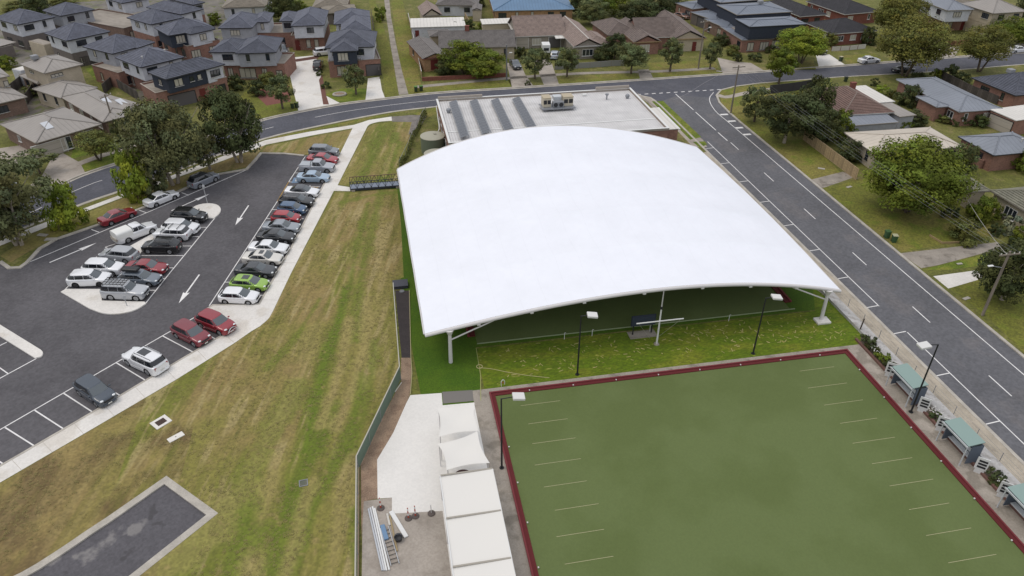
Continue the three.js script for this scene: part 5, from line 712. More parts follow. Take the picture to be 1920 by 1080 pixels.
tree('garden_tree', 'wide low lime bush beside the front brick wall', 20.86,-144.82,4.75,4.65, 'lime', { low: 0.04, multi: 1 });
tree('garden_shrub', 'dark shrub beside the gabled orange brick wall', 13.44,-147.53,2.78,2.35, 'dark', { cat: 'shrub', bush: 1, low: 0 });
tree('garden_tree', 'dark garden tree between the pink and brown tiled houses', 49.96,-151.54,5.12,2.82, 'dark', { low: 0.08 });
tree('garden_shrub', 'dark shrub at the front corner of the pink tiled house', 47.27,-151.22,2.68,2.26, 'dark', { cat: 'shrub', bush: 1, low: 0 });
tree('garden_shrub', 'shrub beside the garage of the pink tiled house', 30.24,-155.8,2.48,1.48, 'dark', { cat: 'shrub', bush: 1, low: 0 });
tree('garden_tree', 'pale green tree behind the pink tiled house', 53.2,-180.07,6.24,3.89, 'street', { low: 0.08 });
tree('garden_tree', 'tall dark tree behind the brown tiled house', 62.59,-175.33,6.65,4.6, 'dark', { low: 0.06 });
tree('garden_tree', 'dark tree left of the brown parked car at the back', 69.71,-179.3,6.79,3.93, 'dark', { low: 0.06 });
tree('garden_tree', 'green tree behind the blue roofed house', 60.96,-188.57,6.48,4.34, 'lime', { low: 0.06 });
tree('garden_tree', 'dark tree right beside the blue roof corner', 52.02,-188.99,6.19,2.7, 'dark', { low: 0.06 });
tree('street_tree', 'dense round green tree on the kerb near the navy units', 76.62,-129.91,6.87,2.86, 'lime', { low: 0.14 });
tree('street_tree', 'spreading yellow green tree before the navy units', 87.37,-141.46,7.19,5.07, 'bright', { low: 0.25, multi: 1 });
tree('plane_tree', 'largest olive plane tree over the white parked sedan', 103.63,-129.87,11.64,7.29, 'plane', { low: 0.2, multi: 1, loose: 1 });
tree('plane_tree', 'olive plane tree behind the red brick railings house', 116.55,-153.38,10.66,5.51, 'plane', { low: 0.2 });
tree('plane_tree', 'olive plane tree on the verge at the right of the main street', 120.51,-130.07,8.88,5.12, 'plane', { low: 0.26, multi: 1, loose: 1 });
tree('cypress', 'dark upright cypress beside the grey roofed two storey house', 145.18,-158.86,6.38,2.42, 'dark', { shape: 'cone', low: 0.02 });
tree('garden_tree', 'rounded hedge tree at the far right behind the street', 142.22,-147.07,5.62,5.04, 'lime', { low: 0.05 });
tree('garden_tree', 'dark tree at the top right corner', 159.6,-162.53,6.54,4.19, 'dark', { low: 0.05 });
const cG = 'dark trees on the corner lawn';
tree('paperbark_tree', 'dark corner tree with a pale trunk under the power lines', 63.29,-102.1,8.42,4.7, 'dark', { pale: 1, low: 0.16 });
tree('paperbark_tree', 'tall dark tree beside the rust tiled house', 69.77,-106.07,8.9,3.13, 'dark', { low: 0.08 });
tree('paperbark_tree', 'grey green tree on the corner lawn nearest the crossing blocks', 62.79,-111.78,6.14,2.71, 'street', { low: 0.12 });
tree('garden_shrub', 'leafy lime shrub below the rust tiled house', 72.26,-101.41,5.19,2.3, 'lime', { cat: 'shrub', bush: 1, low: 0 });
tree('garden_tree', 'dark tree filling the gap beside the paling fence', 68.72,-101.13,5.6,3.05, 'dark', { low: 0.05 });
tree('garden_shrub', 'shrub behind the paling fence near the cream ribbed roof', 69.56,-94.13,3.3,2.11, 'dark', { cat: 'shrub', bush: 1, low: 0 });
tree('garden_tree', 'big round green tree spreading over the front lawn', 67.92,-77.26,9.89,6.38, 'lime', { low: 0.08, multi: 1 });
tree('garden_shrub', 'grey green tree beside the mossy tiled house', 83.21,-86.58,4.7,2.02, 'street', { cat: 'shrub', bush: 1, low: 0 });
tree('garden_shrub', 'green shrub in front of the weatherboard house window', 76.21,-73.33,3.43,1.88, 'lime', { cat: 'shrub', bush: 1, low: 0 });
tree('garden_shrub', 'wide dark shrub in the edged garden bed', 70.32,-68.93,2.73,2.19, 'olive', { cat: 'shrub', bush: 1, low: 0 });
tree('garden_shrub', 'pale grey shrub under the weatherboard house windows', 77.35,-69.34,2.53,1.48, 'grey', { cat: 'shrub', bush: 1, low: 0 });
tree('garden_shrub', 'small dark shrub beside the gravel drive', 75.27,-69.43,1.69,0.88, 'dark', { cat: 'shrub', bush: 1, low: 0 });
tree('garden_tree', 'dark round tree at the right edge over the power pole', 65.45,-56.33,7.28,3.44, 'dark', { low: 0.08, pale: 1 });
tree('garden_shrub', 'green shrub at the right edge above the mossy roof', 93.05,-85.59,3.72,1.73, 'lime', { cat: 'shrub', bush: 1, low: 0 });
tree('garden_tree', 'dark tree at the top left corner behind the townhouses', -83.58,-212.65,5.15,3.49, 'dark', { low: 0.05 });
tree('garden_tree', 'dark tree between the olive and beige roofs at the top', -21.66,-197.42,6.82,3.95, 'dark', { low: 0.05 });
tree('garden_tree', 'lighter tree beside the dark one between the top roofs', -18.5,-201.29,3.89,2.7, 'lime', { low: 0.05 });
{ // remaining garden shrubs, named for what they stand beside
  const list = [[-38.05,-196.03,2.77,1.82, 'lime', 'beside the far townhouse'], [19.21,-176.99,2.92,2, 'dark', 'at the end of the long white shed'], [21.93,-177.47,3.17,1.88, 'rose', 'between the white shed and the cream garage'], [25.29,-176.89,2.69,1.63, 'lime', 'in front of the cream garage'], [10.94,-175.59,2.17,1.73, 'lime', 'below the long white shed'], [27.99,-203.83,2.98,1.99, 'dark', 'beside the blue roof'], [43.21,-188.29,1.56,1.62, 'lime', 'below the blue roof'], [76.85,-157.66,2.35,2.04, 'dark', 'beside the brick unit wall'], [75.92,-149.37,2.27,1.61, 'olive', 'along the units path'], [74.81,-144.82,1.78,1.12, 'dark', 'at the units entrance'], [78.71,-144.91,1.79,1.58, 'dark', 'before the units front window'], [84.65,-149.47,1.83,1.39, 'dark', 'under the units eaves'], [109.47,-151.93,3.98,1.68, 'dark', 'before the red brick railings'], [93.96,-114.9,3.73,2.31, 'dark', 'beside the grey metal roofed house'], [92.82,-121.02,1.83,1.4, 'bright', 'clipped round beside the white flat roof'], [92.97,-118.57,1.81,1.18, 'olive', 'beside the clipped round one'], [89.13,-106.09,2.26,2.36, 'dark', 'behind the cream ribbed roof'], [86.25,-105.1,1.88,1.62, 'lime', 'beside the grey flat extension'], [95.02,-106.06,1.52,1.46, 'olive', 'below the bay window'], [96.03,-103.86,1.69,1.26, 'dark', 'beside the grey house steps'], [99.25,-103.29,2.07,1.62, 'rose', 'against the grey house brick wall'], [108.55,-127.28,2.12,1.26, 'lime', 'behind the grey metal roof ridge'], [110.82,-126.2,3.58,1.46, 'dark', 'near the main street plane tree'], [111.77,-124.03,2.1,1.87, 'dark', 'left of the slate tiled house'], [104.78,-127.27,1.48,1.68, 'dark', 'near the black parked sedan'], [94.54,-125.76,1.46,1.03, 'dark', 'on the near kerb of the main street'], [71.67,-95.82,1.94,1.24, 'olive', 'left of the cream ribbed roof'], [71.37,-92.99,2.09,1.46, 'dark', 'under the cream roof corner'], [72.58,-74.58,1.89,1.12, 'dark', 'behind the big round tree'], [76,-74.89,1.43,0.85, 'dark', 'below the weatherboard corner window'], [79.12,-72.81,1.26,0.98, 'dark', 'by the weatherboard house steps'], [77.27,-67.96,1.83,1.07, 'lime', 'near the right edge'], [75.63,-66.37,1.21,0.92, 'dark', 'along the gravel drive'], [-11.47,-150.52,1.07,0.85, 'rose', 'beside the black driveway car'], [-10,-142.31,1.44,0.91, 'rose', 'at the corner townhouse bed'], [-17.24,-156.53,1.96,0.98, 'rose', 'on the driveway bed'], [-20.83,-145.5,2.68,2.04, 'olive', 'in the front townhouse garden'], [-22.25,-140.76,2.82,1.78, 'dark', 'behind the tall dense tree'], [-63.67,-139.49,1.55,1.32, 'dark', 'near the brown brick house'], [-49.57,-126.32,1.66,1.05, 'dark', 'below the grey garage'], [-63.89,-148.13,1.82,1.58, 'olive', 'between the left edge houses'], [-75.05,-166.72,2.6,2.17, 'lime', 'on the left edge lawn'], [-90.34,-220.79,2.13,4.18, 'olive', 'in the far paddock'], [-81.29,-225.35,1.91,3.15, 'olive', 'behind the far townhouse'], [-7.5,-170.73,2.56,0.95, 'dark', 'between the lane townhouses'], [-0.56,-166.11,4.11,0.81, 'dark', 'along the lane fence'], [2.19,-192.17,4.06,1.58, 'lime', 'at the top of the lane'], [69.48,-158.95,2.12,1.68, 'dark', 'beside the cream gabled wall'], [100.66,-152.6,3.04,1.79, 'olive', 'beside the red brick porch'], [77.49,-190.35,4.51,3.61, 'dark', 'behind the brown car'], [28.3,-137.47,1.04,0.62, 'dark', 'by the driveway kerb'], [-26.54,-144.61,2.86,1.61, 'dark', 'behind the car park trees'], [-39.58,-139.7,2.37,1.74, 'dark', 'below the brick townhouse wall'], [-41.92,-134.55,2.12,1.49, 'dark', 'beside the grey house skylight']];
  for (const [px, pz, h, r, kind, where] of list) tree('garden_shrub', `${{ dark: 'dark', lime: 'green', olive: 'olive green', rose: 'deep green', bright: 'bright green' }[kind]} shrub ${where}`, px, pz, Math.max(0.6, h), Math.max(0.5, r), kind, { cat: 'shrub', bush: 1, low: 0, group: bG });
}

// ---------- club house ----------
const mGreyMetal = mat('#8f9297', 0.5, { metalness: 0.3 }), mWhite = mat('#dcdcda', 0.6), mDark = mat('#26282b', 0.6), mWood = tmat(texOf(128, (u, v) => { const n = fbm(u, v, 16, 3, 501); return mul([112, 96, 78], 0.65 + 0.6 * n); }, 1.2), 0.9), mBlackPole = mat('#1f2022', 0.6);
{
  const roofT = ribMat([204, 202, 201], 61, 0.4, 0.6), X0 = 9.3, X1 = 43, Z0 = -120.6, Z1 = -101.6;
  const c = thing('club_house', 'flat roofed brick club house behind the canopy with rooftop solar panels', 'building', 26, -111); const at = (g) => { g.translate(-26, 0, 111); return g; };
  part('wall', at(join([boxG(X1 - X0, 3.8, Z1 - Z0, (X0 + X1) / 2, 1.9, (Z0 + Z1) / 2)])), WM.brick, c);
  part('annex_wall', at(boxG(2, 3.4, 9.5, 44, 1.7, -107.2)), WM.brick, c);
  part('roof', at((() => { const g = sheetG([[X0 + 0.2, Z1 - 0.2], [X1 - 0.2, Z1 - 0.2], [X1 - 0.2, Z0 + 0.2], [X0 + 0.2, Z0 + 0.2]], 3.82); return g; })()), roofT, c);
  part('annex_roof', at(boxG(2.05, 0.1, 9.6, 44.05, 3.5, -107.2)), RM.white, c);
  part('parapet', at(ribG([[X0, Z0], [X1, Z0], [X1, Z1], [X0, Z1]], 0.24, 3.8, 4.12, true)), mConcGrey, c);
  part('parapet_coping', at(ribG([[X0, Z0], [X1, Z0], [X1, Z1], [X0, Z1]], 0.34, 4.12, 4.17, true)), mWhite, c);
  part('raised_parapet', at(boxG(6, 0.5, 0.26, 39.8, 4.4, Z0)), mConcGrey, c); part('raised_parapet', at(boxG(7.5, 0.4, 0.26, 13.2, 4.36, Z0)), mConcGrey, c);
  for (const z of [-106.4]) part('roof_joint', at(boxG(X1 - X0 - 0.6, 0.08, 0.28, (X0 + X1) / 2, 3.86, z)), mWhite, c);
  part('gutter', at(boxG(0.22, 0.18, 9.8, 45.2, 3.45, -107.2)), mWhite, c);
  for (const [x, z] of [[37.6, -116.5]]) part('roof_vent', at(join([cylG(0.12, 0.12, 0.9, 10, x, 3.8, z), cylG(0.3, 0.3, 0.2, 12, x, 4.6, z)])), mGreyMetal, c);
  for (const [x, z] of [[41.2, -116.4], [10.6, -114.8]]) part('turbine_vent', at((() => { const g = new THREE.SphereGeometry(0.38, 14, 10); g.translate(x, 4.25, z); return join([g, cylG(0.24, 0.24, 0.4, 12, x, 3.8, z)]); })()), mGreyMetal, c);
  part('roof_hatch', at(rboxG(0.7, 0.3, 0.6, 0.04, 34.4, 3.98, -119)), mWhite, c);
  for (let i = 0; i < 5; i++) { const w = new THREE.Group(); w.name = 'window'; w.position.set(X0 - 26 - 0.02, 1, -117 + i * 3.2 + 111); w.rotation.y = -Math.PI / 2; c.add(w); const G = winGeo(1.5, 1.2, 2); part('frame', G.frame, mFrameW, w); for (const q of G.panes) part('pane', q, mPane, w); }
  part('downpipe', at(tubeG([[X0 - 0.3, 3.6, -119], [X0 - 0.3, 2.4, -117], [X0 - 0.6, 2.2, -112], [X0 - 1.2, 2.4, -110]], 0.09, 24, 8)), mWhite, c);
  // solar rows
  const mPanel = new THREE.MeshPhysicalMaterial({ color: '#262c38', roughness: 0.3, clearcoat: 1, clearcoatRoughness: 0.05 });
  for (const [i, [xa, za, zb]] of [[11.35, -118.4, -102.4], [14.75, -118.3, -103], [18.3, -118.1, -104], [21.9, -118.2, -104.6]].entries()) {
    const s = thing('solar_array', `${['leftmost', 'second from left', 'third from left', 'rightmost'][i]} row of dark solar panels on the club house roof`, 'solar panels', xa, (za + zb) / 2, 0, 'rooftop solar rows', 3.83), n = Math.floor((zb - za) / 1.04);
    for (let k = 0; k < n; k++) { const g = boxG(1.2, 0.04, 0.99, 0, 0, 0); g.rotateZ(0.3); g.translate(0.35 + i * 0, 0.62, -(zb - za) / 2 + 0.52 + k * 1.04); const p = part('panel', g, mPanel, s); const f = join([boxG(1.22, 0.05, 0.04, 0, 0.012, -0.49), boxG(1.22, 0.05, 0.04, 0, 0.012, 0.49), boxG(0.05, 0.05, 0.92, 0.6, 0.012, 0), boxG(0.05, 0.05, 0.92, -0.6, 0.012, 0)]); f.rotateZ(0.3); f.translate(0.35, 0.62, -(zb - za) / 2 + 0.52 + k * 1.04); part('frame', f, mGreyMetal, p); }
    part('rail', boxG(0.06, 0.06, zb - za, -0.3, 0.38, 0), mGreyMetal, s); part('rail', boxG(0.06, 0.06, zb - za, 1, 0.8, 0), mGreyMetal, s);
    for (let k = 0; k < 5; k++) part('leg', boxG(0.06, 0.8, 0.06, 1, 0.4, -(zb - za) / 2 + 0.6 + k * (zb - za - 1.2) / 4), mGreyMetal, s);
  }
  const h = thing('air_conditioner', 'rooftop air conditioning plant of cream units on a steel platform', 'air conditioner', 28.3, -113.6, 0, undefined, 3.83);
  part('platform', join([boxG(6.4, 0.12, 3, 0, 0.55, 0), boxG(6.5, 0.2, 0.1, 0, 0.5, 1.5), boxG(6.5, 0.2, 0.1, 0, 0.5, -1.5)]), mGreyMetal, h);
  for (let k = 0; k < 4; k++) for (const z of [-1.2, 1.2]) part('leg', boxG(0.12, 0.5, 0.12, -2.8 + k * 1.87, 0.25, z), mGreyMetal, h);
  const mCream = mat('#c4bba6', 0.7);
  for (const [x, w] of [[-2.1, 1.5], [2.0, 1.9]]) { const u = part('cooler_unit', rboxG(w, 1.7, 2, 0.06, x, 1.46, -0.3), mCream, h); part('lid', rboxG(w + 0.1, 0.14, 2.1, 0.04, x, 2.38, -0.3), mat('#b3a78f', 0.7), u); for (const q of [-0.25, 0.25]) part('louvre', boxG(w * 0.4, 0.75, 0.06, x + q * w, 1.6, 0.72), mDark, u); }
  const cu = part('condenser', rboxG(2.1, 1.1, 1, 0.05, 0, 1.16, 0.7), mat('#83868a', 0.5), h); for (const x of [-0.55, 0.5]) { const g = new THREE.TorusGeometry(0.36, 0.05, 6, 20); g.translate(x, 1.16, 1.22); part('fan_guard', join([g, (() => { const d = new THREE.CylinderGeometry(0.34, 0.34, 0.03, 20); d.rotateX(Math.PI / 2); d.translate(x, 1.16, 1.2); return d; })()]), mDark, cu); }
  part('duct', rboxG(1.5, 0.7, 1.4, 0.06, 0, 2.05, -0.5), mat('#bfc3c6', 0.4), h); h.scale.setScalar(0.86);
}
// water tanks beside the club house
for (const [x, z, r, h, l] of [[7.35, -108.6, 1.85, 2.6, 'round green water tank with pale lid beside the club house'], [7.25, -102.4, 1.7, 2.3, 'second round tank partly hidden by the canopy edge']]) {
  const t = thing('water_tank', l, 'tank', x, z); const pr = []; for (let i = 0; i <= 24; i++) { pr.push(new THREE.Vector2(r + (i % 2 ? 0.03 : 0), h * i / 24)); }
  part('shell', new THREE.LatheGeometry(pr, 40), mat('#6f7764', 0.7), t); part('lid', new THREE.LatheGeometry([new THREE.Vector2(0, h + 0.28), new THREE.Vector2(r * 0.6, h + 0.16), new THREE.Vector2(r + 0.06, h + 0.02), new THREE.Vector2(r + 0.06, h - 0.08)], 40), mat('#a3a08f', 0.7), t); part('manhole', cylG(0.26, 0.24, 0.12, 16, r * 0.2, h + 0.22, 0), mat('#8f8c7d', 0.7), t); part('outlet_pipe', tubeG([[r * 0.9, h - 0.2, 0.9], [r + 0.1, h - 0.4, 0.95], [r + 0.1, 0.2, 1]], 0.06, 14, 8), mWhite, t);
}
struct('ramp_paving', sheetG([[1.55,-124.98],[4.89,-125.18],[7.55,-124.71],[7.58,-123.91],[5.06,-115.9],[3.95,-116.33],[4.85,-121.81],[1.54,-122.65]], 0.016), tmat(speckle([122, 116, 110], 0.2, 0.3, 4, 256, 88), 0.92));
{ // vine-covered chain fence by the tanks
  const p = [[7.51,-124.19],[5.55,-117.72],[3.45,-108.39],[1.77,-101.87]], f = thing('vine_fence', 'wire fence overgrown with dark creeper beside the tanks', 'fence', p[0][0], p[0][1]);
  for (let i = 0; i < p.length - 1; i++) { const L = dist(p[i], p[i + 1]); for (let k = 0; k <= 3; k++) { const q = segm(p[i], p[i + 1], k / 3); part('post', cylG(0.035, 0.035, 1.8, 6, q[0] - p[0][0], 0, q[1] - p[0][1]), mGreyMetal, f); } part('top_rail', barG([p[i][0] - p[0][0], 1.78, p[i][1] - p[0][1]], [p[i + 1][0] - p[0][0], 1.78, p[i + 1][1] - p[0][1]], 0.025, 6), mGreyMetal, f); }
  const g = [], col = []; for (let i = 0; i < 3400; i++) { const k = rnd() * (p.length - 1), a = Math.floor(k), q = segm(p[a], p[a + 1], k - a), y = Math.pow(rnd(), 0.8) * 1.7 * (0.6 + 0.4 * Math.sin(k * 5)) + 0.05; const c = [q[0] - p[0][0] + rr(-0.22, 0.22), Math.max(0.03, y), q[1] - p[0][1] + rr(-0.22, 0.22)], s = rr(0.08, 0.2), v = () => [c[0] + rr(-s, s), c[1] + rr(-s, s), c[2] + rr(-s, s)]; g.push(...v(), ...v(), ...v()); const t = rr(0.7, 1.25); for (let j = 0; j < 3; j++) col.push(t, t, t); }
  const gg = geoOf(g); gg.setAttribute('color', new THREE.Float32BufferAttribute(col, 3)); part('creeper', gg, leafMat('olive'), f);
}
{ // footbridge
  const b = thing('footbridge', 'short steel footbridge with truss railings from the path to the canopy', 'bridge', -2, -97.2), L = 6.9, m = mat('#3c4048', 0.6, { metalness: 0.3 }), x0 = -L / 2, x1 = L / 2 + 0.2;
  part('deck', boxG(L, 0.1, 1.5, 0, 0.3, 0), mat('#7f8897', 0.7), b); for (const z of [-0.8, 0.8]) part('beam', boxG(L, 0.22, 0.08, 0, 0.2, z), m, b);
  for (const [i, z] of [-0.82, 0.82].entries()) { part('top_chord', barG([x0, 1.45, z], [x1, 1.45, z], 0.05, 8), i ? m : mat('#6d5148', 0.7), b); part('mid_rail', barG([x0, 0.4, z], [x1, 0.4, z], 0.04, 8), m, b); for (let k = 0; k <= 7; k++) { const x = lerp(x0, x1 - 0.2, k / 7); part('railing_post', barG([x, 0.3, z], [x, 1.45, z], 0.035, 6), m, b); if (k < 7) { const xn = lerp(x0, x1 - 0.2, (k + 1) / 7), mx = (x + xn) / 2; part('diagonal', barG([x, 0.42, z], [mx, 1.42, z], 0.03, 6), m, b); part('diagonal', barG([mx, 1.42, z], [xn, 0.42, z], 0.03, 6), m, b); } } }
  for (const x of [x0 + 0.4, x1 - 0.5]) part('abutment', boxG(0.5, 0.3, 1.9, x, 0.1, 0), mConcGrey, b);
}
{ // boundary fence beside the paddock
  const p = [[-0.63, -69.2], [-0.72, -54.6], [-4.78, -43.8], [-4.92, -32.5], [-4.95, -22]], f = thing('boundary_fence', 'wire boundary fence with pale top rail between paddock and club', 'fence', -0.72, -54.6), at = (q) => [q[0] + 0.72, q[1] + 54.6];
  for (let i = 0; i < p.length - 1; i++) {
    const a = at(p[i]), b = at(p[i + 1]), L = dist(a, b), n = Math.round(L / 2.9), ang = Math.atan2(-(b[1] - a[1]), b[0] - a[0]);
    for (let k = i ? 1 : 0; k <= n; k++) { const q = segm(a, b, k / n); part('post', cylG(0.04, 0.04, 1.62, 8, q[0], 0, q[1]), mGreyMetal, f); }
    part('top_rail', barG([a[0], 1.6, a[1]], [b[0], 1.6, b[1]], 0.05, 8), mat('#bdb9ad', 0.6), f);
    for (const y of [0.1, 0.45, 0.8, 1.15]) part('wire', barG([a[0], y, a[1]], [b[0], y, b[1]], 0.008, 4), mGreyMetal, f);
    if (i === 1) { const g = boxG(L - 0.1, 1.5, 0.015, 0, 0.8, 0); g.rotateY(ang); g.translate((a[0] + b[0]) / 2, 0, (a[1] + b[1]) / 2); part('mesh_screen', g, mat('#66796a', 0.9), f); }
    if (i >= 2) for (const s of [0]) { const g = boxG(L, 0.32, 0.06, 0, 0.16, 0); g.rotateY(ang); g.translate((a[0] + b[0]) / 2 + 0.05, 0, (a[1] + b[1]) / 2); part('kick_board', g, mat('#8d7c66', 0.9), f); }
  }
  const st = part('stake', boxG(0.08, 0.04, 1.4, 0, 0, 0), mat('#d8d4c8', 0.8), f); st.position.set(...(() => { const q = at([-1.01,-53.44]); return [q[0], 0.08, q[1]]; })()); st.rotation.y = -0.5;
}
const mMulchB = tmat(speckle([62, 56, 56], 0.5, 0.2, 3, 256, 91), 0.98), mMulch = tmat(speckle([148, 126, 106], 0.4, 0.2, 5, 512, 92, [134, 112, 94], 0), 0.98);
struct('black_mulch_bed', sheetG([[-0.5,-70.01],[1.07,-69.73],[0.45,-57.69],[-0.46,-57.85]], 0.014), mMulchB);
struct('brown_mulch_bed', sheetG([[-0.51,-57.86],[0.45,-57.69],[0.39,-55.3],[-0.05,-52.14],[-1.78,-47.55],[-3.24,-44.65],[-3.32,-40.48],[-4.4,-40.41],[-4.61,-36.88],[-4.6,-44.9],[-0.72,-54.24]], 0.013), mMulch);
struct('bed_edging', ribG([[1.07,-69.73],[0.45,-57.69],[0.39,-55.3],[0.04,-52.27]], 0.07, 0.0, 0.09), mat('#a39c74', 0.9));
{ const k = thing('service_pit', 'black lidded service box at the top of the dark mulch bed', 'service box', ...[0.15,-70.89]); part('box', boxG(1.6, 0.35, 1.3, 0, 0.17, 0), mat('#3b3c44', 0.8), k); part('lid', rboxG(1.7, 0.06, 1.4, 0.02, 0, 0.38, 0), mat('#44454e', 0.7), k); part('cap', cylG(0.3, 0.26, 0.08, 14, 0.1, 0.0, 1.15), mat('#75777c', 0.6), k); }
// ---------- terrace ----------
struct('terrace_slab', sheetG([[0.03,-52.2],[2.91,-51.98],[2.83,-50.3],[7.23,-50.09],[6.03,-25.05],[1.69,-25.84],[1.61,-38.37],[-2.27,-38.81],[-2.2,-40.39],[-3.32,-40.48],[-3.24,-44.65]], 0.006), tmat(speckle([222, 219, 214], 0.06, 0.06, 14, 512, 93), 0.85));
struct('terrace_slab', sheetG([[-4.48,-40.42],[-2.2,-40.39],[-2.27,-38.81],[1.61,-38.37],[2.86,-25.63],[-4.79,-27.01]], 0.004), mConcGrey);
struct('rubber_mat', sheetG([[2.97,-52.12],[5.79,-51.87],[5.69,-50.36],[2.9,-50.5]], 0.018), mat('#77736f', 0.95));
const mSail = new THREE.MeshStandardMaterial({ color: '#dfdcd6', roughness: 0.75, side: THREE.DoubleSide });
function sail(label, c4, hs, drop) { // four corners in plan with heights; edges curve inward
  const cx = (c4[0][0] + c4[2][0]) / 2, cz = (c4[0][1] + c4[2][1]) / 2, s = thing('shade_sail', label, 'shade sail', cx, cz, 0, 'white shade sails'), n = 16, pos = [], idx = [];
  for (let i = 0; i <= n; i++) for (let j = 0; j <= n; j++) {
    const u = i / n, v = j / n, k = 0.11, uu = u + k * Math.sin(Math.PI * v) * (0.5 - u) * 2 * 0.55, vv = v + k * Math.sin(Math.PI * u) * (0.5 - v) * 2 * 0.55;
    const x = lerp(lerp(c4[0][0], c4[1][0], uu), lerp(c4[3][0], c4[2][0], uu), vv), z = lerp(lerp(c4[0][1], c4[1][1], uu), lerp(c4[3][1], c4[2][1], uu), vv), y = lerp(lerp(hs[0], hs[1], uu), lerp(hs[3], hs[2], uu), vv) + drop * Math.sin(Math.PI * u) * Math.sin(Math.PI * v);
    pos.push(x - cx, y, z - cz);
  }
  for (let i = 0; i < n; i++) for (let j = 0; j < n; j++) { const a = i * (n + 1) + j, b = a + n + 1; idx.push(a, a + 1, b, a + 1, b + 1, b); }
  part('fabric', geoOf(pos, null, idx), mSail, s);
  c4.forEach(([x, z], i) => part('post', cylG(0.045, 0.045, hs[i] - 0.06, 10, (x - cx) * 0.93, 0, (z - cz) * 0.93), mSteel, s));
}
sail('white shade sail nearest the grey rubber mat', [[2.19, -47.2], [5.38, -46.97], [5.3, -43.85], [1.95, -43.4]], [2.6, 2.9, 2.6, 2.95], -0.3);
sail('white shade sail touching the flat terrace roof', [[1.8, -43.1], [5.15, -43.5], [5.65, -40.3], [2.2, -39.8]], [2.5, 2.95, 2.5, 2.9], -0.3);
{
  const t = thing('terrace_roof', 'long white panelled shade roof along the terrace', 'shade roof', 3.7, -33);
  const zs = [-39.4, -35.3, -31.2, -27.1, -23]; for (let i = 0; i < 4; i++) { const L = zs[i + 1] - zs[i] - 0.05, g = new THREE.PlaneGeometry(4.1, L, 12, 12); g.rotateX(-Math.PI / 2); const p = g.attributes.position; for (let k = 0; k < p.count; k++) { const u = p.getX(k) / 4.1 + 0.5, v = p.getZ(k) / L + 0.5; p.setY(k, -0.16 * Math.sin(Math.PI * u) * Math.sin(Math.PI * v) + (u - 0.5) * 0.1 - 0.06 * v); } g.computeVertexNormals(); g.translate(0, 2.8, (zs[i] + zs[i + 1]) / 2 + 33); part('roof_panel', g, mSail, t); }
  for (const z of zs) { part('crossbeam', boxG(4.2, 0.1, 0.08, 0, 2.68, z + 33), mSteel, t); part('seam_cap', boxG(4.0, 0.05, 0.13, 0, 2.85, z + 33), mat('#a19b90', 0.8), t); for (const x of [-2, 2]) part('post', cylG(0.07, 0.07, 2.66, 10, x, 0, z + 33), mSteel, t); }
  for (const x of [-2.04, 2.04]) part('edge_beam', boxG(0.08, 0.12, 16.3, x, 2.74, 1.8), mWhite, t);
  const d = thing('round_table', 'dark round table half hidden under the shade sail', 'table', ...[3.54,-40.86]); part('top', cylG(0.75, 0.75, 0.06, 28, 0, 0.72, 0), mat('#4a2a26', 0.5), d); part('pedestal', cylG(0.08, 0.08, 0.7, 10, 0, 0.02, 0), mDark, d); part('foot', cylG(0.4, 0.3, 0.04, 18, 0, 0, 0), mDark, d);
}
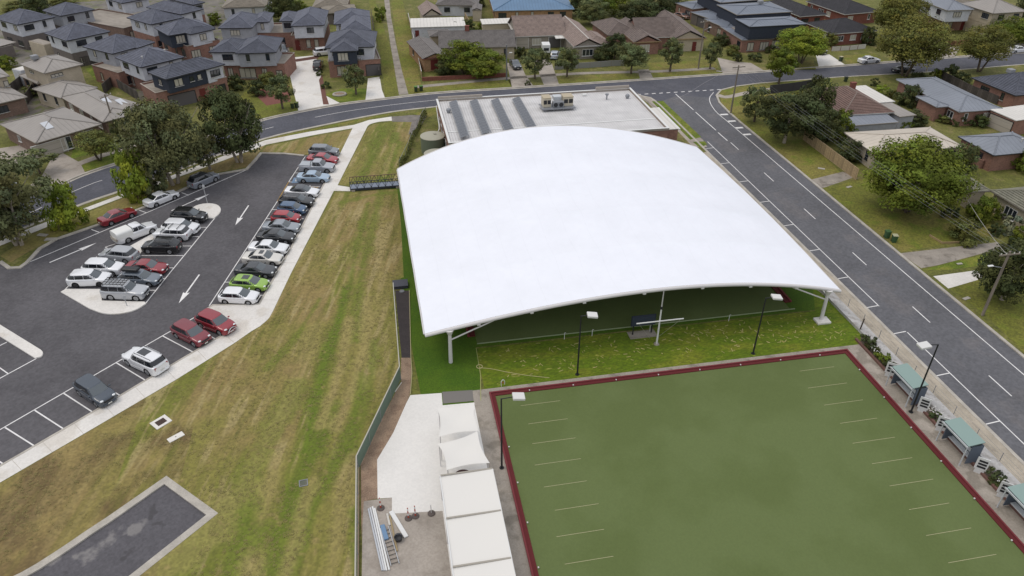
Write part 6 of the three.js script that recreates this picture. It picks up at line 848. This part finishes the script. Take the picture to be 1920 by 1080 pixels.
{ // stored lengths lying on the grey slab
  const lay = (name, label, a, b, w, h, m, y, cat, group) => { const L = dist(a, b), g = rboxG(L, h, w, Math.min(w, h) * 0.2, 0, h / 2 + 0.006, 0, 1), o = one(name, g, m, label, cat, group); o.position.set((a[0] + b[0]) / 2, y, (a[1] + b[1]) / 2); o.rotation.y = Math.atan2(-(b[1] - a[1]), b[0] - a[0]); return o; };
  const mAl = mat('#b9bcc0', 0.45, { metalness: 0.4 }), gp = 'poles stacked on the slab';
  const stack = [[[-4.05,-39.55],[-3.18,-33.79]], [[-3.9,-39.63],[-3.03,-33.77]], [[-3.73,-39.7],[-2.88,-33.74]], [[-3.57,-39.52],[-2.69,-33.75]]];
  [['outermost grey length of the stored pole stack by the fence', mAl], ['second grey length of the stored pole stack', mat('#c9cacc', 0.5)], ['third white length of the stored pole stack', mWhite], ['inner white length of the stored pole stack', mWhite]].forEach(([l, m], i) => { const A = stack[i][0], Bq = stack[i][1]; lay('stored_pole', l, A, Bq, 0.13, 0.12, m, i % 2 ? 0.0 : 0.0, 'pole', gp); });
  lay('stored_channel', 'wide white channel lying beside the black bucket', [-2.34,-38.98], [-1.31,-36.38], 0.34, 0.12, mWhite, 0.004, 'channel'); lay('stored_channel', 'narrow white channel lying beside the wide one', [-2.64,-38.82], [-2.48,-37.68], 0.16, 0.1, mat('#c4c0b8', 0.7), 0.004, 'channel');
  lay('timber_length', 'tan timber length leaning along the ladder', [-2.44,-38.58], [-2.04,-35.27], 0.12, 0.08, mat('#9c8a68', 0.8), 0.004, 'timber'); lay('folded_tarp', 'folded blue tarpaulin between the stored poles', [-3.04,-37.78], [-2.77,-36.4], 0.34, 0.16, mat('#6d8aa8', 0.8), 0.004, 'tarpaulin');
  const a = [-2.89,-37.55], b = [-2.25,-34.12], L = dist(a, b), ld = thing('ladder', 'metal ladder lying on the slab beside the poles', 'ladder', (a[0] + b[0]) / 2, (a[1] + b[1]) / 2, Math.atan2(-(b[1] - a[1]), b[0] - a[0]), undefined, 0.05); for (const s of [-0.3, 0.3]) part('stile', boxG(L, 0.07, 0.05, 0, 0.03, s), mAl, ld); for (let i = 0; i < 9; i++) part('rung', barG([-L / 2 + 0.3 + i * L / 9.2, 0.03, -0.3], [-L / 2 + 0.3 + i * L / 9.2, 0.03, 0.3], 0.022, 6), mDark, ld);
  const bk = thing('bucket', 'black round bucket beside the white channel', 'bucket', ...[-1.89,-36.29]); part('tub', new THREE.LatheGeometry([new THREE.Vector2(0.001, 0.02), new THREE.Vector2(0.24, 0.02), new THREE.Vector2(0.3, 0.36), new THREE.Vector2(0.33, 0.37), new THREE.Vector2(0.33, 0.33), new THREE.Vector2(0.27, 0.08), new THREE.Vector2(0.001, 0.06)], 20), mat('#3c3d40', 0.6), bk); part('handle', (() => { const g = new THREE.TorusGeometry(0.31, 0.012, 6, 16, Math.PI); g.translate(0, 0.36, 0); return g; })(), mGreyMetal, bk);
  for (const [x, z, l, bare] of [[...[-3.1,-39.48], 'orange and white bollard on the inner corner of the pale slab'], [...[-1.04,-38.12], 'orange and white bollard, left one of the pair'], [...[-0.5,-38.23], 'orange and white bollard, right one of the pair'], [...[0.73,-38.27], 'bare grey bollard base with thin stem by the terrace roof', 1]]) {
    const t = thing('bollard', l, 'bollard', x, z, 0, 'temporary bollards'); part('base', new THREE.LatheGeometry([new THREE.Vector2(0.001, 0), new THREE.Vector2(0.3, 0), new THREE.Vector2(0.3, 0.06), new THREE.Vector2(0.16, 0.12), new THREE.Vector2(0.001, 0.12)], 16), mat('#5d5450', 0.9), t);
    if (bare) part('stem', cylG(0.03, 0.03, 0.9, 8, 0, 0.1, 0), mat('#c9c9c7'), t); else { for (let k = 0; k < 4; k++) part(k % 2 ? 'white_band' : 'orange_band', cylG(0.065 - k * 0.006, 0.06 - k * 0.006, 0.26, 10, 0, 0.1 + k * 0.26, 0), k % 2 ? mWhite : mat('#b24a33', 0.7), t); part('cap', cylG(0.05, 0.02, 0.08, 10, 0, 1.14, 0), mat('#b24a33', 0.7), t); }
  }
}
// pits in the paddock
{ const p = thing('drain_pit', 'square concrete drain pit with a rusty grate in the grass', 'drain', ...[-21.93,-52.52], 0.72); part('surround', (() => { const s = new THREE.Shape([[-0.72, -0.62], [0.72, -0.62], [0.72, 0.62], [-0.72, 0.62]].map((q) => new THREE.Vector2(...q))); s.holes.push(new THREE.Path([[-0.42, -0.36], [-0.42, 0.36], [0.42, 0.36], [0.42, -0.36]].map((q) => new THREE.Vector2(...q)))); const g = new THREE.ExtrudeGeometry(s, { depth: 0.08, bevelEnabled: false }); g.rotateX(-Math.PI / 2); return g; })(), mConc, p); part('grate', join([...Array(9)].map((_, i) => boxG(0.84, 0.03, 0.04, 0, 0.05, -0.32 + i * 0.08)).concat([boxG(0.84, 0.02, 0.72, 0, 0.02, 0)])), mat('#5b4b44', 0.8), p);
  const q = thing('access_cover', 'pale rectangular concrete access cover in the grass', 'access cover', ...[-20.28,-50.36], 0.62); part('slab', rboxG(1.35, 0.07, 0.62, 0.02, 0, 0.035, 0, 1), mConc, q); part('lifting_lug', boxG(0.08, 0.02, 0.08, 0, 0.08, 0), mDark, q);
  const r = thing('drain_pit', 'small grey grated drain in the lower paddock', 'drain', ...[-9.16,-43.14], 0.1); part('frame', join([boxG(0.7, 0.06, 0.06, 0, 0.03, -0.32), boxG(0.7, 0.06, 0.06, 0, 0.03, 0.32), boxG(0.06, 0.06, 0.6, -0.32, 0.03, 0), boxG(0.06, 0.06, 0.6, 0.32, 0.03, 0)]), mat('#85878a', 0.7), r); part('grate', join([...Array(7)].map((_, i) => boxG(0.04, 0.04, 0.58, -0.26 + i * 0.087, 0.03, 0))), mat('#6c6e72', 0.6), r); }
// ---------- floodlights and sports gear ----------
function flood(label, x, z, h, dx, dz) {
  const t = thing('floodlight', label, 'floodlight', x, z, 0, 'black floodlight poles'), L = Math.hypot(dx, dz), a = Math.atan2(-dz, dx);
  part('base_plate', cylG(0.2, 0.2, 0.06, 12, 0, 0, 0), mBlackPole, t); part('pole', cylG(0.085, 0.06, h, 10, 0, 0.04, 0), mBlackPole, t); part('arm', barG([0, h, 0], [dx, h + 0.12, dz], 0.04, 8), mBlackPole, t);
  const hd = new THREE.Group(); hd.name = 'lamp_head'; hd.position.set(dx * 1.35, h + 0.1, dz * 1.35); hd.rotation.y = a; t.add(hd); const g = rboxG(0.95, 0.22, 0.78, 0.05, 0, 0, 0); g.rotateZ(-0.12); part('housing', g, mat('#d4d3d0', 0.45), hd); const q = boxG(0.8, 0.03, 0.64, 0.02, -0.13, 0); q.rotateZ(-0.12); part('lens', q, mat('#5a5e63', 0.2), hd);
}
flood('black floodlight pole in the lawn strip left of the mast', 16, -52.3, 6.9, 0.75, 0.1); flood('black floodlight pole in the lawn strip near the right canopy corner', 34.07, -52.3, 6.7, 0.75, 0.1); flood('black floodlight pole between the two nearest green roofed shelters', 44.33, -41.9, 7.7, -1.0, 0.0); flood('black floodlight pole at the left edge of the front green', 6.87, -41.9, 7.6, 1.0, 0.05);
{
  const m = thing('mast', 'tall white mast with a crossbar in front of the covered green', 'mast', 25.12, -55.5); part('pole', cylG(0.1, 0.07, 4.6, 10, 0, 0, 0), mWhite, m); part('topmast', cylG(0.07, 0.045, 1.9, 10, 0, 4.5, 0), mat('#b9b7b4', 0.6), m); part('collar', cylG(0.11, 0.11, 0.3, 10, 0, 4.35, 0), mDark, m); part('crossbar', barG([-2.45, 2.95, 0.1], [2.45, 2.95, 0.1], 0.07, 8), mWhite, m); for (const s of [-1, 1]) part('stay', barG([s * 2.2, 2.9, 0.1], [s * 0.4, 0.1, -0.9], 0.015, 5), mat('#a2a08f'), m); part('footing', cylG(0.3, 0.26, 0.08, 14, 0, 0, 0), mConcOld, m);
  const s = thing('scoreboard', 'dark blue scoreboard on posts behind the mast', 'scoreboard', 24.2, -57.4); part('panel', rboxG(2.6, 1.25, 0.16, 0.03, 0, 1.75, 0), mat('#2c3242', 0.5), s); part('panel_face', boxG(2.4, 1.05, 0.02, 0, 1.75, 0.09), mat('#343b4d', 0.35), s); for (const x of [-1, 1]) part('post', boxG(0.1, 1.2, 0.1, x, 0.6, 0), mDark, s); part('slab', boxG(2.9, 0.06, 1.2, 0, 0.03, 0.1), mConcOld, s);
  for (const [a, l] of [[[16.09,-57.94], 'white peg at the edge of the covered green, left one'], [[19.03,-57.96], 'white peg at the covered green edge below the left floodlight'], [[33.99,-57.92], 'white peg at the covered green edge right of the mast'], [[25.12,-57.61], 'white peg beside the scoreboard slab']]) { const p = thing('marker_peg', l, 'peg', a[0], a[1], 0, 'white pegs along the covered green'); part('shaft', cylG(0.03, 0.03, 0.75, 8, 0, 0, 0), mWhite, p); part('hook', (() => { const g = new THREE.TorusGeometry(0.07, 0.022, 6, 10, Math.PI); g.translate(0.07, 0.75, 0); return g; })(), mWhite, p); }
  const hs = thing('garden_hose', 'pale hose trailing across the lawn strip from a coil', 'hose', 0, 0); part('hose', tubeG([...[[6.89,-54.94],[7.94,-54.59],[9.38,-53.84],[11.06,-53.06],[12.37,-52.58],[13.24,-52.27]]].map(([x, z]) => [x, 0.04, z]), 0.03, 60, 6), mat('#b7ae7d', 0.7), hs); part('coil', (() => { const g = new THREE.TorusGeometry(0.28, 0.04, 6, 20); g.rotateX(Math.PI / 2); const q = [6.92,-55.1]; g.translate(q[0], 0.05, q[1]); return g; })(), mat('#b7ae7d', 0.7), hs);
  const tp = thing('tap_post', 'small standpipe tap at the corner of the front green', 'tap', ...[8.69,-51.92]); part('pipe', tubeG([[-0.15, 0, 0], [-0.15, 0.6, 0], [0, 0.78, 0], [0.15, 0.6, 0], [0.15, 0.2, 0]], 0.035, 24, 6), mWhite, tp); part('handle', boxG(0.14, 0.06, 0.14, 0, 0.42, 0), mat('#8f2a28'), tp);
}
// ---------- garden bed, shelters and boards along the right of the green ----------
{
  const mRet = tmat(speckle([176, 174, 172], 0.14, 0.3, 4, 512, 95, [150, 146, 142], -0.2), 0.92);
  struct('bank_paving', sheetG([[45.4, -8], [46.5, -8], [46.5, -53], [45.6, -53]], 0.006), tmat(speckle([88, 78, 66], 0.5, 0.3, 3, 256, 99), 0.98));
  struct('sloped_wall', (() => { const g = ribG([[47.05, -8], [47.05, -55], [47.0, -58.8], [47.2, -64]], 1.1, 0, 0.32); return g; })(), mRet);
  struct('kerb_footpath', sheetG([[47.75, -8], [49.6, -8], [49.6, -101], [47.7, -100], [47.75, -60]], 0.008), tmat(speckle([172, 162, 146], 0.14, 0.25, 6, 512, 96, [156, 146, 132], -0.2), 0.92));
  struct('grey_paving', sheetG([[46.2, -60], [47.75, -60], [47.7, -100], [46.2, -100]], 0.007), mConcOld);
  struct('bed_edge', ribG([[45.45, -8], [45.45, -52.6]], 0.22, 0, 0.22), mat('#6f5148', 0.9));
  const fn = thing('street_fence', 'low wire fence of thin posts along the street footpath', 'fence', 47.75, -60); for (let i = 0; i < 30; i++) part('post', cylG(0.03, 0.03, 1.15, 6, 0, 0.0, 42 - i * 2.85), mGreyMetal, fn); for (const y of [0.4, 0.75, 1.1]) part('wire', barG([0, y, 42], [0, y, -40.6], 0.012, 4), mGreyMetal, fn);
  const fp2 = thing('fence_post', 'dark leaning timber post at the corner garden bed', 'post', ...[46.58,-53.75]); part('post', barG([0, 0, 0], [0.1, 1.6, 0], 0.07, 8), mat('#4b423b'), fp2); part('cap', cylG(0.09, 0.06, 0.08, 8, 0.1, 1.58, 0), mat('#4b423b'), fp2);
  const mRoofG = mat('#869c96', 0.6), mPost = mat('#c3c6c9', 0.5);
  [[-45.7, -42.5, 'furthest'], [-38.4, -35.3, 'middle'], [-31.1, -28, 'nearest']].forEach(([a, b, w]) => {
    const s = thing('spectator_shelter', `${w} green roofed spectator shelter beside the front green`, 'shelter', 45.3, (a + b) / 2, 0, 'green roofed shelters'), L = b - a;
    const rf = boxG(1.5, 0.06, L - 0.1, 0, 0, 0); rf.rotateZ(0.13); rf.translate(-0.3, 2.35, 0); part('roof', rf, mRoofG, s); const fs = boxG(0.06, 0.14, L, -1.17, 2.2, 0); part('fascia', fs, mPost, s);
    part('back_panel', boxG(0.06, 1.9, L - 0.2, 0.5, 1.1, 0), mat('#6d7682', 0.7), s); for (const z of [-1, 1]) { const g = boxG(1.1, 1.9, 0.06, -0.02, 1.1, z * (L / 2 - 0.1)); part('side_panel', g, mat('#5b6470', 0.7), s); part('post', boxG(0.08, 2.2, 0.08, -1.05, 1.1, z * (L / 2 - 0.1)), mPost, s); }
    const bn = part('bench', boxG(0.5, 0.06, L - 0.4, 0.1, 0.46, 0), mat('#d0d2d4', 0.6), s); part('backrest', boxG(0.05, 0.4, L - 0.4, 0.4, 0.75, 0), mat('#d0d2d4', 0.6), bn);
  });
  [[-46.7, 'at the far end of the furthest shelter'], [-41.75, 'beside the black floodlight pole'], [-39.25, 'at the far end of the middle shelter'], [-34.4, 'at the near end of the middle shelter'], [-31.8, 'at the far end of the nearest shelter']].forEach(([z, w]) => {
    const s = thing('rink_board', `white scoring board with black slots ${w}`, 'score board', 45.25, z, -0.75, 'white scoring boards'); part('panel', rboxG(0.9, 1.25, 0.06, 0.02, 0, 1.05, 0), mWhite, s); for (let k = 0; k < 3; k++) part('slot', boxG(0.62, 0.2, 0.02, 0.02, 0.72 + k * 0.31, 0.035), mDark, s); part('foot', boxG(0.7, 0.42, 0.05, 0, 0.21, 0), mWhite, s); 
  });
  for (const [z, r, h, k, l] of [[-51.6, 0.85, 1.3, 'dark', 'at the top corner of the garden bed'], [-50.4, 0.7, 0.9, 'dark', 'second from the bed corner'], [-49, 0.8, 1.0, 'lime', 'with lime tips in the bed'], [-47.7, 0.75, 1.1, 'dark', 'just before the furthest shelter'], [-40.8, 0.6, 0.7, 'rose', 'below the floodlight pole'], [-40.0, 0.5, 0.6, 'dark', 'just before the middle shelter'], [-33.6, 0.8, 1.1, 'dark', 'behind the middle scoring board'], [-32.6, 0.6, 0.7, 'rose', 'with white flowers near the nearest shelter'], [-26.5, 0.8, 1, 'dark', 'after the nearest shelter']]) tree('bed_shrub', `low shrub in the garden bed ${l}`, 45.98, z, h, r, k, { cat: 'shrub', bush: 1, low: 0, group: 'garden bed shrubs' });
  const fl = []; for (let i = 0; i < 70; i++) { const g = new THREE.IcosahedronGeometry(rr(0.03, 0.06), 0); const zc = i < 30 ? -41 : i < 50 ? -32.6 : -50; g.translate(46 + rr(-0.45, 0.45), rr(0.5, 0.85), zc + rr(-0.5, 0.5)); fl.push(g); } const f = part('white_flowers', join(fl), mat('#e2e0da', 0.8), scene); f.userData.kind = 'stuff'; tag(f, 'white flowers among the garden bed shrubs', 'flowers');
}
// ---------- poles, wires, fences, bins around the streets ----------
const mPoleWood = tmat(texOf(64, (u, v) => mul([132, 122, 110], 0.7 + 0.5 * fbm(u, v, 8, 3, 511)), 2), 0.95);
function utility(label, x, z, h, ang, arms, o = {}) {
  const t = thing('power_pole', label, 'power pole', x, z, ang, 'power poles'); part('pole', cylG(0.16, 0.11, h, 10, 0, -0.05, 0), o.m ?? mPoleWood, t);
  for (let k = 0; k < arms; k++) { const a = part('crossarm', boxG(2.4, 0.13, 0.12, 0, h - 0.35 - k * 0.9, 0.13), o.am ?? mPoleWood, t); for (const q of [-1.05, -0.45, 0.45, 1.05]) part('insulator', cylG(0.05, 0.04, 0.18, 8, q, h - 0.28 - k * 0.9, 0.13), mat('#d0cdc4'), a); }
  if (o.lamp) { part('lamp_arm', barG([0, h - 2, 0], [o.lamp, h - 1.6, 0], 0.04, 6), mGreyMetal, t); part('lamp', rboxG(0.6, 0.12, 0.25, 0.04, o.lamp, h - 1.6, 0), mWhite, t); }
}
utility('timber power pole on the corner lawn by the crossing blocks', ...[60.56,-116.38], 8.5, 0.1, 1); utility('tall timber power pole before the brown gabled house', ...[64.84,-141.69], 9.7, 0.3, 1, { lamp: 1.6 });
utility('timber power pole before the grey roofed houses on the left', ...[-43.7,-125.99], 6.4, 1.1, 1); utility('timber power pole under the dark tree at the right edge', ...[61.28,-54.1], 8, 0.0, 1, { lamp: -1.6 }); utility('pale slim power pole behind the black parked sedan', ...[110.31,-132.22], 6.8, 0.1, 0, { m: mat('#b8b0a0'), lamp: -0.8 }); utility('slim grey pole beside the driveway before the cream garage', ...[24.75,-141.06], 7, 0, 0, { lamp: 0.8, m: mat('#6d6f72') });
{
  const A = [60.56,-116.38], Bp = [61.28,-54.1], C2 = [64.84,-141.69];
  const wire = (a, b, ha, hb, ox, l) => { const p = []; for (let i = 0; i <= 12; i++) { const t = i / 12, q = segm(a, b, t); p.push([q[0] + ox, lerp(ha, hb, t) - 1.1 * 4 * t * (1 - t) * 0.6, q[1] + 0.13]); } one('power_line', tubeG(p, 0.009, 40, 4), mat('#8b8d90', 0.6), l, 'power line', 'overhead power lines'); };
  for (const [ox, l] of [[-1.05, 'overhead wire nearest the side street, sagging over the big round tree'], [-0.45, 'second overhead wire over the corner lawn'], [0.45, 'third overhead wire over the corner lawn'], [1.05, 'overhead wire furthest from the side street']]) wire(A, Bp, 8.3, 7.8, ox, l);
  { const p = []; const a = [Bp[0], 7.4, Bp[1]], q = [75.81,-78.36]; for (let i = 0; i <= 10; i++) { const t = i / 10; p.push([lerp(a[0], q[0], t), lerp(7.4, 2.9, t) - 0.9 * 4 * t * (1 - t) * 0.5, lerp(a[2], q[1], t)]); } one('power_line', tubeG(p, 0.025, 30, 5), mat('#b1aea8', 0.6), 'thick pale service wire running to the weatherboard house', 'power line', 'overhead power lines'); }
  for (const [a, h, l] of [[[-24.68,-96.21], 2.8, 'slim grey sign pole on the rounded island nose'], [[-29.35,-72.11], 1.4, 'short grey sign pole on the island tip before the silver four wheel drive']]) { const s = thing('sign_pole', l, 'sign pole', a[0], a[1], 0.5, 'car park sign poles'); part('pole', cylG(0.045, 0.045, h, 8, 0, 0.03, 0), mat('#aeb0b2', 0.5), s); part('plate', boxG(0.32, 0.42, 0.03, 0, h - 0.25, 0.05), mat('#b9bbbd', 0.5), s); }
}
const mPaling = tmat(texOf([256, 64], (u, v) => { const k = Math.floor(u * 20), e = (u * 20) % 1; return mul([172, 150, 116], (0.8 + 0.35 * hash2(k, 3, 5)) * (e < 0.08 ? 0.75 : 1) * (0.9 + 0.2 * fbm(u, v, 16, 2, 7))); }, 2.2), 0.95), mPalingD = tmat(texOf([256, 64], (u, v) => { const k = Math.floor(u * 20), e = (u * 20) % 1; return mul([86, 80, 76], (0.8 + 0.35 * hash2(k, 3, 9)) * (e < 0.08 ? 0.75 : 1) * (0.9 + 0.2 * fbm(u, v, 16, 2, 7))); }, 2.2), 0.95);
function fence(label, pts, h, m, o = {}) {
  const f = thing(o.name ?? 'paling_fence', label, o.cat ?? 'fence', pts[0][0], pts[0][1], 0, o.group), L = pts.map(([x, z]) => [x - pts[0][0], z - pts[0][1]]);
  for (let i = 0; i < L.length - 1; i++) { const len = dist(L[i], L[i + 1]), n = Math.max(1, Math.round(len / 2.4)), th = o.th ?? 0.05; for (let k = 0; k < n; k++) { const a = segm(L[i], L[i + 1], k / n), b = segm(L[i], L[i + 1], (k + 1) / n); part('panel', ribG([a, b], th, 0, h + (k % 2) * 0.012), m, f); part('post', boxG(0.1, h + 0.06, 0.1, a[0], (h + 0.06) / 2, a[1]), o.pm ?? m, f); } }
  part('top_rail', ribG(L, th2(o), h + 0.013, h + 0.05), o.rm ?? m, f);
}
function th2(o) { return (o.th ?? 0.05) + 0.04; }
fence('tan paling fence along the side street verge below the dark trees', [[67.02,-102.8],[66.89,-94.6],[66.86,-87.27]], 1.7, mPaling); fence('dark paling fence along the left of the grassy lane', [[-0.17,-198.1],[0.03,-175.18],[0.21,-146.41]], 1.7, mPalingD); fence('pale fence along the right of the grassy lane', [[8.86,-193.18],[8.68,-171.4],[8.41,-144.96]], 1.5, mPaling, { rm: mWhite });
fence('dark paling fence around the small townhouse backyard', [[-59.6,-165.47],[-56.3,-167.91],[-52.71,-157.8]], 1.8, mPalingD); fence('dark fence between the low grey roofed houses', [[-50.78,-146.42],[-50.31,-151.36],[-43.34,-140.94]], 1.8, mPalingD); fence('dark fence beside the left brown brick house', [[-67.63,-149.4],[-67.47,-154.39],[-63.76,-150.56],[-62.81,-142.67]], 1.8, mPalingD); fence('dark fence between the upper left townhouses', [[-83.73,-191.25],[-75.52,-183.54],[-68.01,-176.31]], 1.8, mPalingD);
fence('low brick front wall before the bushy lime tree', [[8.4,-143.61],[16.61,-143.51],[24.94,-143.41]], 0.7, WM.redbrick, { name: 'brick_wall', cat: 'wall', th: 0.24 }); fence('low steel front fence of the pink tiled house', [[35.61,-146.12],[43.09,-146.26],[47.75,-146.55],[50.48,-146.45]], 1.1, mat('#8f908c', 0.6), { name: 'front_fence', pm: WM.stone }); fence('white post and rail balustrade before the red brick house', [[98.64,-148.67],[103.05,-148.74],[107.27,-149.28]], 0.9, mat('#c9c5bd'), { name: 'front_fence', pm: WM.redbrick }); fence('low brick wall with steps before the two storey white house', [[123.37,-147.74],[127.26,-147.93],[131.66,-148.04]], 1.0, WM.redbrick, { name: 'brick_wall', cat: 'wall', th: 0.24 });
fence('grey fence between the grey metal and slate roofed houses', [[109.88,-129.11],[109.33,-119.33],[110.05,-112.05]], 1.5, mPalingD); fence('dark screen fence along the main street by the corner trees', [[72,-124.7],[77.11,-125.34],[83.01,-126.83]], 1.6, mat('#3c3a3d', 0.9), { name: 'screen_fence' }); fence('dark fence behind the cream ribbed roof', [[76.27,-104.92],[82.25,-105.07],[90.44,-105.35]], 1.6, mPalingD); fence('brick side fence beside the blue grey roofed house', [[85.9,-91.22],[87.58,-87.73],[90.87,-89.12]], 1.3, WM.brick, { name: 'brick_wall', cat: 'wall', th: 0.2 });
fence('tan fence behind the long white shed', [[22.86,-190.73],[22.92,-177.3]], 1.6, mPaling); fence('low garden edging rail beside the weatherboard house', [[66.77,-70.54],[67.06,-68.57],[70.79,-68.17]], 0.2, mat('#a08a66', 0.9), { name: 'garden_edging', cat: 'edging' });
function bin(label, x, z, lid, body = '#33422f') { const b = thing('wheelie_bin', label, 'bin', x, z, rr(-0.4, 0.4), 'wheelie bins on the verges'); part('body', (() => { const g = new THREE.CylinderGeometry(0.42, 0.33, 0.92, 4, 1); g.rotateY(Math.PI / 4); g.translate(0, 0.5, 0); return g; })(), mat(body, 0.6), b); part('lid', rboxG(0.64, 0.08, 0.7, 0.03, 0, 1.0, 0), mat(lid, 0.6), b); for (const s of [-0.22, 0.22]) { const g = new THREE.CylinderGeometry(0.1, 0.1, 0.06, 12); g.rotateZ(Math.PI / 2); g.translate(s, 0.1, -0.3); part('wheel', g, mTyre, b); } part('handle', boxG(0.5, 0.04, 0.05, 0, 0.94, -0.38), mat(body, 0.6), b); }
bin('green lidded bin beside the lane crossover, left one', ...[6.71,-137.48], '#4f7a2c'); bin('green lidded bin beside the lane crossover, right one', ...[7.74,-137.76], '#4f7a2c'); bin('dark green bin on the side street verge', ...[61.12,-71.13], '#3c5a34', '#3a5a38'); bin('cream lidded bin beside the dark green one on the side street verge', ...[61.34,-70], '#a9a889', '#3a5a38'); bin('yellow green lidded bin by the round street tree, left one', ...[-15.61,-132.34], '#8a8a30'); bin('yellow green lidded bin by the round street tree, right one', ...[-14.88,-132.49], '#6f7a2c'); bin('cream lidded bin by the red brick house kerb', ...[96.6,-141.37], '#b8b090'); bin('dark bin on the near kerb of the main street', ...[90.17,-128.84], '#4a4c48'); bin('pale bin on the far kerb beside the round green tree', ...[84.8,-138.91], '#c4bfa8'); 
for (const [q, l, w] of [[[64.59,-85.34], 'pale flat cover plate on the lawn below the big round tree', 0.9], [[63.98,-91.83], 'broken pale timber piece lying on the corner lawn', 1.0], [[65.96,-63.88], 'pale flat cover plate near the right edge lawn', 0.7], [[61.75,-57.21], 'pale flat stone on the right edge verge', 0.9], [[-43.76,-90.61], 'pale concrete cover beside the left gum tree', 1.3], [[-42.27,-89.24], 'pale concrete pit lid on the car park kerb', 1.6], [[65.5,-141.03], 'small pale cover beside the tall power pole', 0.9], [[68.33,-139.27], 'pale pit lid on the far kerb', 1.1], [[-24.62,-112.97], 'pale stone slab under the tall dense tree', 1.5]]) { const o = one('cover_plate', rboxG(w, 0.08, w * 0.45, 0.025, 0, 0.04, 0, 1), mKerb, l, 'cover plate', 'pale covers in the grass'); o.position.set(q[0], 0.004, q[1]); o.rotation.y = rr(-0.6, 0.6); }
{ const b = thing('stone_planter', 'round stone garden bed on the driveway lawn', 'planter', ...[-7.45,-138.15]); part('ring', (() => { const g = new THREE.TorusGeometry(1.15, 0.22, 6, 18); g.rotateX(Math.PI / 2); g.scale(1, 1, 0.8); g.translate(0, 0.14, 0); return g; })(), mKerb, b); part('soil', cylG(1.05, 1.05, 0.18, 18, 0, 0, 0), mMulch, b);
  const tr = thing('box_trailer', 'white box trailer parked beside the pink tiled house', 'trailer', ...[36.34,-157.96], 1.45); part('box', rboxG(2.6, 1.7, 1.7, 0.06, 0, 1.3, 0), mWhite, tr); part('window_band', boxG(0.03, 0.6, 1.1, -1.31, 1.2, 0), mDark, tr); for (const s of [-0.8, 0.8]) { const g = new THREE.CylinderGeometry(0.32, 0.32, 0.2, 16); g.rotateX(Math.PI / 2); g.translate(0, 0.32, s); part('wheel', g, mTyre, tr); } part('drawbar', boxG(1.2, 0.08, 0.1, 1.8, 0.5, 0), mDark, tr); }
struct('rock_bed', sheetG([[-9.88,-137.97],[-9.28,-133.19],[-10.33,-133.37],[-11.59,-147.81],[-11.08,-151.15]], 0.01), mat('#6d4a40', 0.98)); struct('bark_bed', sheetG([[-17.63,-162.65],[-11.95,-164.83],[-12.32,-162.5],[-16.65,-160.93]], 0.01), mat('#5e4038', 0.98)); struct('townhouse_court', sheetG([[-28.59,-185.36],[-20.02,-184.82],[-18.18,-164.32],[-18.48,-156.02],[-25.64,-158.01],[-31.97,-165.96]], 0.003), mConcOld);
struct('bark_bed', sheetG([[-24.08,-143.55],[-17.35,-145.53],[-16.23,-136.14],[-20.34,-134.58]], 0.006), mat('#7a4d44', 0.98));

renderer.render(scene, camera);
